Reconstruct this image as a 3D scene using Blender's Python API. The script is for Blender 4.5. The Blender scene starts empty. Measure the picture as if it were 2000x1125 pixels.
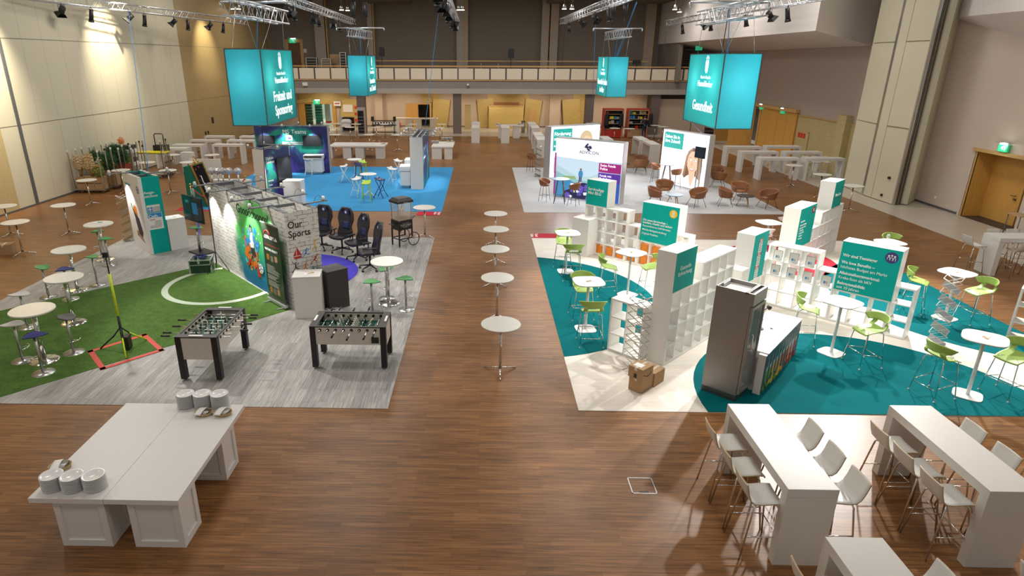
import bpy, math, random
from math import sin, cos, pi, radians, sqrt, atan2
from mathutils import Vector, Matrix
random.seed(7)
SC = bpy.context.scene
COL = SC.collection
# ------------------------------------------------------------------ camera
CAM_H = 5.7
F, CX, CY = 1218.14, 916.56, 562.5
YAW, PITCH, ROLL = radians(-1.135), radians(20.144), radians(-0.193)
_fw = Vector((sin(YAW)*cos(PITCH), cos(YAW)*cos(PITCH), -sin(PITCH)))
_rt = Vector((cos(YAW), -sin(YAW), 0))
_dn = _fw.cross(_rt)
_r2 = _rt*cos(ROLL) + _dn*sin(ROLL)
_d2 = -_rt*sin(ROLL) + _dn*cos(ROLL)
cd = bpy.data.cameras.new('camera'); cam = bpy.data.objects.new('camera', cd); COL.objects.link(cam)
cd.sensor_width = 36; cd.lens = F/2000*36; cd.shift_x = (1000-CX)/2000; cd.clip_end = 300
m = Matrix((( _r2.x, -_d2.x, -_fw.x, 0), (_r2.y, -_d2.y, -_fw.y, 0), (_r2.z, -_d2.z, -_fw.z, CAM_H), (0, 0, 0, 1)))
cam.matrix_world = m
SC.camera = cam
def at(px, py, z=0.0):
    """floor-plan position of a point seen in the photograph at height z"""
    d = _r2*((px-CX)/F) + _d2*((py-CY)/F) + _fw
    t = (z-CAM_H)/d.z
    return d.x*t, d.y*t
# ------------------------------------------------------------------ world, exposure
W = bpy.data.worlds.new('hall'); SC.world = W; W.use_nodes = True
W.node_tree.nodes['Background'].inputs[0].default_value = (1.0, .96, .92, 1)
W.node_tree.nodes['Background'].inputs[1].default_value = 0.26
SC.view_settings.view_transform = 'Standard'; SC.view_settings.look = 'None'
SC.view_settings.gamma = 1; SC.view_settings.use_curve_mapping = False
SC.view_settings.exposure = 0.0
# ------------------------------------------------------------------ hall lights
def light(kind, name, loc, power, col=(1, .95, .88), target=None, size=1.0, angle=60, blend=.5, sy=None, parent=None):
    l = bpy.data.lights.new(name, kind); l.energy = power; l.color = col
    if kind == 'AREA':
        l.size = size
        if sy: l.shape = 'RECTANGLE'; l.size_y = sy
    else: l.shadow_soft_size = size
    if kind == 'SPOT': l.spot_size = radians(angle); l.spot_blend = blend
    o = bpy.data.objects.new(name, l); COL.objects.link(o); o.location = loc
    if target is not None:
        o.rotation_euler = (Vector(target)-Vector(loc)).to_track_quat('-Z', 'Y').to_euler()
    if parent: o.parent = parent
    return o
for ix in range(4):                                    # rows of ceiling luminaires of the hall
    for iy in range(6):
        light('AREA', 'ceiling_lamp', (-14+8.7*ix, 2+9*iy, 10.3), 240*(.5, .85, 1, 1.1, 1.1, 1)[iy], (1, .95, .895), size=2.2)
WH = (1, .97, .92)
# profile spots of the rigs, aimed at the stands
for p, t, e, a in (((1.0, 20, 9.0), (4.6, 14.5, 0), 3600, 46), ((13.5, 21, 9.0), (8.6, 13.5, 0), 6600, 50), ((9.8, 19.6, 9.0), (7.0, 13.5, 0), 4200, 56),
                   ((9.5, 8, 9.2), (6.5, 15, 1), 1500, 48),
                   ((-9.8, 15.2, 9), (-4.6, 13.6, 0), 2000, 50), ((-1, 19, 9), (-6, 14, 0), 500, 50),
                   ((-3, 37, 9), (-5.5, 29.5, 0), 1300, 42), ((-8, 23, 9), (-6, 29, 0), 900, 44),
                   ((4, 37, 9), (6, 29, 0), 1000, 44), ((11, 22, 9), (8, 28, 0), 1000, 44)):
    light('SPOT', 'profile_spot', p, e, WH, t, .2, a, .45)
for y, e in ((23.2, 4200), (32.0, 1900), (43.5, 1000)):                 # wall washers left
    light('SPOT', 'wall_washer', (-16.3, y, 8.75), e, (1, .91, .70), (-18.6, y+.2, 5.9), .06, 72, .9)
for x in (-14, -10.5, -7, -3.2, 0.6, 4.4, 8, 12):                 # lamps under the balcony
    light('SPOT', 'balcony_downlight', (x, 54.5, 3.0), 190, (1, .85, .66), (x, 56.3, 0), .15, 130, .6)
# ------------------------------------------------------------------ materials
MAT = {}
def nt(name):
    mt = bpy.data.materials.new(name); mt.use_nodes = True
    n = mt.node_tree.nodes; return mt, n, mt.node_tree.links, n['Principled BSDF']
def mat(name, col, rough=.5, metal=0, emit=0, noise=.06, scale=12, bump=0, spec=None, alpha=None, trans=0, coat=0):
    if name in MAT: return MAT[name]
    mt, n, l, b = nt(name)
    b.inputs['Roughness'].default_value = rough; b.inputs['Metallic'].default_value = metal
    if spec is not None: b.inputs['Specular IOR Level'].default_value = spec
    if coat: b.inputs['Coat Weight'].default_value = coat
    tc = n.new('ShaderNodeTexCoord'); nz = n.new('ShaderNodeTexNoise'); nz.inputs['Scale'].default_value = scale; nz.inputs['Detail'].default_value = 3
    l.new(tc.outputs['Object'], nz.inputs['Vector'])
    mx = n.new('ShaderNodeMix'); mx.data_type = 'RGBA'
    mx.inputs[6].default_value = tuple(max(0, c*(1-noise)) for c in col[:3])+(1,)
    mx.inputs[7].default_value = tuple(min(1, c*(1+noise)) for c in col[:3])+(1,)
    l.new(nz.outputs['Fac'], mx.inputs[0]); l.new(mx.outputs[2], b.inputs['Base Color'])
    if emit:
        l.new(mx.outputs[2], b.inputs['Emission Color']); b.inputs['Emission Strength'].default_value = emit
    if bump:
        bp = n.new('ShaderNodeBump'); bp.inputs['Strength'].default_value = bump; bp.inputs['Distance'].default_value = .01
        l.new(nz.outputs['Fac'], bp.inputs['Height']); l.new(bp.outputs[0], b.inputs['Normal'])
    if trans: b.inputs['Transmission Weight'].default_value = trans
    if alpha is not None: b.inputs['Alpha'].default_value = alpha
    MAT[name] = mt; return mt
def planks(name, c1, c2, c3, bw, rh, rot=0, rough=.4, bump=.1, off=.5, mortar=.0015, grain=(1, 14), strength=.35, stain=0):
    """boards / strips: brick pattern in object space plus grain stretched along the board"""
    mt, n, l, b = nt(name); MAT[name] = mt
    tc = n.new('ShaderNodeTexCoord'); mp = n.new('ShaderNodeMapping'); mp.inputs['Rotation'].default_value = (0, 0, rot)
    l.new(tc.outputs['Object'], mp.inputs[0])
    br = n.new('ShaderNodeTexBrick'); br.offset = off; br.inputs['Scale'].default_value = 1
    br.inputs['Brick Width'].default_value = bw; br.inputs['Row Height'].default_value = rh
    br.inputs['Mortar Size'].default_value = mortar; br.inputs['Mortar Smooth'].default_value = .3; br.inputs['Bias'].default_value = 0
    br.inputs['Color1'].default_value = c1+(1,); br.inputs['Color2'].default_value = c2+(1,); br.inputs['Mortar'].default_value = c3+(1,)
    l.new(mp.outputs[0], br.inputs['Vector'])
    m2 = n.new('ShaderNodeMapping'); m2.inputs['Scale'].default_value = (grain[0], grain[1], 1); l.new(mp.outputs[0], m2.inputs[0])
    nz = n.new('ShaderNodeTexNoise'); nz.inputs['Scale'].default_value = 2.5; nz.inputs['Detail'].default_value = 6; l.new(m2.outputs[0], nz.inputs['Vector'])
    mr = n.new('ShaderNodeMapRange'); mr.inputs[1].default_value = .3; mr.inputs[2].default_value = .7; mr.inputs[3].default_value = 1-strength; mr.inputs[4].default_value = 1+strength
    l.new(nz.outputs['Fac'], mr.inputs[0])
    mu = n.new('ShaderNodeMix'); mu.data_type = 'RGBA'; mu.blend_type = 'MULTIPLY'; mu.inputs[0].default_value = 1
    l.new(br.outputs['Color'], mu.inputs[6]); l.new(mr.outputs[0], mu.inputs[7])
    out = mu.outputs[2]
    if stain:
        n3 = n.new('ShaderNodeTexNoise'); n3.inputs['Scale'].default_value = .35; n3.inputs['Detail'].default_value = 5; l.new(mp.outputs[0], n3.inputs['Vector'])
        m3 = n.new('ShaderNodeMapRange'); m3.inputs[1].default_value = .3; m3.inputs[2].default_value = .7; m3.inputs[3].default_value = 1-stain; m3.inputs[4].default_value = 1+stain
        l.new(n3.outputs['Fac'], m3.inputs[0])
        m4 = n.new('ShaderNodeMix'); m4.data_type = 'RGBA'; m4.blend_type = 'MULTIPLY'; m4.inputs[0].default_value = 1
        l.new(out, m4.inputs[6]); l.new(m3.outputs[0], m4.inputs[7]); out = m4.outputs[2]
        r2 = n.new('ShaderNodeMapRange'); r2.inputs[3].default_value = rough-.07; r2.inputs[4].default_value = rough+.12
        l.new(n3.outputs['Fac'], r2.inputs[0]); l.new(r2.outputs[0], b.inputs['Roughness'])
    else: b.inputs['Roughness'].default_value = rough
    l.new(out, b.inputs['Base Color'])
    bp = n.new('ShaderNodeBump'); bp.inputs['Strength'].default_value = bump; bp.inputs['Distance'].default_value = .004
    l.new(nz.outputs['Fac'], bp.inputs['Height']); l.new(bp.outputs[0], b.inputs['Normal'])
    return mt
def veneer(name, c, vert=True, strength=.12, rough=.45, sc=3):
    mt, n, l, b = nt(name); MAT[name] = mt; b.inputs['Roughness'].default_value = rough
    tc = n.new('ShaderNodeTexCoord'); mp = n.new('ShaderNodeMapping')
    mp.inputs['Scale'].default_value = (12, 12, .7) if vert else (.8, .8, 14); l.new(tc.outputs['Object'], mp.inputs[0])
    nz = n.new('ShaderNodeTexNoise'); nz.inputs['Scale'].default_value = sc; nz.inputs['Detail'].default_value = 5; l.new(mp.outputs[0], nz.inputs['Vector'])
    cr = n.new('ShaderNodeValToRGB'); cr.color_ramp.elements[0].position = .3; cr.color_ramp.elements[1].position = .7
    cr.color_ramp.elements[0].color = tuple(v*(1-strength) for v in c)+(1,); cr.color_ramp.elements[1].color = tuple(min(1, v*(1+strength)) for v in c)+(1,)
    l.new(nz.outputs['Fac'], cr.inputs[0]); l.new(cr.outputs[0], b.inputs['Base Color']); return mt
planks('parquet', (.190, .083, .027), (.275, .126, .043), (.09, .04, .014), .9, .07, 0, .33, .12, .37, .0012, (.7, 16), .42, .24)
MAT['parquet'].node_tree.nodes['Principled BSDF'].inputs['Specular IOR Level'].default_value = .35
planks('grey_vinyl', (.31, .298, .285), (.43, .415, .395), (.16, .15, .14), 1.2, .15, pi/2, .5, .05, .37, .002, (1, 16), .3)
planks('pale_vinyl', (.78, .71, .62), (.84, .78, .70), (.6, .54, .46), 1.2, .16, 0, .45, .03, .37, .0015, (1, 10), .07)
planks('stone_floor', (.52, .46, .38), (.57, .51, .43), (.3, .27, .23), 1.2, 1.2, 0, .3, .02, 0, .004, (1, 1), .05)
veneer('oak_door', (.62, .33, .075)); veneer('oak_pale', (.56, .40, .13), False, .14); veneer('oak_frame', (.58, .36, .14))
veneer('wood_wall', (.40, .285, .125), True, .07); veneer('wall_light_tone', (.52, .40, .2), True, .06)  # second one carries the near wall's reflection as colour
veneer('ash_wall', (.50, .40, .19), False, .13, .5); veneer('walnut', (.16, .08, .035), True, .2); veneer('rack_oak', (.5, .33, .14), True, .1)
def turf():
    mt, n, l, b = nt('turf'); MAT['turf'] = mt
    tc = n.new('ShaderNodeTexCoord'); nz = n.new('ShaderNodeTexNoise'); nz.inputs['Scale'].default_value = 90; nz.inputs['Detail'].default_value = 2
    l.new(tc.outputs['Object'], nz.inputs['Vector'])
    n2 = n.new('ShaderNodeTexNoise'); n2.inputs['Scale'].default_value = 6; l.new(tc.outputs['Object'], n2.inputs['Vector'])
    ad = n.new('ShaderNodeMath'); ad.operation = 'MULTIPLY_ADD'; ad.inputs[1].default_value = .35; l.new(n2.outputs[0], ad.inputs[0]); l.new(nz.outputs[0], ad.inputs[2])
    cr = n.new('ShaderNodeValToRGB'); cr.color_ramp.elements[0].position = .45; cr.color_ramp.elements[1].position = .95
    cr.color_ramp.elements[0].color = (.025, .075, .006, 1); cr.color_ramp.elements[1].color = (.13, .27, .03, 1)
    l.new(ad.outputs[0], cr.inputs[0]); l.new(cr.outputs[0], b.inputs['Base Color']); b.inputs['Roughness'].default_value = .9
    bp = n.new('ShaderNodeBump'); bp.inputs['Distance'].default_value = .02; l.new(nz.outputs[0], bp.inputs['Height']); l.new(bp.outputs[0], b.inputs['Normal'])
turf()
def brickwall():
    """white painted brick print with black hand drawn joints"""
    mt, n, l, b = nt('brick_print'); MAT['brick_print'] = mt
    tc = n.new('ShaderNodeTexCoord'); sp = n.new('ShaderNodeSeparateXYZ'); l.new(tc.outputs['Object'], sp.inputs[0])
    ad = n.new('ShaderNodeMath'); ad.operation = 'ADD'; l.new(sp.outputs[0], ad.inputs[0]); l.new(sp.outputs[1], ad.inputs[1])
    cb = n.new('ShaderNodeCombineXYZ'); l.new(ad.outputs[0], cb.inputs[0]); l.new(sp.outputs[2], cb.inputs[1])
    nz = n.new('ShaderNodeTexNoise'); nz.inputs['Scale'].default_value = 9; l.new(cb.outputs[0], nz.inputs['Vector'])
    vm = n.new('ShaderNodeVectorMath'); vm.operation = 'MULTIPLY_ADD'; vm.inputs[1].default_value = (.035, .035, 0); l.new(nz.outputs['Color'], vm.inputs[0]); l.new(cb.outputs[0], vm.inputs[2])
    br = n.new('ShaderNodeTexBrick'); br.inputs['Scale'].default_value = 1; br.inputs['Brick Width'].default_value = .26; br.inputs['Row Height'].default_value = .095
    br.inputs['Mortar Size'].default_value = .0055; br.inputs['Mortar Smooth'].default_value = .2
    br.inputs['Color1'].default_value = (.78, .76, .72, 1); br.inputs['Color2'].default_value = (.66, .64, .6, 1); br.inputs['Mortar'].default_value = (.09, .085, .08, 1)
    l.new(vm.outputs[0], br.inputs['Vector']); b.inputs['Roughness'].default_value = .6
    n2 = n.new('ShaderNodeTexNoise'); n2.inputs['Scale'].default_value = 5; l.new(cb.outputs[0], n2.inputs['Vector'])
    mr = n.new('ShaderNodeMapRange'); mr.inputs[1].default_value = .42; mr.inputs[2].default_value = .5; l.new(n2.outputs[0], mr.inputs[0])
    mx = n.new('ShaderNodeMix'); mx.data_type = 'RGBA'; mx.inputs[6].default_value = (.74, .72, .68, 1); l.new(mr.outputs[0], mx.inputs[0]); l.new(br.outputs['Color'], mx.inputs[7])
    l.new(mx.outputs[2], b.inputs['Base Color'])
brickwall()
def galaxy(name, ramp, sc=1.1, emit=0, rough=.4, rot=0):
    """printed graphic: soft clouds of colour with small light dots"""
    mt, n, l, b = nt(name); MAT[name] = mt
    tc = n.new('ShaderNodeTexCoord'); nz = n.new('ShaderNodeTexNoise'); nz.inputs['Scale'].default_value = sc; nz.inputs['Detail'].default_value = 3; nz.inputs['Distortion'].default_value = .6
    l.new(tc.outputs['Object'], nz.inputs['Vector'])
    cr = n.new('ShaderNodeValToRGB'); cr.color_ramp.elements[0].position = ramp[0][0]; cr.color_ramp.elements[0].color = ramp[0][1]+(1,)
    cr.color_ramp.elements[1].position = ramp[-1][0]; cr.color_ramp.elements[1].color = ramp[-1][1]+(1,)
    for p, c in ramp[1:-1]:
        e = cr.color_ramp.elements.new(p); e.color = c+(1,)
    l.new(nz.outputs['Fac'], cr.inputs[0])
    vo = n.new('ShaderNodeTexVoronoi'); vo.inputs['Scale'].default_value = 7; l.new(tc.outputs['Object'], vo.inputs['Vector'])
    mr = n.new('ShaderNodeMapRange'); mr.inputs[1].default_value = .1; mr.inputs[2].default_value = .05; mr.inputs[3].default_value = 0; mr.inputs[4].default_value = .45; l.new(vo.outputs['Distance'], mr.inputs[0])
    mx = n.new('ShaderNodeMix'); mx.data_type = 'RGBA'; mx.inputs[7].default_value = (.1, .7, .65, 1); l.new(mr.outputs[0], mx.inputs[0]); l.new(cr.outputs[0], mx.inputs[6])
    l.new(mx.outputs[2], b.inputs['Base Color']); b.inputs['Roughness'].default_value = rough
    if emit: l.new(mx.outputs[2], b.inputs['Emission Color']); b.inputs['Emission Strength'].default_value = emit
galaxy('galaxy_print', [(.3, (.01, .18, .13)), (.42, (.015, .33, .24)), (.5, (.03, .05, .17)), (.6, (.02, .02, .1)), (.72, (.08, .05, .3))], .9)
galaxy('scarlet_dark', [(.3, (.02, .02, .02)), (.7, (.08, .08, .08))], 3)
def fabric_light(name, col, tr=.75):
    """stretched textile of a light box, lit by lamps inside"""
    mt, n, l, b = nt(name); MAT[name] = mt; n.remove(b)
    tl = n.new('ShaderNodeBsdfTranslucent'); df = n.new('ShaderNodeBsdfDiffuse'); ms = n.new('ShaderNodeMixShader')
    tc = n.new('ShaderNodeTexCoord'); nz = n.new('ShaderNodeTexNoise'); nz.inputs['Scale'].default_value = 200; l.new(tc.outputs['Object'], nz.inputs['Vector'])
    mx = n.new('ShaderNodeMix'); mx.data_type = 'RGBA'; mx.inputs[6].default_value = tuple(c*.96 for c in col)+(1,); mx.inputs[7].default_value = tuple(min(1, c*1.04) for c in col)+(1,); l.new(nz.outputs[0], mx.inputs[0])
    l.new(mx.outputs[2], tl.inputs[0]); l.new(mx.outputs[2], df.inputs[0]); ms.inputs[0].default_value = tr
    l.new(df.outputs[0], ms.inputs[1]); l.new(tl.outputs[0], ms.inputs[2]); l.new(ms.outputs[0], n['Material Output'].inputs[0])
fabric_light('banner_cyan', (.10, .60, .70)); fabric_light('banner_teal', (.085, .56, .54))
mat('white_lam', (.80, .78, .75), .35, noise=.02, coat=0); mat('white_shelf', (.87, .86, .82), .35, noise=.02)
mat('portal_white', (.74, .72, .68), .4, noise=.02); mat('portal_grey', (.64, .61, .56), .4, noise=.02)
mat('table_white', (.80, .78, .71), .25, noise=.02); mat('table_edge', (.30, .22, .12), .5)
mat('chrome', (.78, .77, .75), .14, 1, noise=.02); mat('steel', (.55, .55, .54), .32, 1, noise=.05); mat('frame_grey', (.17, .18, .19), .45, .4); mat('alu', (.66, .68, .72), .3, .85, noise=.05)
mat('brushed', (.30, .285, .27), .38, .45, noise=.06, scale=3); mat('dark_steel', (.16, .15, .14), .35, .8)
mat('black', (.015, .015, .016), .45); mat('black_gloss', (.012, .012, .015), .12); mat('black_leather', (.022, .02, .026), .38, noise=.2)
mat('anthracite', (.05, .045, .045), .5); mat('charcoal_seat', (.11, .105, .10), .55)
mat('shell', (.72, .71, .66), .4, noise=.02); mat('ply', (.48, .33, .16), .5); mat('lime', (.36, .52, .115), .4, noise=.03); mat('lime_hi', (.42, .62, .05), .4)
mat('green_seat', (.10, .36, .12), .5); mat('blue_seat', (.045, .05, .22), .5); mat('navy', (.02, .03, .12), .4); mat('grey_seat', (.62, .60, .57), .5)
mat('white_plastic', (.82, .82, .80), .35); mat('porcelain', (.80, .80, .79), .16, noise=.01)
mat('cognac', (.27, .105, .038), .45, noise=.18, scale=6); mat('blue_table', (.17, .26, .36), .4); mat('dark_table', (.045, .038, .035), .5)
mat('teal', (.0, .36, .30), .5, noise=.02); mat('teal_sign', (.0, .40, .345), .6, noise=.02, spec=.2); mat('teal_carpet', (.0, .135, .15), .95, noise=.14, scale=2.5, bump=.1, spec=.1)
mat('teal_lit', (.0, .42, .37), .5, emit=.55, noise=.02)
mat('blue_carpet', (.05, .28, .56), .95, spec=.1, noise=.05, scale=2); mat('light_carpet', (.50, .50, .505), .95, noise=.1, scale=1.6); mat('violet_carpet', (.055, .04, .46), .95)
mat('red_carpet', (.52, .008, .03), .9); mat('line_white', (.55, .62, .50), .8, noise=.15, scale=40)
mat('cream_panel', (.62, .57, .42), .6, noise=.03, scale=.6); mat('beige_wall', (.58, .49, .415), .8, noise=.02, scale=1); mat('taupe', (.44, .375, .32), .8, noise=.03, scale=1)
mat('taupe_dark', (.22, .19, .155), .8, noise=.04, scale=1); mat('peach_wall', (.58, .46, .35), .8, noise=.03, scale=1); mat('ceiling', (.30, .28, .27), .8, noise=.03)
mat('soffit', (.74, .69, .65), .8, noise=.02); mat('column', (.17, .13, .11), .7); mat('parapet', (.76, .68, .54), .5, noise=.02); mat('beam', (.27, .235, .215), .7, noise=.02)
mat('beam_lip', (.42, .39, .34), .6); mat('joint', (.20, .17, .11), .7); mat('panel_seam', (.47, .42, .30), .7); mat('seal', (.10, .10, .105), .5); mat('backstage', (.50, .56, .46), .6)
mat('cardboard', (.42, .26, .125), .75, noise=.06); mat('tape', (.68, .58, .45), .3); mat('yellow_plastic', (.85, .72, .02), .5); mat('red_metal', (.50, .03, .02), .45)
mat('gold', (.62, .38, .10), .25, .9); mat('red_rope', (.5, .01, .015), .7); mat('red_tape', (.62, .055, .03), .5, noise=.2, scale=20); mat('neon_yellow', (.62, .80, .03), .5, noise=.1)
mat('green_case', (.02, .06, .03), .4); mat('green_card', (.0, .17, .12), .6); mat('paper', (.85, .84, .8), .6); mat('ink', (.02, .02, .02), .6); mat('ink_white', (.86, .88, .86), .5, noise=0)
mat('screen', (.02, .022, .026), .15, noise=.1); mat('field', (.01, .085, .06), .4, noise=.05); mat('cream_player', (.76, .70, .56), .4); mat('foos_white', (.70, .66, .58), .45)
mat('frame_white', (.83, .82, .79), .4); mat('orange', (.85, .26, .02), .4, emit=.15); mat('basket', (.50, .38, .2), .7, noise=.2, scale=60)
mat('pampas', (.58, .42, .235), .9, noise=.25, scale=8); mat('leaf', (.035, .12, .04), .7, noise=.3, scale=8); mat('leaf_light', (.2, .3, .05), .7, noise=.2); mat('orange_flower', (.8, .26, .04), .6); mat('white_flower', (.75, .7, .72), .7)
mat('terracotta', (.42, .06, .025), .5); mat('cloth_black', (.012, .013, .018), .8, noise=.3, bump=.3); mat('skin', (.50, .30, .2), .5); mat('hair', (.04, .025, .015), .7)
mat('exit_green', (.02, .45, .2), .4, emit=.7); mat('lamp_white', (1, .95, .85), .4, emit=6); mat('lamp_tube', (1, 1, .93), .4, emit=12)
mat('sky_light', (.86, .90, .96), .5, emit=.95, noise=.02); mat('sticker_red', (.6, .03, .02), .5); mat('gold_disc', (.9, .55, .03), .5); mat('violet_disc', (.05, .04, .2), .5); mat('red_disc', (.33, .015, .02), .5)
mat('lb_frame', (.55, .53, .53), .35, .5)
def lit(name, col, e=.8): return mat(name, col, .5, emit=e, noise=.02, scale=2)
def glass():
    for nm, col, al in (('glass', (.8, .9, .88), .16), ('plastic_film', (.85, .85, .88), .35), ('jar_glass', (.85, .87, .85), .3)):
        mt, n, l, b = nt(nm); MAT[nm] = mt; n.remove(b)
        tr = n.new('ShaderNodeBsdfTransparent'); gl = n.new('ShaderNodeBsdfGlossy'); df = n.new('ShaderNodeBsdfDiffuse')
        gl.inputs['Roughness'].default_value = .08; df.inputs[0].default_value = col+(1,)
        m1 = n.new('ShaderNodeMixShader'); m1.inputs[0].default_value = .5; l.new(gl.outputs[0], m1.inputs[1]); l.new(df.outputs[0], m1.inputs[2])
        m2 = n.new('ShaderNodeMixShader'); m2.inputs[0].default_value = al; l.new(tr.outputs[0], m2.inputs[1]); l.new(m1.outputs[0], m2.inputs[2]); l.new(m2.outputs[0], n['Material Output'].inputs[0])
glass()
# ------------------------------------------------------------------ mesh helpers
class MB:
    def __init__(s): s.v = []; s.f = []; s.m = []; s.s = []
    def add(s, vs, fs, mi=0, smooth=False):
        k = len(s.v); s.v += [tuple(v) for v in vs]
        for f in fs: s.f.append(tuple(i+k for i in f)); s.m.append(mi); s.s.append(smooth)
        return s
    def box(s, x0, x1, y0, y1, z0, z1, mi=0):
        vs = [(x, y, z) for z in (z0, z1) for y in (y0, y1) for x in (x0, x1)]
        return s.add(vs, [(0, 2, 3, 1), (4, 5, 7, 6), (0, 1, 5, 4), (2, 6, 7, 3), (0, 4, 6, 2), (1, 3, 7, 5)], mi)
    def obox(s, c, sz, rz=0, mi=0, M=None):
        k = len(s.v); a, b, d = sz[0]/2, sz[1]/2, sz[2]/2; s.box(-a, a, -b, b, -d, d, mi)
        R = M or Matrix.Rotation(rz, 3, 'Z')
        for i in range(k, len(s.v)): s.v[i] = tuple(R @ Vector(s.v[i]) + Vector(c))
        return s
    def tube(s, pts, r, n=8, mi=0, closed=False, r2=None, cap=True):
        P = [Vector(p) for p in pts]; N = len(P); k = len(s.v); up = None; rings = []
        for i, p in enumerate(P):
            if closed: t = P[(i+1) % N]-P[i-1]
            else: t = P[min(i+1, N-1)]-P[max(i-1, 0)]
            t.normalize()
            if up is None: up = t.orthogonal().normalized()
            else:
                up = up - t*up.dot(t)
                up = up.normalized() if up.length > 1e-6 else t.orthogonal().normalized()
            w = t.cross(up); rr = r if r2 is None else r+(r2-r)*i/(N-1)
            rings.append([p+(up*cos(2*pi*j/n)+w*sin(2*pi*j/n))*rr for j in range(n)])
        vs = [v for rg in rings for v in rg]; fs = []
        for i in range(N if closed else N-1):
            a = i*n; b = ((i+1) % N)*n
            for j in range(n): fs.append((a+j, a+(j+1) % n, b+(j+1) % n, b+j))
        s.add(vs, fs, mi, True)
        if cap and not closed:
            s.f.append(tuple(k+j for j in reversed(range(n)))); s.m.append(mi); s.s.append(False)
            s.f.append(tuple(k+(N-1)*n+j for j in range(n))); s.m.append(mi); s.s.append(False)
        return s
    def lathe(s, prof, n=24, c=(0, 0), mi=0, smooth=True, sx=1, sy=1):
        vs = []; fs = []; N = len(prof)
        for r, z in prof: vs += [(c[0]+sx*r*cos(2*pi*j/n), c[1]+sy*r*sin(2*pi*j/n), z) for j in range(n)]
        for i in range(N-1):
            for j in range(n): fs.append((i*n+j, i*n+(j+1) % n, (i+1)*n+(j+1) % n, (i+1)*n+j))
        s.add(vs, fs, mi, smooth); k = len(s.v)-len(vs)
        if prof[0][0] > 1e-5: s.f.append(tuple(k+j for j in reversed(range(n)))); s.m.append(mi); s.s.append(False)
        if prof[-1][0] > 1e-5: s.f.append(tuple(k+(N-1)*n+j for j in range(n))); s.m.append(mi); s.s.append(False)
        return s
    def cyl(s, x, y, z0, z1, r, n=20, mi=0, r2=None):
        r2 = r if r2 is None else r2
        k = len(s.v); vs = [(x+r*cos(2*pi*j/n), y+r*sin(2*pi*j/n), z0) for j in range(n)]+[(x+r2*cos(2*pi*j/n), y+r2*sin(2*pi*j/n), z1) for j in range(n)]
        s.add(vs, [(j, (j+1) % n, n+(j+1) % n, n+j) for j in range(n)], mi, True)
        s.f.append(tuple(k+j for j in reversed(range(n)))); s.m.append(mi); s.s.append(False)
        s.f.append(tuple(k+n+j for j in range(n))); s.m.append(mi); s.s.append(False)
        return s
    def prism(s, poly, z0, z1, mi=0):
        n = len(poly); a = sum(poly[i][0]*poly[(i+1) % n][1]-poly[(i+1) % n][0]*poly[i][1] for i in range(n))
        if a < 0: poly = poly[::-1]
        vs = [(x, y, z0) for x, y in poly]+[(x, y, z1) for x, y in poly]
        return s.add(vs, [tuple(reversed(range(n))), tuple(range(n, 2*n))]+[(j, (j+1) % n, n+(j+1) % n, n+j) for j in range(n)], mi)
    def vprism(s, poly, y0, y1, mi=0):
        """outline in (x,z), extruded along y"""
        n = len(poly); a = sum(poly[i][0]*poly[(i+1) % n][1]-poly[(i+1) % n][0]*poly[i][1] for i in range(n))
        if a < 0: poly = poly[::-1]
        vs = [(x, y0, z) for x, z in poly]+[(x, y1, z) for x, z in poly]
        return s.add(vs, [tuple(range(n)), tuple(reversed(range(n, 2*n)))]+[(j, n+j, n+(j+1) % n, (j+1) % n) for j in range(n)], mi)
    def shell(s, fn, nu, nv, th, mi=0, hole=None, rim=None):
        """thin curved shell from fn(u,v)->Vector with thickness"""
        P = [[Vector(fn(i/nu, j/nv)) for j in range(nv+1)] for i in range(nu+1)]; vs = []; 
        def nrm(i, j):
            a = P[min(i+1, nu)][j]-P[max(i-1, 0)][j]; b = P[i][min(j+1, nv)]-P[i][max(j-1, 0)]
            c = a.cross(b); return c.normalized() if c.length > 1e-9 else Vector((0, 0, 1))
        for sg in (.5, -.5):
            for i in range(nu+1):
                for j in range(nv+1): vs.append(P[i][j]+nrm(i, j)*th*sg)
        K = (nu+1)*(nv+1); fs = []; rf = []; ix = lambda i, j: i*(nv+1)+j
        ok = lambda i, j: 0 <= i < nu and 0 <= j < nv and not (hole and hole((i+.5)/nu, (j+.5)/nv))
        for i in range(nu):
            for j in range(nv):
                if not ok(i, j): continue
                a, b, c, d = ix(i, j), ix(i+1, j), ix(i+1, j+1), ix(i, j+1)
                fs += [(a, b, c, d), (K+d, K+c, K+b, K+a)]
                if not ok(i-1, j): rf.append((a, d, K+d, K+a))
                if not ok(i+1, j): rf.append((b, K+b, K+c, c))
                if not ok(i, j-1): rf.append((a, K+a, K+b, b))
                if not ok(i, j+1): rf.append((d, c, K+c, K+d))
        k = len(s.v); s.add(vs, fs, mi, True)
        for f in rf: s.f.append(tuple(q+k for q in f)); s.m.append(mi if rim is None else rim); s.s.append(rim is None)
        return s
    def ball(s, c, r, n=12, mi=0, sc=(1, 1, 1)):
        prof = [(max(1e-6, r*sin(pi*i/8)), -r*cos(pi*i/8)) for i in range(9)]; k = len(s.v)
        s.lathe(prof, n, (0, 0), mi)
        for i in range(k, len(s.v)): v = s.v[i]; s.v[i] = (c[0]+v[0]*sc[0], c[1]+v[1]*sc[1], c[2]+v[2]*sc[2])
        return s
    def turn(s, k, R, o=(0, 0, 0)):
        for i in range(k, len(s.v)): s.v[i] = tuple(R @ Vector(s.v[i]) + Vector(o))
        return s
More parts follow.
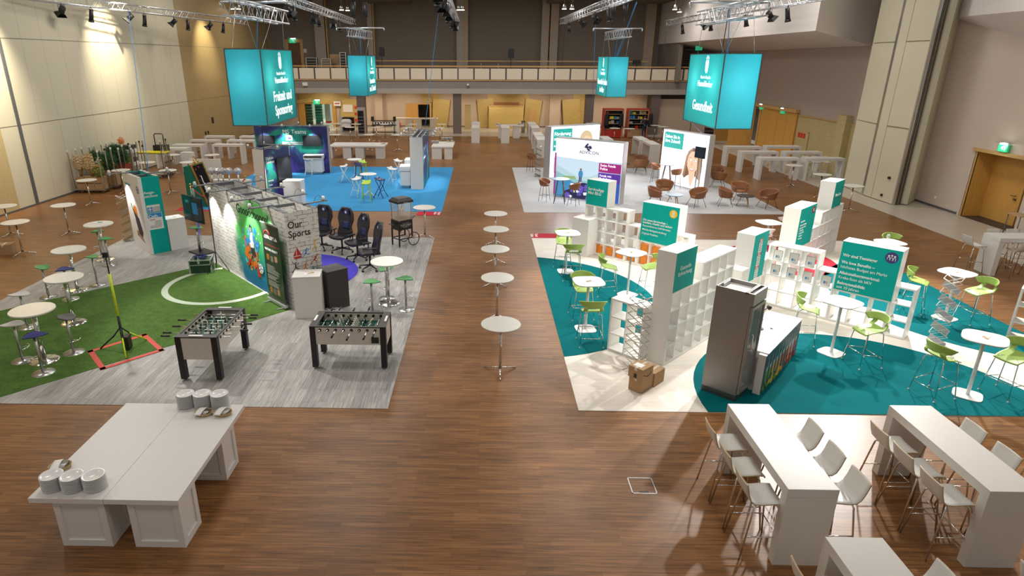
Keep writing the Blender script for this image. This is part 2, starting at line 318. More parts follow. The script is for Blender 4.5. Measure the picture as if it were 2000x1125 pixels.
    def build(s, name, mats, parent=None, bevel=0, sub=0, loc=None):
        me = bpy.data.meshes.new(name); me.from_pydata(s.v, [], s.f)
        if not isinstance(mats, (list, tuple)): mats = [mats]
        for q in mats: me.materials.append(MAT[q] if isinstance(q, str) else q)
        me.polygons.foreach_set('material_index', s.m); me.polygons.foreach_set('use_smooth', s.s); me.update()
        o = bpy.data.objects.new(name, me); COL.objects.link(o)
        if parent: o.parent = parent
        if loc: o.location = loc
        if bevel:
            b = o.modifiers.new('Bevel', 'BEVEL'); b.width = bevel; b.segments = 2; b.limit_method = 'ANGLE'; b.angle_limit = radians(50)
        if sub:
            b = o.modifiers.new('Sub', 'SUBSURF'); b.levels = sub; b.render_levels = sub
        return o
def struct(name, mb, mats, **k):
    o = mb.build(name, mats, **k); o['kind'] = 'structure'; return o
def tag(o, label, cat, group=None, kind=None):
    o['label'] = label; o['category'] = cat
    if group: o['group'] = group
    if kind: o['kind'] = kind
    return o
def thing(name, label, cat, loc=(0, 0, 0), rz=0, group=None):
    o = bpy.data.objects.new(name, None); COL.objects.link(o); o.empty_display_size = .1
    o.location = loc if len(loc) == 3 else (loc[0], loc[1], 0); o.rotation_euler = (0, 0, rz)
    return tag(o, label, cat, group)
KIDS = {}
def copy_tree(o, parent=None):
    c = o.copy(); COL.objects.link(c); c.parent = parent
    for ch in list(o.children): copy_tree(ch, c)
    return c
def dup(o, label, loc, rz=0, group=None):
    c = copy_tree(o); c['label'] = label; c.location = loc if len(loc) == 3 else (loc[0], loc[1], 0); c.rotation_euler = (0, 0, rz)
    if group: c['group'] = group
    return c
def place(proto, n, label, loc, rz=0, group=None):
    """first call uses the prototype itself, later calls copy it"""
    loc = loc if len(loc) == 3 else (loc[0], loc[1], FLZ(loc[0], loc[1]))
    if n == 0:
        proto['label'] = label; proto.location = loc; proto.rotation_euler = (0, 0, rz)
        if group: proto['group'] = group
        return proto
    return dup(proto, label, loc, rz, group)
def FLZ(x, y):
    if -12 < x < -1.59 and (9.4 < y < 20.46 or 24.3 < y < 35.1): return .01
    if 1.7 < x < 12.1 and (9.43 < y < 21.1 or 24.3 < y < 35.2): return .01
    return 0
def text(s, size, parent, loc, rz=0, m_='ink_white', bold=0.0, align='LEFT', name='lettering', sx=1.0, th=.002, spacing=1, rx=pi/2, line=.95):
    cu = bpy.data.curves.new(name, 'FONT'); cu.body = s; cu.size = size; cu.extrude = th; cu.offset = bold*size; cu.align_x = align; cu.space_line = line; cu.space_character = spacing
    cu.resolution_u = 3
    t = bpy.data.objects.new(name, cu); COL.objects.link(t)
    dg = bpy.context.evaluated_depsgraph_get(); me = bpy.data.meshes.new_from_object(t.evaluated_get(dg)); bpy.data.objects.remove(t)
    me.materials.clear(); me.materials.append(MAT[m_])
    R = Matrix.Rotation(rz, 4, 'Z') @ Matrix.Rotation(rx, 4, 'X') @ Matrix.Diagonal((sx, 1, 1, 1))
    me.transform(Matrix.Translation(loc) @ R)
    o = bpy.data.objects.new(name, me); COL.objects.link(o); o.parent = parent
    return o
# ------------------------------------------------------------------ the setting
def ray(px, py): return _r2*((px-CX)/F) + _d2*((py-CY)/F) + _fw
def onx(px, py, x):
    d = ray(px, py); t = x/d.x; return d.y*t, CAM_H+d.z*t
def ony(px, py, y):
    d = ray(px, py); t = y/d.y; return d.x*t, CAM_H+d.z*t
XL, XR, YB, ZC = -18.35, 18.75, 57.5, 10.6
struct('floor', MB().box(XL, 16.1, -2, 50.2, -.2, 0), 'parquet')
struct('floor_stone_border', MB().box(16.1, 19.6, -2, 66, -.2, 0).box(XL, 16.1, 50.2, 66, -.2, 0), 'stone_floor')
struct('ceiling', MB().box(XL-.3, 20.5, -2, 70, ZC, ZC+.3), 'ceiling')
# left wall: cream partition panels, steel seal, veneered far end, light difference painted on the near part
yj = 25.0; yw = 40.0
struct('wall_left', MB().box(XL-.3, XL, yj, yw, 0, ZC).box(XL-.3, XL, yj-1.0, yj, 0, ZC), 'cream_panel')
struct('wall_left_near', MB().box(XL-.3, XL, -2, yj-1.0, 0, ZC), 'wall_light_tone')  # grained paler colour paints in a reflection along the near wall
struct('wall_left_far', MB().box(XL-.3, XL, yw, 66, 0, ZC), 'wood_wall')
mb = MB(); mb.box(XL, XL+.05, yj-.07, yj+.07, 0, ZC)
struct('trim_1', mb, 'seal')
mb = MB()
for px_, py_ in ((0, 74), (0, 250)):
    z = onx(px_, py_, XL)[1]; mb.box(XL, XL+.006, -2, YB, z-.012, z+.012)
struct('trim_2', mb, 'joint'); mb = MB()
for i in range(12): mb.box(XL, XL+.002, 26.25+1.25*i-.008, 26.25+1.25*i+.008, 0, ZC)
struct('trim_11', mb, 'panel_seam')
struct('baseboard_left', MB().box(XL, XL+.03, -2, YB, 0, .07), 'seal')
mb = MB()
mb.box(XL, XL+.03, 43.2, 43.5, 1.55, 1.95); mb.box(XL, XL+.03, 41.9, 42.05, .95, 1.15); mb.box(XL, XL+.03, 42.3, 42.45, .95, 1.15)
tag(mb.build('wall_socket_panel', 'black'), 'small dark socket boxes on the veneered far end of the left wall', 'socket')
# right wall
struct('wall_right', MB().box(XR, XR+.3, -2, 21.75, 0, ZC).box(XR, XR+.3, 24.35, 28.5, 0, ZC).box(XR, XR+.3, 21.75, 24.35, 2.5, ZC), 'beige_wall')
struct('wall_right_far', MB().box(XR+.15, XR+.4, 28.5, 66, 2.6, ZC), 'taupe')
zt = 2.62
mb = MB().box(XR+.12, XR+.4, 28.5, 38.9, 0, zt).box(XR+.02, XR+.3, 33.3, 34.1, zt, 3.0).box(XR-.22, XR+.2, 33.2, 34.0, 0, 3.05)
struct('wall_right_wainscot', mb, 'ash_wall')
struct('trim_3', MB().box(XR+.05, XR+.4, 28.5, 38.9, zt, zt+.05), 'oak_frame')
mb = MB()
for i in range(4): mb.box(XR+.03+.03*0, XR+.35, 38.95+1.25*i, 40.17+1.25*i, .02, 2.75)
struct('door_1', mb, 'oak_door'); struct('trim_4', MB().box(XR-.12, XR+.35, 38.85, 50.5, 2.75, 2.95).box(XR-.02, XR+.3, 43.95, 44.15, 0, 2.75), 'oak_frame')
struct('wall_right_lobby', MB().box(XR+1.8, XR+2, 38, 66, 0, 4), 'taupe_dark')
a = MB(); a.obox((17.95, 44.9, 1.35), (1.6, .06, 2.7), radians(-8)); struct('door_2', a, 'oak_door')
a = MB(); a.obox((18.1, 48.2, 1.35), (1.5, .06, 2.7), radians(2)); struct('door_3', a, 'oak_door')
mb = MB(); mb.box(XR-.015, XR+.02, 24.55, 27.3, .0, .09); struct('baseboard_right', mb, 'seal')
# door niche near, with double door
mb = MB()
mb.box(XR, XR+.75, 24.3, 24.42, 0, 2.52); mb.box(XR, XR+.75, 21.0, 21.1, 0, 2.52); mb.box(XR+.72, XR+.8, 21.1, 24.3, 0, 2.52)
struct('door_4', mb, 'oak_door')
d4 = bpy.data.objects['door_4']
MB().box(XR+.705, XR+.72, 22.62, 22.66, .02, 2.45).build('door_gap', 'walnut', d4)
hb = MB(); hb.tube([(XR+.72, 22.9, 1.08), (XR+.64, 22.9, 1.08), (XR+.64, 23.06, 1.08)], .014); hb.box(XR+.66, XR+.72, 22.86, 22.94, .92, .98); hb.tube([(XR+.72, 22.45, 1.08), (XR+.64, 22.45, 1.08), (XR+.64, 22.36, 1.08)], .016); hb.build('door_handle', 'dark_steel', d4)
struct('trim_5', MB().box(XR-.1, XR+.8, 20.9, 24.5, 2.5, 2.62).box(XR-.03, XR+.03, 24.3, 24.36, 0, 2.5), 'oak_frame')
struct('floor_door_mat', MB().box(XR-.0, XR+.75, 21.1, 24.3, 0, .012), 'dark_table')
tag(MB().box(XR-.015, XR+.01, 25.85, 25.95, .35, .45).build('wall_socket', 'white_plastic'), 'small white wall socket low on the beige right wall', 'socket')
# folding partition stacked in front of the right wall
def wallstrip(pts, z0, z1, th=.09):
    mb = MB()
    for (xa, ya), (xb, yb) in zip(pts, pts[1:]):
        L = sqrt((xb-xa)**2+(yb-ya)**2); mb.obox(((xa+xb)/2, (ya+yb)/2, (z0+z1)/2), (L, th, z1-z0), atan2(yb-ya, xb-xa))
    return mb
fp = thing('folding_partition', 'tall cream acoustic partition panels parked beside the right wall', 'partition', (17.3, 28, 0))
def loc_(mb, o):
    for i, v in enumerate(mb.v): mb.v[i] = (v[0]-o.location.x, v[1]-o.location.y, v[2]-o.location.z)
    return mb
P0, P1, P2, P3, P4 = (17.5, 30.4), (17.22, 27.6), (17.3, 26.25), (17.68, 26.35), (18.62, 27.3)
loc_(wallstrip([P0, (17.25, 28.35)], .03, ZC-.02), fp).build('panel', 'cream_panel', fp)
loc_(wallstrip([(17.24, 28.25), (17.23, 27.63)], .03, ZC-.02), fp).build('panel', 'cream_panel', fp)
loc_(wallstrip([(17.23, 27.6), (17.3, 26.27)], .03, ZC-.02), fp).build('panel', 'cream_panel', fp)
loc_(wallstrip([P3, P4], .03, ZC-.02, .5), fp).build('panel', 'cream_panel', fp)
loc_(MB().box(17.19, 17.25, 28.22, 28.38, 0, ZC-.02), fp).build('seal_strip', 'steel', fp)
for i in range(4):
    loc_(MB().box(17.30+.09*i, 17.35+.09*i, 26.16+.03*i, 26.9, 0, ZC-.02), fp).build('edge_profile', ('steel', 'dark_steel', 'joint', 'dark_steel')[i], fp)
zz = (onx(1700, 84, 17.3)[1], onx(1700, 239, 17.3)[1])
for z in zz:
    for a_, b_ in (((17.44, 30.3), (17.19, 28.35)), ((17.165, 27.6), (17.24, 26.3))):
        q = wallstrip([a_, b_], z-.012, z+.012, .02); loc_(q, fp).build('panel_joint', 'joint', fp)
loc_(MB().box(17.16, 17.26, 26.66, 26.76, 1.0, 1.1), fp).build('lock', 'black', fp)
loc_(MB().box(17.17, 17.27, 26.9, 27.0, .22, .32), fp).build('lock', 'black', fp)
# gallery soffits on the right
sx, sy = at(1593, 60, 6.95)
w1 = onx(1703.6, 89, XR+.12); w2 = onx(1417, 102.5, XR+.12)
so_v = [(sx, YB, 6.95), (sx, sy, 6.95), (XR+.12, w1[0], w1[1]), (XR+.12, YB, w2[1]), (sx, YB, ZC), (sx, sy, ZC), (XR+.12, w1[0], ZC), (XR+.12, YB, ZC)]
struct('ceiling_soffit', MB().add(so_v, [(0, 3, 2, 1), (4, 5, 6, 7), (0, 1, 5, 4), (1, 2, 6, 5), (2, 3, 7, 6), (3, 0, 4, 7)]), 'soffit')
bx, by = at(2100, 11.5, 7.05)
c1 = onx(1858.4, 34.5, XR); c2 = onx(2100, 104, XR)
vs = [(XR, c1[0], c1[1]), (bx, by, 7.05), (XR, c2[0], c2[1]), (XR, c1[0], ZC), (bx, by, ZC), (XR, c2[0], ZC)]
struct('ceiling_stair_soffit', MB().add(vs, [(0, 1, 2), (0, 3, 4, 1), (1, 4, 5, 2), (3, 5, 4), (0, 2, 5, 3)]), 'soffit')
# back wall, upper
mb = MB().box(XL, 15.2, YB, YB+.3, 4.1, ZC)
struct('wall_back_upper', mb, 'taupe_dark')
mb = MB()
for x0, x1 in ((618, 638), (720, 730), (892, 914), (1056, 1070), (1074, 1088), (1256, 1272)):
    a, b = ony(x0, 100, YB-.35)[0], ony(x1, 100, YB-.35)[0]; mb.box(a, b, YB-.5, YB+.1, 4.1, ZC-.02)
struct('wall_back_pilasters', mb, 'taupe')
mb = MB()
for x in (640, 731, 908, 1073, 1258, 1272):
    a = ony(x, 100, YB-.4)[0]; mb.box(a, a+.09, YB-.55, YB-.02, 4.1, ZC-.02)
struct('trim_6', mb, 'oak_frame')
mb = MB()
for a, b in ((700, 800), (1072, 1120), (1235, 1320)):
    x0, x1 = ony(a, 10, 55)[0], ony(b, 10, 55)[0]; mb.box(x0, x1, 48, 57, ZC-.55, ZC)
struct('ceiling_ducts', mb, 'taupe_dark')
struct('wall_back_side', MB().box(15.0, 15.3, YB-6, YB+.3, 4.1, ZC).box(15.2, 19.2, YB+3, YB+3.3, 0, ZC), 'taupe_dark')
xa = ony(563, 85, YB-.05)[0]; xb = ony(586, 85, YB-.05)[0]
struct('door_5', MB().box(xa, xb, YB-.08, YB, 4.1, 7.0), 'walnut')
struct('trim_7', MB().box(xa-.3, xa, YB-.12, YB, 4.1, 7.25).box(xb, xb+.25, YB-.12, YB, 4.1, 7.25).box(xa, xb, YB-.12, YB, 7.0, 7.25), 'oak_frame')
# balcony: slab, beam, parapet
BY = 52.0; bx0 = XL; bx1 = XR
struct('balcony_floor', MB().box(bx0, bx1, BY, YB, 3.75, 4.1), 'beam')
struct('balcony_beam', MB().box(bx0, bx1, BY-.05, BY+.35, 3.5, 4.12), 'beam')
struct('trim_8', MB().box(bx0, bx1, BY-.25, BY+.6, 3.12, 3.5), 'beam_lip')
struct('ceiling_under_balcony', MB().box(bx0, bx1, BY+.6, YB+.2, 3.2, 3.3), 'soffit')
struct('trim_9', MB().box(bx0, bx1, BY-.12, BY+.12, 4.1, 4.17).box(bx0, bx1, BY-.1, BY+.1, 5.12, 5.2), 'oak_frame')
xs = [ony(x, 145, BY)[0] for x in (925.7, 1271.5)]; step = (xs[1]-xs[0])/11
bal = thing('balcony_railing', 'row of cream infill panels and dark posts under an oak handrail on the balcony', 'railing', (0, BY, 4.17))
x0 = ony(925.7, 145, BY)[0]
for i in range(-12, 19):
    xa = x0+step*i
    if xa < bx0+.5 or xa+step > bx1: continue
    MB().box(xa+.06, xa+step-.06, -.03, .03, .03, .84).build('infill_panel', 'parapet', bal)
    MB().box(xa-.022, xa+.022, -.04, .04, 0, .95).build('post', 'dark_steel', bal)
rail2 = thing('inner_railing', 'thin oak handrail on slim posts at the back of the balcony', 'railing', (0, 54.6, 4.1))
m2 = MB().box(-9, 13.5, -.03, .03, 1.42, 1.5).box(-12, 13.5, -.03, .03, 1.05, 1.11); m2.build('handrail', 'oak_frame', rail2)
for i in range(18): MB().box(-9+1.3*i, -8.96+1.3*i, -.02, .02, 0, 1.45).build('post', 'dark_steel', rail2)
# lower back wall and its openings
def xw(px_): return ony(px_, 225, YB)[0]
o1a, o1b, o2a, o2b = xw(597), xw(650), xw(817), xw(840)
mb = MB(); z1 = ony(620, 203, YB)[1]
mb.box(XL, o1a, YB, YB+.25, 0, 4).box(o1b, o2a, YB, YB+.25, 0, 4).box(o2b, 15.2, YB, YB+.25, 0, 4).box(o1a, o1b, YB, YB+.25, z1, 4).box(o2a, o2b, YB, YB+.25, z1, 4)
struct('wall_back', mb, 'peach_wall')
struct('baseboard_back', MB().box(o1b, o2a-1.2, YB-.03, YB, 0, .1).box(o2b, 15.2, YB-.03, YB, 0, .1), 'column')
struct('trim_10', MB().box(xw(585), o1a, YB-.15, YB+.3, 0, z1+.15).box(o1b, xw(657), YB-.15, YB+.3, 0, z1+.15).box(o1a, o1b, YB-.15, YB+.3, z1, z1+.15).box(xw(839.5), xw(843), YB-.12, YB, 0, z1).box(xw(793), xw(843), YB-.1, YB, z1, z1+.08), 'oak_door')
struct('door_6', MB().box(xw(793.5), o2a, YB-.1, YB-.02, .02, z1), 'oak_door')
struct('wall_backstage', MB().box(o1a-3, o1b+2.5, 66, 66.2, 0, 4).box(o1a-3.2, o1a-3, YB, 66, 0, 4).box(o1b+2.5, o1b+2.7, YB, 66, 0, 4), 'backstage')
struct('ceiling_backstage', MB().box(o1a-3, o1b+2.5, YB+.25, 66, 3.9, 4), 'backstage')
light('AREA', 'backstage_lamp', ((o1a+o1b)/2, 62, 3.8), 300, (.85, 1, .92), size=3)
struct('wall_backroom', MB().box(o2a-1, o2b+1, 60, 60.2, 0, 4).box(o2a-1.2, o2a-1, YB+.25, 60, 0, 4).box(o2b+1, o2b+1.2, YB+.25, 60, 0, 4), 'column')
for cx_ in (707, 893, 1149.5, 1277):
    x = ony(cx_, 225, BY+.25)[0]; struct('column', MB().box(x-.33, x+.33, BY-.05, BY+.55, 0, 3.2), 'column')
for a, b in ((735, 743), (1072, 1086), (1243, 1252)):
    struct('wall_back_pier', MB().box(xw(a), xw(b)+.3, YB-.5, YB, 0, 3.2), 'peach_wall')
# timber acoustic panels leaning out of the back wall
def leanpanel(pts, y, label, th=.12, m_='oak_pale'):
    poly = [ony(px_, py_, y) for px_, py_ in pts]; poly = [(x, max(z, .02)) for x, z in poly]
    o = MB().vprism(poly, y, y+th).build('acoustic_panel', m_); tag(o, label, 'wall panel', 'timber acoustic panels on the back wall'); return o
leanpanel([(845.5, 191.7), (879.6, 196), (873.4, 252), (844, 252)], YB-.32, 'tilted timber panel right of the half open oak door, beside a brown column')
leanpanel([(824.6, 182), (858.9, 182), (858.9, 199.8), (824.6, 199.8)], YB-.14, 'small upright timber panel above the half open oak door')
leanpanel([(931.6, 195.2), (965.7, 191.1), (965.7, 250), (936.4, 250)], YB-.32, 'tilted timber panel left of the bar counter on the back wall')
leanpanel([(1026.9, 192.1), (1059.5, 196.4), (1050.8, 250), (1022, 250)], YB-.32, 'tilted timber panel with a small hatch right of the bar counter')
leanpanel([(952, 182), (1033.6, 182), (1033.6, 206), (952, 206)], YB-.14, 'wide timber panel high above the bar counter')
leanpanel([(1097.9, 195.2), (1132.7, 192.1), (1134.4, 250), (1100.8, 250)], YB-.32, 'tilted timber panel between the second column and the small hanging banner')
leanpanel([(1119.5, 182), (1154.3, 182), (1153.5, 250), (1119.5, 250)], YB-.14, 'upright timber panel behind the tilted one near the small right banner')
leanpanel([(666.4, 190.5), (701.3, 195.5), (696, 252), (666, 252)], YB-.32, 'tilted timber panel carrying the notice board at the lit doorway')
leanpanel([(583.6, 182), (680.7, 182), (680.7, 201), (583.6, 201)], YB-.14, 'wide timber panel above the lit doorway to the store room')
leanpanel([(576, 196), (610, 190.5), (612, 199.8), (576, 202)], YB-.32, 'slanted timber strip over the left jamb of the lit doorway')
# ------------------------------------------------------------------ floor coverings of the stands
def cov(name, poly, z0, z1, m_, label, cat='carpet'): return tag(MB().prism(poly, z0, z1).build(name, m_), label, cat)
def circ(cx, cy, r, n=64): return [(cx+r*cos(2*pi*i/n), cy+r*sin(2*pi*i/n)) for i in range(n)]
def clip(poly, x0, x1, y0, y1):
    def cl(p, f, t):
        out = []
        for i in range(len(p)):
            a, b = p[i-1], p[i]; fa, fb = f(a), f(b)
            if (fa >= 0) != (fb >= 0): k = fa/(fa-fb); out.append((a[0]+(b[0]-a[0])*k, a[1]+(b[1]-a[1])*k))
            if fb >= 0: out.append(b)
        return out
    for f in (lambda q: q[0]-x0, lambda q: x1-q[0], lambda q: q[1]-y0, lambda q: y1-q[1]): poly = cl(poly, f, 0)
    return poly
cov('vinyl_floor', [(-12, 9.4), (-1.59, 9.4), (-1.59, 20.46), (-12, 20.46)], 0, .008, 'grey_vinyl', 'grey wood look vinyl flooring under the football stand', 'floor covering')
cov('artificial_turf', [(-4.56, 13.9), (-7.86, 17.45), (-12, 13.05), (-12, 9.4), (-8.75, 9.4)], .008, .016, 'turf', 'bright green artificial turf in front of the football wall')
mb = MB(); a = circ(-6.9, 15.6, 1.52); b = circ(-6.9, 15.6, 1.36); nn = len(a)
for i in range(nn):
    j = (i+1) % nn
    if (a[i][0]*.736+a[i][1]*.677) < 6.02: mb.prism([a[i], a[j], b[j], b[i]], .016, .019)
tag(mb.build('pitch_circle', 'line_white'), 'white painted circle line on the green artificial turf', 'line marking')
cov('round_carpet', [q for q in circ(-5.35, 16.6, 1.85, 120) if q[0]*.736+q[1]*.677 > 6.98], .008, .014, 'violet_carpet', 'violet blue round carpet behind the football wall by the gaming chairs')
cov('carpet', [(-12, 24.3), (-1.59, 24.3), (-1.59, 35.1), (-12, 35.1)], 0, .01, 'blue_carpet', 'bright blue carpet of the rear left stand')
def mat_text(o, s, x, y, rz): text(s, .16, o, (x, y, .013), rz, 'ink_white', .02, th=.001, rx=0)
o = cov('floor_mat', [(-2.53, 23.67), (-1.6, 23.67), (-1.6, 24.28), (-2.53, 24.28)], 0, .01, 'red_carpet', 'small red mat with white lettering at the corner of the blue carpet')
mat_text(o, 'Freizeit\nKultur', -1.72, 24.2, -pi/2)
cov('carpet', [(1.68, 24.28), (12.05, 24.28), (12.05, 35.2), (1.68, 35.2)], 0, .01, 'light_carpet', 'pale grey carpet of the rear right stand with lounge chairs')
cov('vinyl_floor', [(1.71, 9.43), (12.1, 9.43), (12.1, 20.5), (1.71, 20.5)], 0, .008, 'pale_vinyl', 'pale wood look vinyl flooring under the shelf stand', 'floor covering')
o = cov('floor_mat', [(1.72, 20.5), (3.3, 20.5), (3.3, 21.1), (1.72, 21.1)], 0, .01, 'red_carpet', 'long red mat with white lettering at the far edge of the shelf stand')
mat_text(o, 'Kunst\nKultur', 1.85, 21.03, -pi/2)
cov('teal_carpet', clip(circ(.9, 14.9, 3.5), 1.71, 12.1, 9.43, 20.5), .008, .014, 'teal_carpet', 'teal carpet arc under the green chairs left of the shelves')
cov('teal_carpet', clip(circ(7, 9.72, 3.08), 1.71, 12.1, 9.43, 20.5), .008, .014, 'teal_carpet', 'large teal half round carpet under the steel fridge and counter')
cov('teal_carpet', clip(circ(12.9, 14.9, 3.78), 1.71, 12.1, 9.43, 20.5), .008, .014, 'teal_carpet', 'teal carpet arc at the right hand edge of the shelf stand')
cov('round_carpet', circ(9.0, 18.3, 1.62), .008, .014, 'red_carpet', 'round red carpet behind the tall sign tower with three red stickers')
cov('kerb_strip', [(1.71, 20.5), (1.71, 20.46), (12.1, 20.46), (12.1, 20.5)], .008, .012, 'lb_frame', 'thin edging strip along the far side of the pale vinyl')
# floor socket hatch
h = thing('floor_hatch', 'square floor socket hatch with steel rim in the brown parquet', 'hatch', at(1254, 948.5)+(0,))
hs = .17
mb = MB()
for a, b in (((-hs, -hs), (hs, -hs)), ((hs, -hs), (hs, hs)), ((hs, hs), (-hs, hs)), ((-hs, hs), (-hs, -hs))):
    mb.box(min(a[0], b[0])-.007, max(a[0], b[0])+.007, min(a[1], b[1])-.007, max(a[1], b[1])+.007, 0, .004)
mb.build('rim', 'steel', h); MB().box(-.07, .06, -hs+.02, -hs+.05, 0, .005).build('pull_handle', 'black', h)
# red tape square on the turf
tq = [at(177, 687.5), at(282, 655.5), at(315, 685), at(201, 721)]
mb = MB()
for i in range(4):
    a, b = Vector(tq[i]), Vector(tq[(i+1) % 4]); d = (b-a).normalized()*.05; nrm = Vector((-d.y, d.x))
    mb.prism([tuple(a-d-nrm), tuple(b+d-nrm), tuple(b+d+nrm), tuple(a-d+nrm)], .016, .019)
tag(mb.build('tape_square', 'red_tape'), 'square of red barrier tape stuck on the turf around the tripod', 'tape')
# ------------------------------------------------------------------ white portal (bridge) tables
def portal(L, D, label, cat='high table', H_=1.1, t=.13, top=.12, m_='portal_white'):
    r = thing('bridge_table', label, cat)
    MB().box(0, L, 0, D, H_-top, H_).build('tabletop', m_, r, bevel=.004)
    for x in (0, L-t): MB().box(x, x+t, 0, D, 0, H_-top-.002).build('side_panel', m_, r, bevel=.004)
    return r
GA = 'white bridge tables in the left rear corner'; GB = 'white bridge tables along the right wall'; GC = 'white bridge tables beside the central aisle'
pL = portal(1.72, .6, '')
lefts = [(-17.5, 39.75, 'rearmost white bridge table standing by the left veneer wall'), (-17.55, 37.7, 'white bridge table second from the rear in the row along the left wall'),
         (-17.6, 35.6, 'white bridge table third from the rear in the row along the left wall'), (-17.85, 34.1, 'nearest white bridge table at the left wall beside the plant trolleys'),
         (-15.3, 39.8, 'rearmost white bridge table of the inner left row, half hidden by a stand'), (-15.32, 37.75, 'middle white bridge table of the inner left row behind the blue stand'),
         (-15.38, 35.75, 'front white bridge table of the inner left row left of the blue stand')]
for i, (x, y, lb) in enumerate(lefts): place(pL, i, lb, (x, y, 0), 0, GA)
pR = portal(1.95, .62, '')
rights = [(13.85, 36.15, 'rearmost white bridge table of the aisle side row by the right wall'), (13.9, 34.1, 'middle white bridge table of the aisle side row by the right wall'),
          (13.95, 31.82, 'front white bridge table of the aisle side row by the right wall'), (16.2, 36.4, 'rearmost white bridge table right before the ash wainscot'),
          (16.22, 34.1, 'middle white bridge table of the wall side row before the ash wainscot')]
for i, (x, y, lb) in enumerate(rights): place(pR, i, lb, (x, y, 0), 0, GB)
dup(pR, 'white bridge table with white stools behind it beside the folding partition', (16.22, 31.83, 0), 0, GB)
x_, y_ = at(1955, 465.6, 1.1)
big = portal(2.2, .62, 'large white bridge table with stools at the right edge near the oak door', t=.14); big.location = (x_, y_, 0)
pC = portal(1.95, .6, '')
ais = [(-.2, 46.0, 'front white bridge table left in the back aisle, seen end on'), (-.2, 48.6, 'white bridge table hidden behind the left one in the back aisle'),
       (1.95, 46.0, 'white bridge table in the middle of the back aisle, seen end on'), (4.13, 46.0, 'front white bridge table right in the back aisle, seen end on'),
       (4.1, 48.7, 'white bridge table behind the right one in the back aisle'), (3.97, 41.3, 'rear white bridge table left of the backlit woman with glasses wall'),
       (3.95, 38.9, 'front white bridge table left of the backlit wall by the literature rack'), (10.25, 39.2, 'rear white bridge table between the two backlit walls'),
       (10.33, 36.95, 'front white bridge table between the two backlit walls'), (8.05, 39.2, 'white bridge table just behind the backlit landscape wall'), (6.4, 46.2, 'white bridge table far back beside the third brown column')]
for i, (x, y, lb) in enumerate(ais): place(pC, i, lb, (x, y, 0), pi/2, GC)
# near tables with stools
pN = portal(1.89, .585, '', t=.13, m_='portal_grey'); GN = 'white bridge tables with stools in the right foreground'
near = [(4.12, 5.97, 'nearest complete white bridge table in the foreground, three stools on each side'), (6.41, 5.99, 'second white bridge table in the foreground, right of the first'),
        (4.15, 3.33, 'white bridge table cut off by the bottom edge of the photo'), (8.68, 6.0, 'white bridge table at the right edge of the foreground, mostly out of view')]
for i, (x, y, lb) in enumerate(near): place(pN, i, lb, (x, y, 0), pi/2, GN)
o = MB().box(0, 1.5, 0, .06, 0, 1.1).build('white_partition', 'portal_white'); o.location = (-14.25, 30.4, 0); tag(o, 'low white panel leaning behind the wrapped stools', 'partition')
pl = thing('white_plinth', 'narrow white plinth standing left of the gold framed mirror', 'plinth', (-15.97, 33.1, 0)); MB().box(-.0, .6, 0, .35, 0, .98).build('body', 'white_lam', pl, bevel=.004); MB().box(0, .6, 0, .35, .98, 1.02).build('top', 'white_lam', pl)
# ------------------------------------------------------------------ white shell stools
def shell_stool():
    r = thing('bar_stool', '', 'bar stool')
    def f(u, v):                      # u along side profile, v across
        x = (v-.5)*.40
        pr = [(-.20, .765), (-.19, .79), (-.10, .795), (.05, .78), (.15, .785), (.20, .83), (.235, .92), (.26, 1.02), (.27, 1.06)]
        k = u*(len(pr)-1); i = min(int(k), len(pr)-2); q = k-i
        y = pr[i][0]*(1-q)+pr[i+1][0]*q; z = pr[i][1]*(1-q)+pr[i+1][1]*q
        w = 1-.10*max(0, u-.5)*2*(abs(v-.5)*2)**4*0
        return (x*w, y+.02*(1-(2*v-1)**2)*max(0, u-.55)*2, z-.015*(1-(2*v-1)**2)*(u < .6))
    MB().shell(f, 16, 6, .014, rim=1).build('seat_shell', ['shell', 'ply'], r)
    for sx in (-1, 1):
        for sy in (-1, 1):
            MB().tube([(sx*.13, sy*.10, .755), (sx*.17, sy*.13, .75), (sx*.185, sy*.145, .72), (sx*.245, sy*.24, 0)], .011, 8).build('leg', 'chrome', r)
    zf = .30; w = .225; d = .205
    MB().tube([(-w, -d, zf), (w, -d, zf)], .008, 6).build('footrest', 'chrome', r)
    MB().tube([(-w+.012, -d, zf+.03), (-w+.012, d, zf+.03)], .008, 6).build('stretcher', 'chrome', r)
    MB().tube([(w-.012, -d, zf+.03), (w-.012, d, zf+.03)], .008, 6).build('stretcher', 'chrome', r)
    return r
st = shell_stool(); n = 0; G = 'white shell bar stools at the foreground tables'
rows = [(3.40, (7.36, 6.82, 6.28), pi/2, 'left of the first foreground bridge table'), (4.30, (7.40, 6.86, 6.32), -pi/2, 'right of the first foreground bridge table'),
        (5.66, (7.36, 6.85, 6.32), pi/2, 'left of the second foreground bridge table'), (6.48, (7.45, 6.88, 6.32), -pi/2, 'right of the second foreground bridge table')]
pos = ('farthest', 'middle', 'nearest')
for x, ys, rz, wd in rows:
    for k, y in enumerate(ys):
        place(st, n, f'{pos[k]} white shell bar stool {wd}', (x, y, 0), rz, G); n += 1
for x, y, rz, lb in ((3.40, 4.80, pi/2, 'white shell stool left of the bridge table at the bottom edge, only its back showing'), (4.30, 4.80, -pi/2, 'white shell stool right of the bridge table at the bottom edge, only its back showing'),
                     (7.92, 7.35, pi/2, 'white shell stool at the right edge of the foreground, left of the cut off table'), (7.9, 6.82, pi/2, 'second white shell stool at the right edge of the foreground'), (5.66, 4.8, pi/2, 'white shell stool peeking in at the bottom right corner')):
    dup(st, lb, (x, y, 0), rz, G)
bx_, by_ = x_, y_
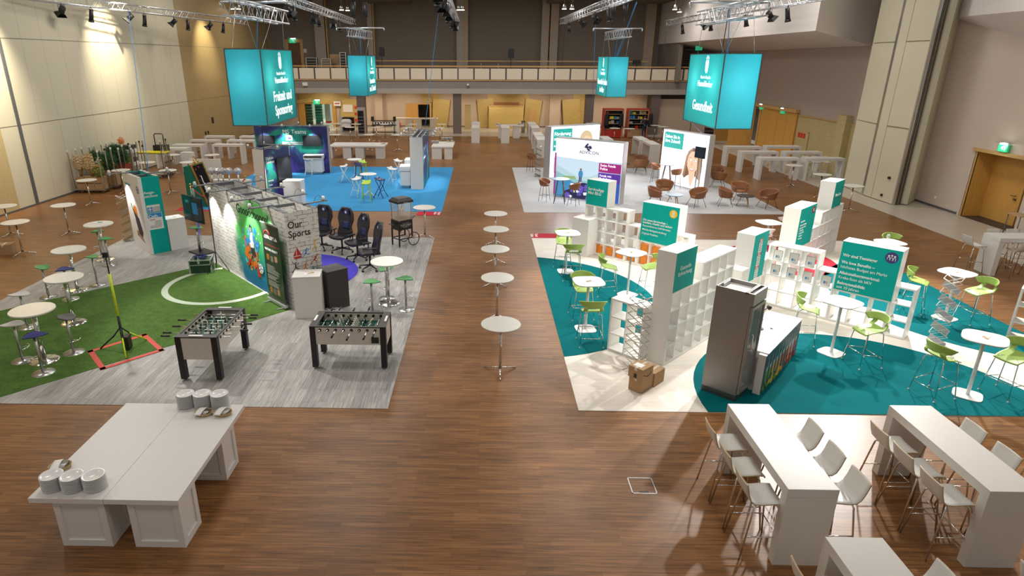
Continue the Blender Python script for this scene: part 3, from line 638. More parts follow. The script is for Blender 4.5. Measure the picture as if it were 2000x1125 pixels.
for k, (dx, dy, rz) in enumerate(((.75, .95, 0), (1.3, .95, 0), (.55, -.05, pi), (1.15, -.1, pi), (-.3, .45, pi/2))):
    dup(st, ('farther left', 'farther right', 'left', 'right', 'end')[k]+' white bar stool at the large bridge table by the oak door', (x_+dx, y_+dy, 0), rz, 'white shell bar stools at the right edge')
for k, dx in enumerate((.5, 1.0, 1.5)): dup(st, ('left', 'middle', 'right')[k]+' white stool behind the bridge table next to the folding partition', (16.22+dx, 32.75, 0), 0, 'white stools behind the rear right bridge table')
# ------------------------------------------------------------------ round bistro tables with three chrome feet
def bistro(h=1.02, r=.378):
    t = thing('bistro_table', '', 'bistro table')
    MB().lathe([(r-.012, h-.028), (r, h-.02), (r, h-.006), (r-.006, h)], 40).build('tabletop', ['table_white'], t)
    MB().lathe([(r-.03, h-.034), (r-.01, h-.03), (r-.004, h-.026)], 40).build('table_edge', 'table_edge', t)
    MB().cyl(0, 0, .07, h-.03, .03, 14, r2=.022).build('column', 'chrome', t)
    for k in range(3):
        a = -pi/2+k*2*pi/3
        MB().tube([(.02*cos(a), .02*sin(a), .1), (.10*cos(a), .10*sin(a), .075), (.36*cos(a), .36*sin(a), .012)], .017, 8, r2=.013).build('leg', 'chrome', t)
    return t
bt = bistro(); n = 0
G = 'bistro tables in a line down the central aisle'
for i, (px_, py_) in enumerate(((978.4, 632), (971.7, 541.5), (967.2, 485.5), (969, 447), (968.2, 416.5))):
    place(bt, n, ('nearest', 'second nearest', 'middle', 'second farthest', 'farthest')[i]+' round white bistro table in the central aisle line', at(px_, py_, 1.02), (0, pi, pi, pi, pi)[i]+(0 if i == 0 else 0), G); n += 1
G = 'round white bistro tables on the parquet at the left'
for px_, py_, rz, lb in ((7.5, 402.2, 1.9, 'bistro table cut off by the left edge of the photo'), (29.4, 433.3, 1.9, 'white bistro table nearest the left edge of the photo'), (123.2, 400.2, 1.9, 'white bistro table alone between the left wall and the green stools'),
                         (168.8, 351.4, 2.0, 'white bistro table right in front of the pampas grass trolley'), (235.5, 331.8, 2.0, 'white bistro table between the plant trolley and the teal stand wall'),
                         (287, 316.8, 1.9, 'white bistro table before the yellow crate trolley'), (336, 302.1, 2.2, 'white bistro table at the nearest bridge table along the left wall'), (327, 332.3, 2.2, 'white bistro table behind the teal stand wall, feet in view'),
                         (366.8, 316.4, 2, 'white bistro table half hidden behind the gold mirror frame'), (414, 302.1, 2, 'white bistro table above the row of wrapped stools')):
    dup(bt, lb, at(px_, py_, 1.02), rz, G)
G = 'round white bistro tables before the back counters'
for i, (px_, py_) in enumerate(((656.8, 241.1), (654.6, 262.7), (683.2, 248.1), (695.9, 242.1), (721.2, 262.7), (734.9, 248.6), (751.5, 242.4), (775.5, 263), (806, 242.5), (797.5, 249.1), (863, 242.4), (859.2, 249.1), (643, 249.2))):
    dup(bt, 'white bistro table '+('farthest left in the lit doorway', 'nearest the blue stand end wall', 'left of the dark crockery hutch', 'in front of the stacked covered chairs', 'before the glass door fridge', 'left of the dish trolley', 'touching the dish trolley', 'standing alone before the popcorn side wall', 'behind the dividing wall, rear one', 'behind the dividing wall, front one', 'rear one by the tilted timber panel', 'front one by the tilted timber panel', 'half hidden behind the blue stand end wall')[i], at(px_, py_, 1.02), .2*i, G)
G = 'round white bistro tables in the right rear'
for px_, py_, lb in ((1201, 250, 'white bistro table before the left red cabinet'), (1229.9, 250.9, 'white bistro table before the right red cabinet'), (1280, 244.7, 'white bistro table right of the person, left one'),
                     (1295, 247.2, 'white bistro table right of the person, right one'), (1163, 251.2, 'white bistro table peeking out right of the backlit woman poster'), (1551.4, 322.4, 'white bistro table before the front bridge tables at the right'),
                     (1606.5, 340.2, 'white bistro table half hidden by the topmost teal sign box'), (1667.5, 362.4, 'white bistro table beside the cream folding partition'), (828.7, 404.6, 'white bistro table beside the popcorn cart')):
    dup(bt, lb, at(px_, py_, 1.02), 1.0, G)
# tall tables with chrome disc foot, left stand
def disc_table(h=1.1, r=.395):
    t = thing('standing_table', '', 'standing table')
    MB().lathe([(r-.006, h-.035), (r, h-.03), (r, h-.006), (r-.006, h)], 44).build('tabletop', 'table_white', t)
    MB().cyl(0, 0, .02, h-.035, .045, 20).build('column', 'chrome', t)
    MB().lathe([(.27, 0), (.27, .008), (.22, .018), (.06, .026), (.05, .03)], 36).build('base_plate', 'chrome', t)
    return t
dt = disc_table(); n = 0
for px_, py_, lb in ((62.4, 604.8, 'nearest white standing table with chrome disc foot on the turf'), (124, 541.9, 'second white standing table on the turf with chrome column'), (133.9, 487.5, 'white standing table at the edge of turf and grey vinyl'),
                     (192, 437.6, 'farthest white standing table with a leaflet on top, left stand'), (755.5, 510.2, 'white standing table with three green stools by the gaming chairs')):
    place(dt, n, lb, at(px_, py_, 1.1), 0, 'white standing tables on chrome discs in the football stand'); n += 1
# teardrop stools
def drop_stool():
    t = thing('drop_stool', '', 'stool')
    def out(a):
        r = .16*(1+.0*cos(a)); x = .17*sin(a)*(1-.0); y = .21*cos(a)
        w = (1+cos(a))/2
        return (.165*sin(a)*(1-.75*w**3), .19*cos(a)+.05*w**4)
    mb = MB(); N = 40; top = []; vs = []; fs = []
    rings = 6
    for k in range(rings+1):
        q = k/rings
        for i in range(N):
            x, y = out(2*pi*i/N); x *= q; y *= q
            vs.append((x, y, .775+.045*(x/.17)**2*1.2+(.03*(y/.2) if y > 0 else -.0*y)))
    M0 = len(vs); vs += [(x, y, z-.022) for x, y, z in vs]
    for k in range(rings):
        for i in range(N):
            j = (i+1) % N; a, b, c, d = k*N+i, k*N+j, (k+1)*N+j, (k+1)*N+i
            fs += [(a, b, c, d)[::-1], (M0+a, M0+b, M0+c, M0+d)]
    for i in range(N): j = (i+1) % N; a = rings*N; fs.append((a+i, M0+a+i, M0+a+j, a+j))
    mb.add(vs, fs, 0, True); mb.build('seat', 'green_seat', t)
    MB().cyl(0, 0, .02, .765, .026, 14).build('pole', 'steel', t)
    MB().lathe([(.2, 0), (.2, .008), (.05, .02), (.03, .03)], 32).build('base_plate', 'steel', t)
    MB().tube([(.17*sin(a), -.0+.17*cos(a)*1.0, .30) for a in [(-1.15+2.3*i/12)+pi for i in range(13)]], .009, 8).tube([(0, -.02, .30), (0, -.17, .30)], .008, 6).build('footrest', 'chrome', t)
    return t
protos = {}
def ds(seat, label, px_, py_, rz):
    if seat not in protos:
        protos[seat] = drop_stool() ; s_ = [c for c in protos[seat].children if c.name.startswith('seat')][0]
        s_.data.materials[0] = MAT[seat]; o = protos[seat]; o['label'] = label; o.location = at(px_, py_, .79)+(.01,); o.rotation_euler = (0, 0, rz); o['group'] = 'teardrop stools of the football stand'
    else: dup(protos[seat], label, at(px_, py_, .79)+(.01,), rz, 'teardrop stools of the football stand')
ds('green_seat', 'green teardrop stool behind the farthest left standing table', 189.3, 452.5, -pi/2)
ds('green_seat', 'green teardrop stool just right of the farthest left standing table', 204.8, 467.2, -pi/2+.1)
ds('green_seat', 'green teardrop stool on grey vinyl near the teal wall, alone', 179.2, 501.9, -2.2)
ds('green_seat', 'leftmost green teardrop stool of the left stand', 81.3, 522.7, 1.2)
ds('green_seat', 'green teardrop stool beside the green equipment case', 383.2, 445.3, 1.9)
ds('green_seat', 'green teardrop stool left of the standing table near the foosball table', 724.8, 551, -pi/2-.1)
ds('green_seat', 'green teardrop stool right of the standing table near the foosball table', 791.3, 544.8, pi/2+.2)
ds('green_seat', 'green teardrop stool behind the standing table near the gaming chairs', 753.2, 525.2, -.7)
ds('blue_seat', 'blue teardrop stool behind the second standing table on the turf', 124.8, 526.7, -1.3)
ds('blue_seat', 'blue teardrop stool in front of the nearest standing table on the turf', 66.1, 656, -1.2)
ds('grey_seat', 'white teardrop stool behind the nearest standing table on the turf', 38.7, 576, 1.9)
ds('grey_seat', 'white teardrop stool left of the nearest standing table on the turf', 26, 634.7, 2.0)
ds('charcoal_seat', 'dark grey teardrop stool right of the nearest standing table on the turf', 128.4, 620.2, 1.3)
# ------------------------------------------------------------------ football stand
def football_print():
    mt = MAT['brick_print'].copy(); mt.name = 'football_print'; MAT['football_print'] = mt
    n = mt.node_tree.nodes; l = mt.node_tree.links; b = n['Principled BSDF']; src = b.inputs['Base Color'].links[0].from_socket
    tc = n.new('ShaderNodeTexCoord'); sp = n.new('ShaderNodeSeparateXYZ'); l.new(tc.outputs['Object'], sp.inputs[0])
    nz = n.new('ShaderNodeTexNoise'); nz.inputs['Scale'].default_value = 2.2; nz.inputs['Detail'].default_value = 6; l.new(tc.outputs['Object'], nz.inputs['Vector'])
    def M(op, a, b_=None, c=None):
        m_ = n.new('ShaderNodeMath'); m_.operation = op
        for i, v in enumerate((a, b_, c)):
            if v is None: continue
            if isinstance(v, (int, float)): m_.inputs[i].default_value = v
            else: l.new(v, m_.inputs[i])
        return m_.outputs[0]
    dx = M('MULTIPLY', M('SUBTRACT', sp.outputs[0], 3.15), .60); dz = M('MULTIPLY', M('SUBTRACT', sp.outputs[2], .95), .62)
    # lean of the splash: wide at the foot, narrow towards the top
    d = M('SQRT', M('ADD', M('MULTIPLY', dx, dx), M('MULTIPLY', dz, dz))); d = M('ADD', d, M('MULTIPLY', M('SUBTRACT', nz.outputs[0], .5), .55))
    mr = n.new('ShaderNodeMapRange'); mr.inputs[1].default_value = 1.0; mr.inputs[2].default_value = .8; l.new(d, mr.inputs[0])
    cr = n.new('ShaderNodeValToRGB'); cr.color_ramp.elements[0].position = .1; cr.color_ramp.elements[0].color = (.0, .14, .30, 1); cr.color_ramp.elements[1].position = .65; cr.color_ramp.elements[1].color = (.09, .45, .10, 1)
    e = cr.color_ramp.elements.new(.4); e.color = (.02, .30, .16, 1)
    l.new(M('DIVIDE', sp.outputs[2], 2.3), cr.inputs[0])
    mx = n.new('ShaderNodeMix'); mx.data_type = 'RGBA'; l.new(mr.outputs[0], mx.inputs[0]); l.new(src, mx.inputs[6]); l.new(cr.outputs[0], mx.inputs[7]); l.new(mx.outputs[2], b.inputs['Base Color'])
football_print()
def holes_top(mb, x0, x1, y0, y1, z, axis='x', st=.5):
    return mb
def framewall(name, label, loc, rz, L, D, H_, front, back, endl, endr, cat='stand wall', bar=.10):
    """exhibition wall of two skins with an open aluminium frame between them"""
    t = thing(name, label, cat, (loc[0], loc[1], .01), rz)
    MB().box(0, L, 0, bar, 0, H_).build('front_panel', front, t); MB().box(0, L, D-bar, D, 0, H_).build('back_panel', back, t)
    MB().box(0, .03, bar, D-bar, 0, H_).build('end_panel', endl, t); MB().box(L-.03, L, bar, D-bar, 0, H_).build('end_panel', endr, t)
    n_ = max(2, round(L))
    for i in range(n_+1):
        x = .05+(L-.1)*i/n_; MB().box(x-.03, x+.03, bar, D-bar, H_-.09, H_-.02).build('cross_bar', 'frame_grey', t)
    mb = MB(); mb.box(0, L, 0, bar, H_, H_+.012); mb.box(0, L, D-bar, D, H_, H_+.012); mb.build('top_rail', 'frame_grey' if L > 3 or name == 'divider_wall' else 'lb_frame', t)
    mb = MB()
    for i in range(n_):
        for q in (.3, .7):
            for y in (bar/2, D-bar/2): mb.lathe([(.032, H_+.012), (.032, H_+.0135)], 12, (L*(i+q)/n_, y))
    mb.build('rail_openings', 'black', t)
    MB().box(.03, L-.03, bar, bar+.02, .4, H_-.2).build('inner_skin', 'lb_frame', t)
    return t
FW = framewall('football_wall', 'long white brick print wall with a football splash picture and Our Sports on its end', (-7.82, 17.5), radians(-47.4), 4.86, .85, 2.36, 'football_print', 'brick_print', 'brick_print', 'brick_print')
text('Goooooooooal', .34, FW, (2.0, -.003, 1.9), 0, 'ink', .01, sx=.9)
text('Our\nSports', .235, FW, (4.865, .05, 1.98), pi/2, 'ink', .008, sx=.92)
def flat(parent, pts, m_, y=-.004, x0=0, z0=0, s=1, name='print', face='front', L=0):
    if face == 'front': mb = MB().vprism([(x0+s*a, z0+s*b) for a, b in pts], y, y+.003)
    else:
        mb = MB().vprism([(s*a, s*b) for a, b in pts], -.0015, .0015); mb.turn(0, Matrix.Rotation(pi/2, 3, 'Z'), (L+.0025, x0, z0))
    return mb.build(name, m_, parent)
for nm, c in (('sp_orange', (.75, .17, .01)), ('sp_blue', (.03, .25, .6)), ('sp_red', (.5, .03, .02)), ('sp_cyan', (.1, .5, .6)), ('sp_yellow', (.8, .55, .03)), ('sp_white', (.8, .82, .85)), ('sp_skin', (.45, .25, .15)), ('sp_dark', (.03, .035, .05)), ('sp_green', (.02, .3, .16)), ('sp_brown', (.35, .17, .02))): mat(nm, c, .5)
rs = random.Random(3)
for nm, cnt, x0, x1, z0, z1, s0, s1 in (('sp_orange', 26, 2.3, 3.0, .55, 1.35, .03, .14), ('sp_blue', 16, 2.4, 3.2, .9, 1.6, .03, .12), ('sp_red', 16, 2.45, 3.15, .4, 1.0, .02, .10), ('sp_cyan', 18, 2.2, 3.1, .55, 1.5, .02, .09), ('sp_yellow', 16, 2.4, 3.2, .35, 1.2, .02, .07), ('sp_white', 14, 2.0, 3.5, .4, 1.6, .01, .03)):
    mb = MB()
    for i in range(cnt):
        cx_, cz_, r = rs.uniform(x0, x1), rs.uniform(z0, z1), rs.uniform(s0, s1); k = rs.randint(6, 9)
        poly = [(cx_+r*rs.uniform(.5, 1.2)*cos(2*pi*j/k), cz_+r*rs.uniform(.5, 1.5)*sin(2*pi*j/k)) for j in range(k)]
        y = -.002-.0004*i; mb.vprism(poly, y, y+.0004)
    mb.build('paint_splash', nm, FW)
fig = [('sp_white', [(.0, .62), (.16, .95), (.30, .98), (.36, .75), (.28, .50), (.10, .48)]), ('sp_blue', [(.30, .93), (.46, .70), (.50, .55), (.43, .55), (.28, .74)]), ('sp_blue', [(.05, .80), (-.14, .70), (-.2, .52), (-.14, .50), (.0, .62), (.12, .66)]),
       ('sp_skin', [(.15, .98), (.14, 1.10), (.20, 1.15), (.27, 1.11), (.27, .99)]), ('sp_dark', [(.13, 1.08), (.13, 1.17), (.22, 1.21), (.29, 1.14), (.26, 1.11), (.18, 1.12)]),
       ('sp_dark', [(.08, .50), (.30, .52), (.42, .30), (.30, .22), (.20, .34), (.06, .30)]), ('sp_skin', [(.31, .24), (.42, .30), (.46, .05), (.38, .02)]), ('sp_red', [(.38, .05), (.48, .06), (.50, -.22), (.58, -.30), (.42, -.32), (.38, -.2)]),
       ('sp_skin', [(.06, .30), (.18, .33), (.0, .10), (-.08, .13)]), ('sp_red', [(-.08, .14), (.0, .09), (-.15, -.10), (-.30, -.14), (-.32, -.08), (-.20, .0)])]
for i, (m_, pts) in enumerate(fig): flat(FW, pts, m_, y=-.012-.001*i, x0=2.62, z0=.62, s=.9, name='player_print')
ballp = circ(3.24, .62, .13, 24); flat(FW, ballp, 'sp_white', y=-.03, name='ball_print')
for a in range(6):
    c = (3.24+(.085*cos(a*pi/2.5) if a else 0), .62+(.085*sin(a*pi/2.5) if a else 0)); flat(FW, [(c[0]+.03*cos(q*2*pi/5), c[1]+.03*sin(q*2*pi/5)) for q in range(5)], 'sp_dark', y=-.032, name='ball_print')
# small sport pictograms on the end face
def picto(x0, z0, m_, legs, arms, lean=0, s=.8):
    mb = MB()
    def limb(a, b, w):
        a = Vector(a); b = Vector(b); d = (b-a).normalized(); nn_ = Vector((-d.y, d.x))*w
        mb.vprism([tuple(a-nn_), tuple(b-nn_*.6), tuple(b+nn_*.6), tuple(a+nn_)], -.0015, .0015)
    hip = (0, .12); sh = (lean, .22)
    limb(hip, sh, .022); mb.vprism(circ(sh[0]+lean*.3, .262, .02, 12), -.0015, .0015)
    for L_ in legs:
        for a, b in zip([hip]+L_, L_): limb(a, b, .013)
    for A_ in arms:
        for a, b in zip([sh]+A_, A_): limb(a, b, .010)
    for i, v in enumerate(mb.v): mb.v[i] = (v[0]*s, v[1], v[2]*s)
    mb.turn(0, Matrix.Rotation(pi/2, 3, 'Z'), (4.8645, x0, z0)); mb.build('sport_pictogram', m_, FW)
picto(.44, 1.22, 'sp_blue', [[(.08, .07), (.14, .1)], [(-.07, .04), (-.13, .0)]], [[(.08, .2), (.13, .23)], [(-.06, .19), (-.1, .13)]], .04)
picto(.70, 1.36, 'sp_yellow', [[(.05, .05), (.03, -.02)], [(-.06, .05), (-.1, -.02)]], [[(-.05, .28), (-.02, .34)], [(.06, .27), (.02, .33)]], -.02)
picto(.66, 1.02, 'sp_red', [[(-.09, .06), (-.15, .0)], [(.05, .05), (.1, .09)]], [[(.09, .24), (.15, .27)], [(-.05, .2), (-.1, .24)]], .07)
picto(.16, .92, 'sp_dark', [[(.06, .07), (.12, .06)], [(-.06, .05), (-.12, -.01)]], [[(-.07, .26), (-.1, .33)], [(.07, .2), (.1, .25)]], .0)
picto(.40, .88, 'sp_orange', [[(.07, .06), (.05, -.03)], [(-.05, .05), (-.09, -.03)]], [[(.07, .2), (.1, .14)], [(-.06, .19), (-.09, .13)]], .03)
picto(.64, .74, 'sp_green', [[(.08, .16), (.16, .18)], [(-.04, .04), (-.02, -.04)]], [[(-.08, .2), (-.15, .19)], [(.06, .24), (.12, .26)]], -.04)
picto(.18, .60, 'sp_cyan', [[(.07, .06), (.13, .02)], [(-.07, .06), (-.13, .0)]], [[(.06, .2), (.11, .16)], [(-.05, .19), (-.08, .13)]], .03)
for pts in ([(.12, 1.28), (.34, 1.28), (.30, 1.22), (.16, 1.22)], [(.22, 1.30), (.22, 1.52), (.34, 1.30)], [(.20, 1.30), (.20, 1.46), (.12, 1.30)]): flat(FW, pts, 'sp_red', face='end', L=4.86, name='sail_pictogram')
# arm spotlights: flat arm, small pivoting head
def arm_spot():
    t = thing('arm_spotlight', '', 'spotlight')
    MB().box(-.05, .05, -.52, .12, .0, .022).build('arm', 'frame_grey', t)
    hd = MB().tube([(0, -.44, .04), (0, -.44, .13)], .05, 12, r2=.034).build('lamp_head', 'white_plastic', t)
    MB().tube([(-.06, -.44, .02), (-.06, -.44, .1), (.06, -.44, .1), (.06, -.44, .02)], .006, 6).build('bracket', 'chrome', t)
    MB().cyl(0, -.44, -.004, 0, .036, 14).build('light_lens', 'lamp_white', t)
    MB().tube([(0, -.40, .09), (.02, -.33, .17), (.01, -.25, .14), (0, -.18, .02)], .005, 6).build('cable', 'black', t)
    return t
sp_proto = arm_spot(); SPN = [0]
def spots(wall, xs, y, z, flip, labels, group, power=0, tgt=.25):
    for x, lb in zip(xs, labels):
        M = Matrix.Translation(wall.location) @ Matrix.Rotation(wall.rotation_euler.z, 4, 'Z')
        loc = tuple(M @ Vector((x, y, z))); rz = wall.rotation_euler.z+(pi if flip else 0)
        o = place(sp_proto, SPN[0], lb, loc, rz, group); SPN[0] += 1
        if power: light('SPOT', 'arm_lamp', tuple(M @ Vector((x, y+(.46 if flip else -.46), z-.05))), power, (1, .98, .95), tuple(M @ Vector((x, y+(-tgt if flip else tgt), z-2.0))), .03, 75, .6)
OR4 = ('first', 'second', 'third', 'fourth')
spots(FW, (.35, 1.45, 2.95, 4.0), 0, 2.375, False, [o_+' arm spotlight from the far end on the picture side of the football wall' for o_ in OR4], 'spotlights on the football wall', 130)
spots(FW, (.75, 2.05, 3.3, 4.35), .85, 2.375, True, [o_+' arm spotlight from the far end on the rear side of the football wall' for o_ in OR4], 'spotlights on the football wall', 60)
# roll-up banner
a, b = Vector(at(526, 587)), Vector(at(560, 606)); rzz = atan2(b.y-a.y, b.x-a.x)
ru = thing('rollup_banner', 'dark green roll-up banner about virtual reality leaning before the football wall', 'banner', (a.x, a.y, .012), rzz); wd = (b-a).length
MB().box(0, wd, -.05, .05, .03, .11).build('cassette', 'alu', ru, bevel=.01)
for x in (.1, wd-.12): MB().box(x-.025, x+.025, -.2, .2, 0, .03).build('foot', 'alu', ru)
galaxy('rollup_print', [(.3, (.012, .022, .012)), (.7, (.03, .055, .03))], 2, rough=.3)
MB().box(.02, wd-.02, -.004, .004, .1, 2.02).build('banner_sheet', 'rollup_print', ru); MB().box(0, wd, -.012, .012, 2.02, 2.05).build('top_rail', 'alu', ru)
MB().tube([(wd/2, .03, .1), (wd/2, .015, 2.02)], .01).build('pole', 'alu', ru)
text('CONCEPT.de', .115, ru, (.12, -.006, 1.66), 0, 'ink_white', .02, sx=.95); text('VIRTUAL REALITY', .08, ru, (.1, -.006, 1.36), 0, 'ink_white', .01)
MB().tube([(.14+.1*sin(q*pi/8)*0+.14*(1-cos(q*pi/8)), -.005, 1.72+.14*sin(q*pi/8)) for q in range(9)], .014, 6).build('arc_logo', 'sticker_red', ru)
MB().box(.08, wd-.1, -.007, -.004, 1.5, 1.51).build('red_line', 'sticker_red', ru)
mb = MB()
for i in range(22):
    if i in (9, 15): continue
    mb.box(.1, .1+(wd-.25)*rs.uniform(.55, 1), -.0065, -.004, .98-.025*i, .99-.025*i)
mb.build('text_lines', 'lb_frame', ru)
for i, (x, z) in enumerate(((.15, 1.12), (.35, 1.1), (.55, 1.13), (.15, .28), (.33, .26), (.52, .28))): MB().box(x, x+.13, -.0065, -.004, z, z+.14).build('photo_print', ('sp_brown', 'joint', 'sp_skin')[i % 3], ru)
# white and anthracite plinths at the wall end
def plinth(label, loc, rz, w, d, h, m_='white_lam', cat='plinth'):
    t = thing('display_plinth', label, cat, (loc[0], loc[1], .012), rz)
    MB().box(0, w, 0, d, 0, h-.03).build('body', m_, t, bevel=.003); MB().box(-.005, w+.005, -.005, d+.005, h-.03, h).build('top', m_, t, bevel=.003); return t
w1 = at(*[380+870/4.017, 340+1105/4.017]); w2 = at(380+1070/4.017, 340+1050/4.017)
plinth('tall white plinth at the Our Sports end of the football wall', (-4.3, 13.3), radians(8), .62, .55, 1.02, 'portal_white')
plinth('dark anthracite plinth standing on the violet carpet', (-3.95, 14.15), radians(-47), .5, .55, .98, 'anthracite')
lf = MB().obox((0, 0, .003), (.16, .1, .006), .5).obox((.05, .06, .006), (.18, .05, .004), .9, 1).build('leaflets', ['paper', 'ply']); lf.location = (-4.0, 13.55, 1.033); tag(lf, 'few leaflets lying on the tall white plinth', 'leaflet')
mb = MB()
for i in range(14):
    c = Vector((rs.uniform(-.12, .12), rs.uniform(-.12, .12))); mb.tube([(c.x+.16*cos(q*.8+i)+rs.uniform(-.04, .04), c.y+.1*sin(q*.8+i), .01+.008*i*.5) for q in range(9)], .007, 5)
o = mb.build('cable_heap', 'porcelain'); o.location = (-3.55, 13.75, .01); tag(o, 'heap of white cables on the grey vinyl behind the plinths', 'cable', kind='stuff')
# wall "Ausgezeichnet"
CW = framewall('award_wall', 'teal and white wall reading Ausgezeichnet with magazine seals', (-11.21, 19.22), radians(-45), 1.45, .6, 2.36, 'brick_print', 'teal_sign', 'teal_sign', 'teal_sign')
for c in CW.children:
    if c.name.startswith('front_panel'): c.data.materials[0] = MAT['white_lam']
text('Ausge-\nzeichnet', .115, CW, (1.4535, .1, 1.86), pi/2, 'ink_white', .012)
def endq(p, x0, x1, z0, z1, m_, L, dy=.0): return MB().box(L+.001+dy, L+.0035+dy, x0, x1, z0, z1).build('seal_print', m_, p)
for x0, x1, z0, z1, m_, dy in ((.12, .5, 1.3, 1.52, 'lb_frame', 0), (.12, .5, 1.46, 1.5, 'paper', .001), (.14, .27, 1.31, 1.45, 'sp_blue', .001), (.19, .215, 1.32, 1.44, 'paper', .003), (.15, .26, 1.375, 1.395, 'paper', .003),
                          (.1, .52, .76, 1.27, 'paper', 0), (.11, .51, 1.12, 1.26, 'sp_blue', .001)): endq(CW, x0, x1, z0, z1, m_, 1.45, dy)
text('Cash.', .13, CW, (1.457, .12, 1.13), pi/2, 'ink_white', .02); text('AWARD', .05, CW, (1.4545, .13, 1.05), pi/2, 'sticker_red', .02)
mb = MB()
for i in range(5): mb.box(1.4535, 1.455, .28 if i < 3 else .13, .47, 1.0-.045*i, 1.012-.045*i)
mb.build('text_lines', 'ink', CW)
dsk = MB().vprism(circ(.0, 0, .11, 28), -.002, .002).build('round_sticker', 'violet_disc', CW); dsk.location = (1.26, -.004, 1.98)
for i in range(4): text('HanseMerkur'[:9-i % 2], .035, CW, (1.19, -.008, 2.03-.04*i), 0, 'ink_white')
text('Gut beraten', .1, CW, (.15, -.004, 2.02), 0, 'teal_sign', .01)
por = [('sp_brown', [(.5, 1.25), (.62, 1.42), (.8, 1.3), (.9, 1.0), (.75, .95), (.6, 1.05)]), ('sp_orange', [(.66, 1.22), (.72, 1.45), (.84, 1.38), (.86, 1.15)]), ('sp_dark', [(.58, 1.2), (.95, 1.05), (1.12, .62), (.95, .4), (.72, .55), (.6, .9)]), ('sp_skin', [(.7, .55), (1.05, .42), (1.15, .3), (.75, .38)]),
       ('sp_dark', [(.38, 1.45), (.42, 1.46), (.66, 1.0), (.62, .98)]), ('sp_brown', [(.55, .62), (.72, .6), (.68, .42), (.52, .45)])]
for i, (m_, p_) in enumerate(por): flat(CW, p_, m_, y=-.003-.001*i, name='portrait_print')
spots(CW, (.35,), 0, 2.375, False, ['arm spotlight on the picture side of the teal award wall'], 'spotlights on the award wall', 110)
spots(CW, (.95,), .6, 2.375, True, ['arm spotlight on the rear side of the teal award wall'], 'spotlights on the award wall', 40)
plinth('white counter plinth beside the teal award wall', (-9.74, 18.63), radians(45), .55, .5, 1.0)
# zig-zag literature racks
def zigzag(label, loc, rz, n_=5, w=.30, h=1.5, m_='chrome', tray='rack_oak', trays=True):
    t = thing('literature_rack', label, 'literature rack', (loc[0], loc[1], .012), rz); hz = h/n_; d = .15
    for s in (-1, 1):
        for ph in (0, 1):
            pts = []
            for i in range(n_*2+1): pts.append((s*w/2, (d if (i+ph) % 2 else -d), i*hz/2))
            MB().tube(pts, .0125, 6).build('zigzag_frame', m_, t)
    for i in range(n_+1):
        for yy in (-d, d):
            MB().tube([(-w/2, yy, i*hz), (w/2, yy, i*hz)], .007, 6).build('cross_rod', m_, t)
    if trays:
        for i in range(n_): MB().add([(-w/2, -d, i*hz+.02), (w/2, -d, i*hz+.02), (w/2, d, i*hz+hz/2+.02), (-w/2, d, i*hz+hz/2+.02)], [(0, 1, 2, 3), (3, 2, 1, 0)]).build('tray', tray, t)
    return t
zigzag('silver folding literature rack with wooden trays left of the teal award wall', at(252, 470), radians(-52), 6)
# TV on stand, equipment case, light tripod left of the football wall
tv = thing('display_stand', 'large flat screen on a chrome floor stand left of the football wall', 'display', (-8.72, 18.5, .012), radians(-37))
MB().box(-.03, .03, -.03, .03, 0, 2.0).build('pole', 'chrome', tv); MB().box(-.35, .35, -.25, .25, 0, .03).build('foot', 'black', tv)
s_ = MB().box(-.55, .55, -.1, -.06, 1.0, 1.78).build('screen_body', 'black', tv); MB().box(-.53, .53, -.103, -.1, 1.02, 1.76).build('screen', 'screen', s_)
for x0, x1, z0, z1, m_ in ((-.4, -.1, 1.3, 1.6, 'sp_dark'), (0, .3, 1.25, 1.6, 'sp_blue'), (-.35, -.15, 1.55, 1.64, 'sp_cyan')): MB().box(x0, x1, -.105, -.103, z0, z1).build('screen_picture', m_, s_)
cs = thing('equipment_case', 'dark green flight case with aluminium edges on the turf by the football wall', 'case', at(396, 531)+(.016,), radians(12))
MB().box(-.28, .28, -.2, .2, .0, .38).build('body', 'green_case', cs)
mb = MB()
for x in (-.28, .28):
    for y in (-.2, .2): mb.box(x-.015, x+.015, y-.015, y+.015, 0, .39)
for z in (0.0, .25, .38):
    for y in (-.2, .2): mb.box(-.28, .28, y-.015, y+.015, z-.012 if z else 0, z+.012)
    for x in (-.28, .28): mb.box(x-.015, x+.015, -.2, .2, z-.012 if z else 0, z+.012)
mb.build('edge_profiles', 'alu', cs)
mb = MB()
for i in range(10): mb.tube([(.2*cos(q*.9+i)*rs.uniform(.5, 1), .13*sin(q*.9+i), .405+.012*i*.6) for q in range(9)], .008, 5)
o = mb.build('cable_bundle', 'navy'); o.location = cs.location; tag(o, 'tangle of dark cables lying on the green flight case', 'cable', kind='stuff')
bt_ = thing('water_bottle', 'small clear bottle with blue cap on the green flight case', 'bottle', at(388, 516, .4)+(.41,), 0)
MB().lathe([(.03, 0), (.032, .12), (.012, .17), (.012, .19)], 14).build('body', 'jar_glass', bt_); MB().cyl(0, 0, .19, .21, .014).build('cap', 'sp_blue', bt_)
ls = thing('light_stand', 'thin black tripod stand with a small sensor before the football wall', 'tripod', at(426, 531)+(.016,), 0)
MB().tube([(0, 0, .25), (0, 0, 2.15)], .014).build('mast', 'black', ls); MB().box(-.04, .04, -.04, .04, 2.15, 2.27).build('sensor', 'black', ls)
for k in range(3): a_ = pi/2+.5+k*2*pi/3; MB().tube([(0, 0, .6), (.34*cos(a_), .34*sin(a_), .01)], .011).build('leg', 'black', ls)
ct = thing('camera_tripod', 'black tripod with yellow wrapped mast standing in the red tape square', 'tripod', at(244, 683)+(.016,), .2)
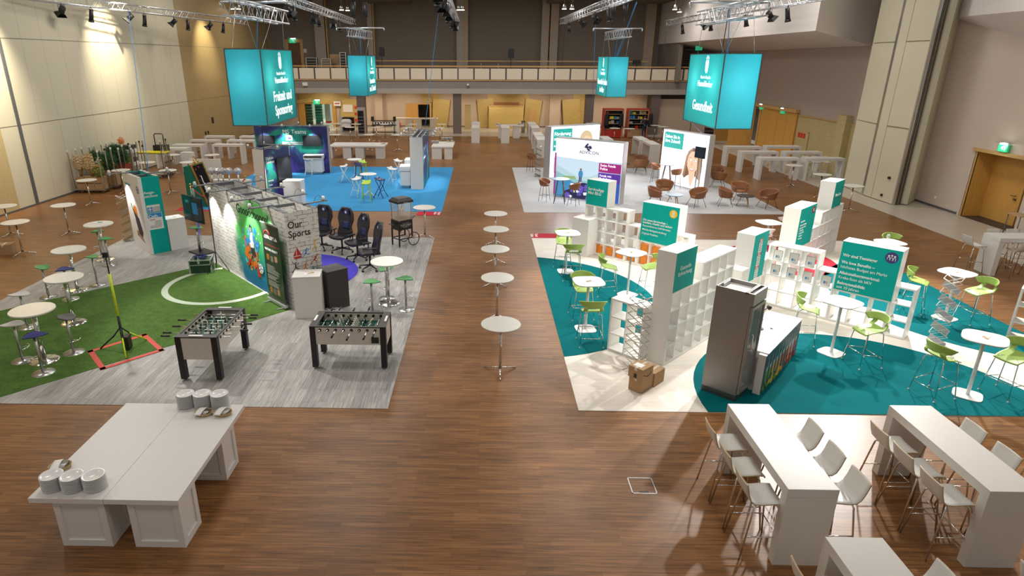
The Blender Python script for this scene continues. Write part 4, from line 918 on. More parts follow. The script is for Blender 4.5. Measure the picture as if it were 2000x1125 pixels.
MB().tube([(0, 0, .05), (0, 0, .75)], .028).build('mast', 'black', ct); MB().tube([(0, 0, .75), (0, 0, 1.65)], .03, 8, r2=.024).build('wrapped_mast', 'neon_yellow', ct)
MB().tube([(0, 0, 1.65), (0, 0, 2.0)], .014).build('upper_mast', 'black', ct); MB().box(-.05, .05, -.03, .03, 2.0, 2.1).build('camera_head', 'black', ct)
for k in range(3):
    a_ = -pi/2+.35+k*2*pi/3; MB().tube([(0, 0, .5), (.2*cos(a_), .2*sin(a_), .26)], .014).build('leg_brace', 'black', ct); MB().tube([(.16*cos(a_), .16*sin(a_), .31), (.5*cos(a_), .5*sin(a_), .01)], .016).build('leg', 'neon_yellow' if k != 2 else 'black', ct)
MB().box(.03, .13, -.1, .1, .02, .3).build('weight_bag', 'black', ct)
# ------------------------------------------------------------------ foosball tables
def foosball(label, loc, rz):
    L, D, t0, t1 = 1.46, .78, .56, .90
    t = thing('foosball_table', label, 'foosball table', loc+(.01,), rz)
    for x in (0, L-.11):
        for y in (0, D-.11): 
            lg = MB().box(x, x+.11, y, y+.11, .03, t1-.005).build('leg', 'black', t, bevel=.004); MB().cyl(x+.055, y+.055, 0, .03, .03, 12).build('foot', 'steel', lg)
    MB().box(.1, L-.1, .012, .04, t0-.04, t1-.02).build('side_panel', 'foos_white', t); MB().box(.1, L-.1, D-.04, D-.012, t0-.04, t1-.02).build('side_panel', 'foos_white', t)
    for x in (.012, L-.04): MB().box(x, x+.028, .1, D-.1, t0-.12, t1-.02).build('end_panel', 'foos_white', t)
    MB().box(.04, L-.04, .04, D-.04, t0+.14, t0+.16).build('playing_field', 'field', t)
    fl_ = MB().box(L/2-.006, L/2+.006, .05, D-.05, t0+.161, t0+.163)
    fl_.tube([(L/2+.11*cos(q*pi/12), D/2+.11*sin(q*pi/12), t0+.162) for q in range(24)], .004, 4, closed=True)
    for x in (.16, L-.16): fl_.box(x-.12, x-.115, D/2-.2, D/2+.2, t0+.161, t0+.163).box(x+.115, x+.12, D/2-.2, D/2+.2, t0+.161, t0+.163).box(x-.12, x+.12, D/2-.2, D/2-.195, t0+.161, t0+.163).box(x-.12, x+.12, D/2+.195, D/2+.2, t0+.161, t0+.163)
    fl_.build('field_lines', 'ink_white', t)
    rim = MB().box(0, .14, 0, D, t1-.02, t1).box(L-.14, L, 0, D, t1-.02, t1).box(.14, L-.14, 0, .05, t1-.02, t1).box(.14, L-.14, D-.05, D, t1-.02, t1); rim.build('rim', 'anthracite', t)
    for x in (.02, L-.06): MB().box(x, x+.04, D/2-.13, D/2+.13, t1, t1+.02).build('score_counter', 'paper', t)
    MB().vprism([(1.18, t0), (1.32, t0), (1.32, t0+.12), (1.18, t0+.12)], -.0, .013).build('ball_return', 'black', t)
    pat = [('b', 1), ('b', 2), ('w', 3), ('b', 5), ('w', 5), ('b', 3), ('w', 2), ('w', 1)]
    for i, (cc, k) in enumerate(pat):
        x = .2+(L-.4)*i/7; z = t1-.075; sh = rs.uniform(-.07, .07); near = cc == 'w'
        a0, a1 = (-.38, D+.14) if near else (-.14, D+.38)
        rd = MB().tube([(x, a0+sh, z), (x, a1+sh, z)], .009, 8).build('rod', 'chrome', t)
        MB().tube([(x, (a0+sh) if near else (a1+sh-.15), z), (x, (a0+sh+.15) if near else (a1+sh), z)], .019, 8).build('handle', 'black', rd)
        MB().tube([(x, -.004, z), (x, .012, z)], .028, 12).build('bearing', 'black', t); MB().tube([(x, D-.06, z), (x, D-.04, z)], .028, 12).build('bearing', 'black', t)
        tilt = rs.uniform(-.7, .7)
        for q in range(k):
            y = D/2+(q-(k-1)/2)*(.52/max(k, 2))+sh*.6; fg = MB(); kk = 0
            fg.tube([(0, 0, -.085), (0, 0, -.06), (0, 0, .0), (0, 0, .03)], .014, 8); fg.ball((0, 0, .045), .014, 8); fg.box(-.018, .018, -.011, .011, -.1, -.075)
            fg.turn(kk, Matrix.Rotation(tilt, 3, 'Y'), (x, y, z)); fg.build('player_figure', 'black' if cc == 'b' else 'cream_player', rd)
    return t
foosball('foosball table on the right, its long side facing the camera', (-3.27, 10.84), 0)
foosball('foosball table on the left, its short end facing the camera', (-4.83, 10.29), pi/2)
# ------------------------------------------------------------------ gaming chairs
def gaming_chair():
    t = thing('gaming_chair', '', 'chair')
    for k in range(5):
        a_ = k*2*pi/5+.3; lg = MB().tube([(.03*cos(a_), .03*sin(a_), .13), (.33*cos(a_), .33*sin(a_), .085)], .026, 8, r2=.018).build('star_foot', 'black', t)
        MB().tube([(.33*cos(a_)-.025*sin(a_), .33*sin(a_)+.025*cos(a_), .03), (.33*cos(a_)+.025*sin(a_), .33*sin(a_)-.025*cos(a_), .03)], .03, 12).build('caster', 'black', lg)
    MB().cyl(0, 0, .1, .42, .03).build('gas_lift', 'black', t)
    st_ = MB().shell(lambda u, v: ((v-.5)*.54, -.27+u*.52, .50+.05*abs(2*v-1)**3+.02*(u < .2)*0-.015*u), 8, 10, .09).build('seat', 'black_leather', t)
    def bk(u, v):
        w = .27 if u < .15 else (.27-.05*(u-.15)/.2 if u < .35 else (.22+.07*(u-.35)/.25 if u < .6 else (.29-.02*(u-.6)/.2 if u < .8 else .27-.13*((u-.8)/.2)**1.5)))
        q = 2*v-1
        return (q*w, .24+.16*u-.10*abs(q)**2.5, .50+.84*u)
    MB().shell(bk, 20, 12, .075).build('backrest', 'black_leather', t)
    MB().shell(lambda u, v: ((v-.5)*.24, .19+.02*u+.12*(.28+u*.22), .70+.22*u*1.0), 4, 4, .03).build('lumbar_cushion', 'navy', t)
    hr = MB().shell(lambda u, v: ((v-.5)*.22*(1-.3*u), .30+.03*u, 1.15+.14*u), 4, 4, .03).build('head_cushion', 'navy', t)
    em = MB().vprism([(-.03, 1.19), (-.035, 1.24), (0, 1.26), (.035, 1.24), (.03, 1.19), (.012, 1.175), (-.012, 1.175)], .272, .276); em.build('emblem', 'paper', hr)
    for s in (-1, 1):
        ar = MB().tube([(s*.28, .05, .46), (s*.31, .05, .5), (s*.31, .05, .68)], .02, 8).build('armrest', 'black', t); MB().box(s*.31-.045, s*.31+.045, -.12, .14, .68, .71).build('arm_pad', 'black', ar, bevel=.01)
    return t
gc = gaming_chair()
for i, (px_, py_, rz, lb) in enumerate(((630, 485.9, -.2, 'black gaming chair half hidden behind the Our Sports wall end'), (669.3, 492.8, -.45, 'black gaming chair facing the camera, with a white emblem on its head cushion'), (699.3, 506.7, -.8, 'black gaming chair third from the left, turned to the violet carpet'), (723.6, 526.3, -1.15, 'black gaming chair nearest the standing table, seen from its side'))):
    place(gc, i, lb, at(px_, py_)+(.01,), rz, 'black gaming chairs around the violet carpet')
# ------------------------------------------------------------------ popcorn cart
pc = thing('popcorn_cart', 'black popcorn machine on a two wheeled cart reading POPCORN', 'popcorn cart', (-2.57, 19.54, .01), radians(42))
for x in (-.25, .25):
    for y in (-.2, .2):
        if x < 0: lg = MB().box(x-.02, x+.02, y-.02, y+.02, .05, .62).build('leg', 'black', pc); MB().tube([(x-.015, y, .03), (x+.015, y, .03)], .03, 10).build('caster', 'black', lg)
        else: MB().box(x-.02, x+.02, y-.02, y+.02, .25, .62).build('leg', 'black', pc)
MB().box(-.25, .25, -.215, -.185, .24, .27).build('stretcher', 'black', pc); MB().box(-.25, .25, .185, .215, .24, .27).build('stretcher', 'black', pc); MB().box(-.265, -.235, -.185, .185, .24, .27).build('stretcher', 'black', pc)
def wheel(x, y, r, par):
    w = MB().tube([(x+r*cos(q*pi/14), y, .012+r+r*sin(q*pi/14)) for q in range(28)], .014, 8, closed=True).build('wheel', 'black', par)
    sp_ = MB()
    for q in range(8): sp_.tube([(x, y, .012+r), (x+(r-.01)*cos(q*pi/4), y, .012+r+(r-.01)*sin(q*pi/4))], .006, 6)
    sp_.build('spokes', 'steel', w)
wheel(.27, -.27, .21, pc); wheel(.27, .27, .21, pc)
MB().tube([(.27, -.27, .222), (.27, .27, .222)], .012).build('axle', 'steel', pc)
MB().box(-.27, .27, -.22, .22, .55, .86).build('cabinet', 'black', pc, bevel=.006)
text('POPCORN', .085, pc, (0, -.2225, .68), 0, 'lb_frame', .01, 'CENTER'); 
for zz_, wq in ((.77, .12), (.655, .16), (.635, .08)): MB().box(-wq, wq, -.2235, -.2215, zz_, zz_+.006).build('ornament', 'lb_frame', pc)
MB().box(-.45, -.27, -.12, .1, .74, .755).build('side_shelf', 'black', pc); MB().add([(.27, -.16, .84), (.27, .18, .84), (.55, 0, .90), (.27, -.16, .82), (.27, .18, .82), (.55, 0, .88)], [(0, 2, 1), (3, 4, 5), (0, 3, 5, 2), (1, 2, 5, 4)]).build('side_shelf', 'black', pc)
for x in (-.245, .245):
    for y in (-.2, .2): MB().box(x-.015, x+.015, y-.015, y+.015, .86, 1.42).build('post', 'steel', pc)
for x0, x1, y0, y1 in ((-.23, .23, -.203, -.2), (-.23, .23, .2, .203), (-.247, -.244, -.185, .185), (.244, .247, -.185, .185)): MB().box(x0, x1, y0, y1, .87, 1.41).build('glass_pane', 'glass', pc)
MB().lathe([(.07, 1.12), (.08, 1.16), (.08, 1.25), (.07, 1.26)], 20).build('kettle', 'chrome', pc); MB().tube([(0, 0, 1.26), (0, 0, 1.42)], .012).tube([(0, 0, 1.3), (.13, .02, 1.32), (.13, .02, 1.41)], .008).build('kettle_hanger', 'steel', pc)
mb = MB().box(-.23, .23, -.19, .19, .86, .875)
for i in range(160): mb.ball((rs.uniform(-.21, .21), rs.uniform(-.17, .17), .885+rs.uniform(0, .05)), .014, 5)
o = mb.build('popcorn', 'basket', pc); o['kind'] = 'stuff'
rf = MB(); rf.add([(-.3, -.25, 1.42), (.3, -.25, 1.42), (.3, .25, 1.42), (-.3, .25, 1.42), (-.3, -.25, 1.48), (.3, -.25, 1.48), (.3, .25, 1.48), (-.3, .25, 1.48), (-.22, -.17, 1.57), (.22, -.17, 1.57), (.22, .17, 1.57), (-.22, .17, 1.57)],
    [(3, 2, 1, 0), (0, 1, 5, 4), (1, 2, 6, 5), (2, 3, 7, 6), (3, 0, 4, 7), (4, 5, 9, 8), (5, 6, 10, 9), (6, 7, 11, 10), (7, 4, 8, 11), (8, 9, 10, 11)]); rf.build('roof', 'black', pc)
text('Popcorn', .05, pc, (0, -.2525, 1.432), 0, 'gold', 0, 'CENTER')
# ------------------------------------------------------------------ buffet table with plates (foreground)
def buffet(label, loc, rz, L, W, H_, cols, pw, pd, seam=True):
    t = thing('buffet_table', label, 'buffet table', loc+(0,), rz)
    if seam: MB().box(0, W/2-.002, 0, L, H_-.07, H_).build('tabletop', 'white_lam', t, bevel=.003); MB().box(W/2+.002, W, 0, L, H_-.07, H_).build('tabletop', 'white_lam', t, bevel=.003)
    else: MB().box(0, W, 0, L, H_-.07, H_).build('tabletop', 'white_lam', t, bevel=.003)
    for x, y in cols:
        MB().box(x+.02, x+pw-.02, y+.02, y+pd-.02, 0, H_-.072).build('plinth_box', 'white_lam', t)
        f = MB()
        for a_, b_, c_, d_ in ((x, x+.08, y, y+.02), (x+pw-.08, x+pw, y, y+.02), (x, x+.08, y+pd-.02, y+pd), (x+pw-.08, x+pw, y+pd-.02, y+pd), (x, x+.02, y+.02, y+.08), (x, x+.02, y+pd-.08, y+pd-.02), (x+pw-.02, x+pw, y+.02, y+.08), (x+pw-.02, x+pw, y+pd-.08, y+pd-.02)): f.box(a_, b_, c_, d_, 0, H_-.072)
        for z0, z1 in ((0, .09), (H_-.13, H_-.072)): f.box(x+.08, x+pw-.08, y, y+.02, z0, z1).box(x+.08, x+pw-.08, y+pd-.02, y+pd, z0, z1).box(x, x+.02, y+.08, y+pd-.08, z0, z1).box(x+pw-.02, x+pw, y+.08, y+pd-.08, z0, z1)
        f.build('frame_moulding', 'white_lam', t)
    return t
BT = .74
buffet('large white two part buffet table with panelled plinths in the left foreground', (-5.41, 6.04), 0, 2.21, 1.82, BT, ((.25, .04), (1.16, .04), (.25, 1.36), (1.16, 1.36)), .63, .45)
def plate():
    o = MB().lathe([(.0001, .006), (.075, .006), (.085, .012), (.128, .021), (.132, .024), (.128, .025), (.085, .017), (.07, .011), (.0001, .011)], 30).build('dinner_plate', 'porcelain'); tag(o, '', 'plate'); return o
plt = plate(); PN = 0
def stack(px_, py_, z, n_, label, group):
    global PN
    zt = z+n_*.0125+.012; x, y = at(px_, py_, zt)
    for k in range(n_):
        o = plt if PN == 0 else plt.copy()
        if PN: COL.objects.link(o)
        o.location = (x+rs.uniform(-.002, .002), y+rs.uniform(-.002, .002), z+k*.0125-.005); o['label'] = label; o['group'] = group; PN += 1
q_ = [(99, 926, 'left'), (138.5, 927.5, 'middle'), (181.5, 926, 'right')]
for px_, py_, w_ in q_: stack(px_, py_, BT, 15, f'white plate in the {w_} stack at the near end of the buffet table', f'plates in the {w_} stack at the near end')
for px_, py_, w_ in ((361, 767.5, 'left'), (394, 767.5, 'middle'), (427.5, 767.5, 'right')): stack(px_, py_, BT, 17, f'white plate in the {w_} stack at the far end of the buffet table', f'plates in the {w_} stack at the far end')
def cutlery_basket(label, loc, rz):
    t = thing('cutlery_basket', label, 'basket', loc+(BT,), rz)
    MB().lathe([(.0001, 0), (.10, .0), (.115, .05), (.12, .055), (.112, .055), (.1, .006), (.0001, .006)], 24, sx=1.15, sy=.85).build('basket', 'basket', t)
    MB().shell(lambda u, v: (-.09+u*.10, (v-.5)*.24, .05+.018*sin(v*pi)+.006), 3, 8, .004).build('napkin', 'paper', t)
    mb = MB()
    for i in range(9): mb.tube([(.0+.012*i*.6, -.07, .05), (.02+.012*i*.7, .07, .055)], .004, 5)
    mb.build('cutlery', 'steel', t); return t
cutlery_basket('wicker cutlery basket with napkin at the far end, left one', at(398, 806, BT+.03), -.1); cutlery_basket('wicker cutlery basket with napkin at the far end, right one by the corner', at(436, 806, BT+.03), -.1)
cutlery_basket('wicker cutlery basket behind the near plate stacks', at(118, 912, BT+.02), .3)
# ------------------------------------------------------------------ white shelf stand
PT, FT, SD = .37, .036, .39
def bookcase(label, loc, rz, cols, rows, end=None, closed=False, group='white open cube shelves'):
    t = thing('cube_shelf', label, 'shelf', (loc[0], loc[1], .014), rz, group); W_, H_ = cols*PT+FT-.004, rows*PT+FT
    mb = MB().box(0, FT, 0, SD, 0, H_).box(W_-FT, W_, 0, SD, 0, H_).box(FT, W_-FT, 0, SD, 0, FT).box(FT, W_-FT, 0, SD, H_-FT, H_); mb.build('outer_frame', 'white_shelf', t, bevel=.002)
    for i in range(1, rows): MB().box(FT, W_-FT, .002, SD-.002, i*PT, i*PT+.022).build('shelf_board', 'white_shelf', t)
    for i in range(1, cols): MB().box(i*PT, i*PT+.022, .004, SD-.004, FT, H_-FT).build('divider', 'white_shelf', t)
    if closed: MB().box(-.004, W_+.004, -.006, 0, 0, H_).build('front_panel', 'white_shelf', t)
    return t
def off(loc, rz, x, y=0, z=0): return (loc[0]+x*cos(rz)-y*sin(rz), loc[1]+x*sin(rz)+y*cos(rz), z)
def signbox(label, loc, rz, w, h, z, d=.42, m_='teal_sign', face=True):
    t = thing('sign_box', label, 'sign', (loc[0], loc[1], z+.014), rz)
    MB().box(0, w, 0, d, 0, h).build('body', 'white_shelf', t, bevel=.002); MB().box(.008, w-.008, -.004, 0, .008, h-.008).build('sign_face', m_, t); return t
R45 = radians(45)
def row(origin, rz, spec, tag_): # spec: (cols, rows, label)
    x = 0; out = []
    for c, r, lb in spec:
        lo = off(origin, rz, x); out.append((bookcase(lb, lo, rz, c, r), x, c, r)); x += c*PT+FT
    return out
A0 = (3.2, 19.0)
row(A0, -R45, ((4, 4, 'tall white cube shelf four by four under the two line teal sign box'), (1, 3, 'narrow white cube shelf between the two app signs'), (3, 2, 'low white cube shelf with orange boxes under the teal sign with phone icon'), (1, 3, 'narrow white cube shelf right of the teal sign with phone icon')), '')
s1 = signbox('leftmost teal sign box reading Mini EKG', off(A0, -R45, 0), -R45, .77, .77, 4*PT+FT)
text('ServiceApp\nMini EKG', .125, s1, (.06, -.006, .45), 0, 'ink_white', .012)
s2 = signbox('large teal sign box with a yellow phone icon', off(A0, -R45, 1.98, -.02), -R45, 1.15, 1.13, 2*PT+FT)
text('Die neue ServiceApp –\nmodern, intuitiv und sicher:', .083, s2, (.06, -.006, .60), 0, 'ink_white', .018, line=.9); text('Personalisierte Self-Services\n\nMobile Belegeinreichung\n\nDigitale Postbox', .078, s2, (.06, -.006, .43), 0, 'ink_white', .002, line=.72)
def disc(p, x, z, r, m_, y=-.0045): return MB().vprism(circ(x, z, r, 32), y-.002, y).build('round_icon', m_, p)
k = disc(s2, .97, .93, .115, 'gold_disc'); MB().box(.93, 1.01, -.0085, -.0065, .86, 1.0).build('phone_icon', 'ink_white', k); MB().box(.942, .998, -.0095, -.0085, .885, .985).build('phone_screen', 'gold_disc', k); MB().box(.955, .985, -.0105, -.0095, .91, .96).build('phone_sheet', 'ink_white', k)
plinth('white closed cabinet behind the left end of the app shelf', at(1118.9, 424.3, 1.15), -R45, .6, .5, 1.15, 'white_shelf', 'cabinet')
C0 = (3.63, 11.15)
c_ = row(C0, R45, ((3, 4, 'white cube shelf four rows high under the Gesunde Erfrischung box'), (4, 5, 'tallest white cube shelf with glasses in its cells beside the fridge')), '')
s3 = signbox('box sign reading Gesunde Erfrischung on the shelf corner beside the cardboard boxes', off(C0, R45, 0), R45, .8, .80, 4*PT+FT, .39)
text('Gesunde\nErfrischung', .118, s3, (.4, -.006, .42), 0, 'ink_white', .0, 'CENTER')
MB().box(-.006, 0, 0, SD, 0, 4*PT+FT).build('end_panel', 'white_shelf', c_[0][0])
D0 = (2.65, 11.88)
bookcase('low white cube shelf three rows high by the zigzag rack and cartons', D0, -R45, 2, 3)
E0 = (5.98, 13.67)
row(E0, R45, ((1, 3, 'single column white cube shelf in front of the three sticker tower'), (2, 2, 'low white cube shelf carrying the three sticker tower'), (2, 3, 'white cube shelf behind the three sticker tower')), '')
s4 = signbox('tall teal sign box with three red and white test stickers', off(E0, R45, PT+FT+.0, -.01), R45, .8, 1.14, 2*PT+FT)
for i in range(3):
    z = .80-.33*i; MB().box(.3, .48, -.0065, -.0045, z-.14, z+.12).build('sticker', 'paper', s4); MB().box(.3, .48, -.0085, -.0065, z+.12, z+.19).build('sticker_head', 'sticker_red', s4)
    text('TEST', .055, s4, (.305, -.010, z+.135), 0, 'ink_white', .01)
    mb = MB()
    for j in range(5): mb.box(.32, .46-.02*(j % 2), -.0075, -.0065, z+.08-.045*j, z+.095-.045*j)
    mb.build('sticker_text', 'ink', s4)
F0 = (6.98, 14.7)
f_ = row(F0, -R45, ((3, 4, 'white cube shelf with framed certificates in its upper two rows'), (1, 3, 'narrow white cube shelf with one framed certificate left of the Testsieger sign'), (3, 2, 'low white cube shelf under the Wir sind Testsieger sign'), (1, 3, 'narrow white cube shelf right of the Wir sind Testsieger sign')), '')
s5 = signbox('large teal sign box reading Wir sind Testsieger with violet people icon', off(F0, -R45, 4*PT+2*FT, -.02), -R45, 1.17, 1.14, 2*PT+FT)
for i, (tx_, b_) in enumerate((('Wir sind Testsieger', 1), ('We love Benefits –', 1), ('höchstes Budget am Markt', 0), ('Alleinstellungsmerkmal:', 1), ('Krebs-Scan als bKV', 0), ('Beitragsstabilität', 1), ('seit 10 Jahren', 0))):
    text(tx_, .092, s5, (.06, -.006, (.80, .64, .53, .39, .28, .15, .05)[i]), 0, 'ink_white', .02*b_+.001, sx=.92)
k = disc(s5, .98, .96, .125, 'violet_disc'); mb = MB()
for q in (-.055, 0, .055):
    mb.vprism(circ(.98+q, .995+(.012 if q == 0 else 0), .019, 14), -.0085, -.0065); mb.tube([(.98+q-.02, -.007, .9), (.98+q-.022, -.007, .955), (.98+q, -.007, .968), (.98+q+.022, -.007, .955), (.98+q+.02, -.007, .9)], .006, 5)
mb.build('people_icon', 'ink_white', k)
G0 = (8.6, 16.7)
row(G0, R45, ((3, 2, 'low white cube shelf under the teal sign with the red round icon'), (2, 3, 'white cube shelf three rows high between the two rear sign boxes'), (5, 4, 'white cube shelf row under the rearmost teal sign box')), '')
s6 = signbox('teal sign box with red round icon behind the framed certificates', off(G0, R45, 0, -.02), R45, 1.2, 1.14, 2*PT+FT, .43)
text('Innovation:', .07, s6, (.12, -.006, .74), 0, 'ink_white', .02); text('Kostenerstattung\nganz neu gedacht\n• Ambulant\n• Zahnärztlich\n• Stationär\n• Vorsorge', .066, s6, (.12, -.006, .64), 0, 'ink_white', .002, line=1.15)
k = disc(s6, .98, .98, .105, 'red_disc'); text('%', .12, k, (.98, -.0085, .94), 0, 'ink_white', .01, 'CENTER')
s7 = signbox('rearmost teal sign box reading Krebs-Scan', off(G0, R45, 2.6, 0), R45, .8, .80, 4*PT+FT, .42)
text('Krebs-Scan', .13, s7, (.4, -.006, .34), 0, 'ink_white', .015, 'CENTER', sx=.85)
bookcase('white cube shelf cut off by the right edge of the photo', (11.5, 12.7), -R45, 3, 3)
# orange boxes, picture frames, jars in the cells
ob = None; n = 0
for c, r in ((1, 0), (2, 0), (4, 0), (5, 0), (5, 1), (6, 0), (6, 1), (3, 0)):
    x = c*PT+.06+(FT if c > 3 else 0)+(FT if c > 4 else 0); lo = off(A0, -R45, x, .12); w = .2
    o = MB().box(0, w, 0, .16, 0, .24).build('orange_box', 'orange', bevel=.004) if ob is None else ob.copy()
    if ob is not None: COL.objects.link(o)
    else: ob = o
    o.location = (lo[0], lo[1], .014+r*PT+(FT if r == 0 else .022)); o.rotation_euler = (0, 0, -R45); tag(o, 'orange box in app shelf, '+('bottom' if r == 0 else 'second')+' row, column '+('one', 'two', 'three', 'four', 'five', 'six', 'seven')[c]+' from left', 'box', 'orange boxes in the app shelf'); n += 1
def pframe():
    t = thing('picture_frame', '', 'picture frame'); k = 0
    mb = MB().box(-.10, .10, 0, .012, 0, .24).box(-.075, .075, -.004, 0, .03, .21, 1); mb.turn(0, Matrix.Rotation(-.12, 3, 'X')); mb.build('frame', ['frame_white', 'paper'], t)
    mb = MB().box(-.045, .045, -.006, -.004, .05, .11).box(-.045, -.01, -.008, -.006, .05, .11, 1); mb.turn(0, Matrix.Rotation(-.12, 3, 'X')); mb.build('certificate', ['lb_frame', 'sp_blue'], t)
    mb = MB(); 
    for a in ((-.103, -.097), (.097, .103)): mb.box(a[0], a[1], -.005, .0, 0, .24)
    mb.box(-.103, .103, -.005, 0, .236, .243); mb.turn(0, Matrix.Rotation(-.12, 3, 'X')); mb.build('frame_edge', 'joint', t); return t
pf = pframe(); n = 0
for c, r in ((0, 3), (1, 3), (2, 3), (0, 2), (1, 2), (2, 2), (3, 2)):
    x = c*PT+.2+(FT if c > 2 else 0); lo = off(F0, -R45, x, .1)
    place(pf, n, ('top' if r == 3 else 'second')+' row framed certificate, '+('first', 'second', 'third', 'fourth')[c]+' from the left in the shelf', (lo[0], lo[1], .014+r*PT+.022), -R45, 'framed certificates on the shelf'); n += 1
jar = MB().lathe([(.03, 0), (.036, .01), (.036, .08), (.028, .1), (.03, .12)], 12).build('drinking_glass', 'jar_glass'); tag(jar, '', 'glass'); n = 0
for c in range(3, 7):
    for r in range(5):
        if (c*7+r*3) % 4 == 0: continue
        for q in (.12, .24):
            lo = off(C0, R45, c*PT+q+FT, .12); o = jar if n == 0 else jar.copy()
            if n: COL.objects.link(o)
            o.location = (lo[0], lo[1], .014+r*PT+(FT if r == 0 else .022)); tag(o, 'small clear drinking glass in the tallest cube shelf, '+('lowest', 'second', 'third', 'fourth', 'top')[r]+' row', 'glass', 'drinking glasses in the '+('lowest', 'second', 'third', 'fourth', 'top')[r]+' row of the tallest shelf'); n += 1
zigzag('chrome zigzag literature rack before the low cube shelf and the cartons', at(1238, 722), radians(45), 5, .34, 1.5, 'chrome', 'chrome', False)
zigzag('white zigzag literature rack right of the Testsieger shelf', (9.72, 12.3), radians(45), 5, .34, 1.5, 'white_lam', 'alu', True)
def carton(label, loc, rz, w, d, h, z=.014, tape_=True, extra=False):
    t = thing('cardboard_box', label, 'box', (loc[0], loc[1], z), rz); MB().box(0, w, 0, d, 0, h).build('box_body', 'cardboard', t, bevel=.003)
    MB().box(w/2-.025, w/2+.025, -.002, d+.002, h-.06, h+.002).build('tape', 'tape', t)
    if extra:
        MB().box(.05, .22, .06, .2, h, h+.003).build('shipping_label', 'paper', t); MB().box(w/2-.03, w/2+.03, -.004, -.002, .02, .10).build('dark_print', 'ink', t)
        MB().tube([(w+.001, .05+.03*q, .1-.05*sin(q*pi/8)) for q in range(9)], .006, 5).build('curved_mark', 'ink', t)
    return t
carton('lower left cardboard box on the pale vinyl by the zigzag rack', (2.73, 10.21), -R45, .27, .38, .27)
carton('right cardboard box on the pale vinyl beside the stacked pair', (3.03, 10.46), -R45, .26, .36, .27)
carton('upper cardboard box with white label and curved black mark', (2.70, 10.20), -R45-.03, .30, .34, .22, .285, True, True)
# steel fridge with glass door
fr = thing('display_fridge', 'tall stainless steel fridge with glass door, seen from its side', 'fridge', (4.54, 9.75, .014), radians(47))
W_, D_, H_ = .58, .66, 2.04
MB().box(0, .03, .04, D_, .06, H_).build('side_wall', 'brushed', fr); MB().box(W_-.03, W_, .04, D_, .06, H_).build('side_wall', 'brushed', fr); MB().box(.03, W_-.03, D_-.03, D_, .06, H_).build('back_wall', 'brushed', fr)
MB().box(0, W_, .04, D_, .0, .12).build('base', 'dark_steel', fr); MB().box(.03, W_-.03, .04, D_-.03, H_-.28, H_-.07).build('head_box', 'white_lam', fr); MB().box(0, W_, 0, .04, H_-.22, H_).build('head_panel', 'brushed', fr); MB().box(0, W_, .1, .16, H_-.03, H_+.002).build('vent_strip', 'black', fr); MB().box(.2, W_-.1, D_-.06, D_-.04, H_-.06, H_-.0).build('inner_grille', 'lb_frame', fr)
dr = MB().box(0, W_, -.01, .03, .16, .24).box(0, W_, -.01, .03, H_-.30, H_-.24).box(0, .05, -.01, .03, .24, H_-.30).box(W_-.05, W_, -.01, .03, .24, H_-.30).build('door', 'brushed', fr); MB().box(.05, W_-.05, .005, .012, .24, H_-.30).build('glass', 'glass', dr); MB().tube([(.07, -.012, 1.02), (.07, -.06, 1.03), (.07, -.06, 1.30), (.07, -.012, 1.31)], .011).build('handle', 'chrome', dr)
for i in range(4): MB().box(.04, W_-.04, .06, D_-.05, .45+.32*i, .456+.32*i).build('wire_shelf', 'glass', fr)
MB().box(.03, W_-.03, .04, D_-.03, .12, .14).build('floor_panel', 'white_lam', fr)
# counter with fruit picture
ct_r = radians(50); q1 = at(1564.1, 630.8, .80); q2 = at(1501, 611, .80); dep = min(1.0, sqrt((q1[0]-q2[0])**2+(q1[1]-q2[1])**2))
co = thing('bar_counter', 'white bar counter with a dark drinks and fruit picture on its front', 'counter', (5.06, 10.02, .014), ct_r)
MB().box(.1, 2.2, .01, dep, 0, .78).box(0, .1, .01, .14, 0, .78).build('body', 'white_lam', co); MB().box(.09, 2.21, -.0, dep+.01, .78, .80).build('worktop', 'white_lam', co)
galaxy('slate_print', [(.3, (.02, .03, .035)), (.5, (.05, .07, .08)), (.7, (.12, .10, .08))], 2.5)
MB().box(.005, 2.195, .004, .01, .01, .775).build('picture_panel', 'slate_print', co)
for nm, c in (('fr_red', (.5, .02, .01)), ('fr_orange', (.8, .28, .02)), ('fr_yellow', (.75, .5, .04)), ('fr_green', (.16, .35, .03)), ('fr_pink', (.7, .3, .3))): mat(nm, c, .5)
for i in range(10):
    x = .18+.2*i; m_ = ('fr_green', 'fr_green', 'fr_yellow', 'fr_orange', 'fr_orange', 'fr_red', 'fr_red', 'fr_orange', 'fr_pink', 'fr_red')[i]
    MB().vprism([(x-.045, .2), (x+.045, .2), (x+.06, .5), (x-.06, .5)], .002, .004).build('glass_print', 'lb_frame', co); MB().vprism([(x-.043, .21), (x+.043, .21), (x+.054, .42), (x-.054, .42)], .0005, .002).build('juice_print', m_, co); MB().vprism([(x, .4), (x+.012, .4), (x+.06, .68), (x+.048, .68)], 0, .001).build('straw_print', 'paper', co)
mb = {}
for i in range(60):
    x = rs.uniform(.06, 2.14); z = rs.uniform(.05, .2); nm = ('fr_green', 'fr_yellow', 'fr_orange', 'fr_red')[min(3, int(x/2.2*4+rs.uniform(-.6, .6)) if x > .3 else 0)]; mb.setdefault(nm, MB()).vprism(circ(x, z, rs.uniform(.03, .06), 12), -.0005*(i % 9)-.001, -.0005*(i % 9)-.0006)
for nm in mb: mb[nm].build('fruit_print', nm, co)
lo = at(1497, 640, .85)
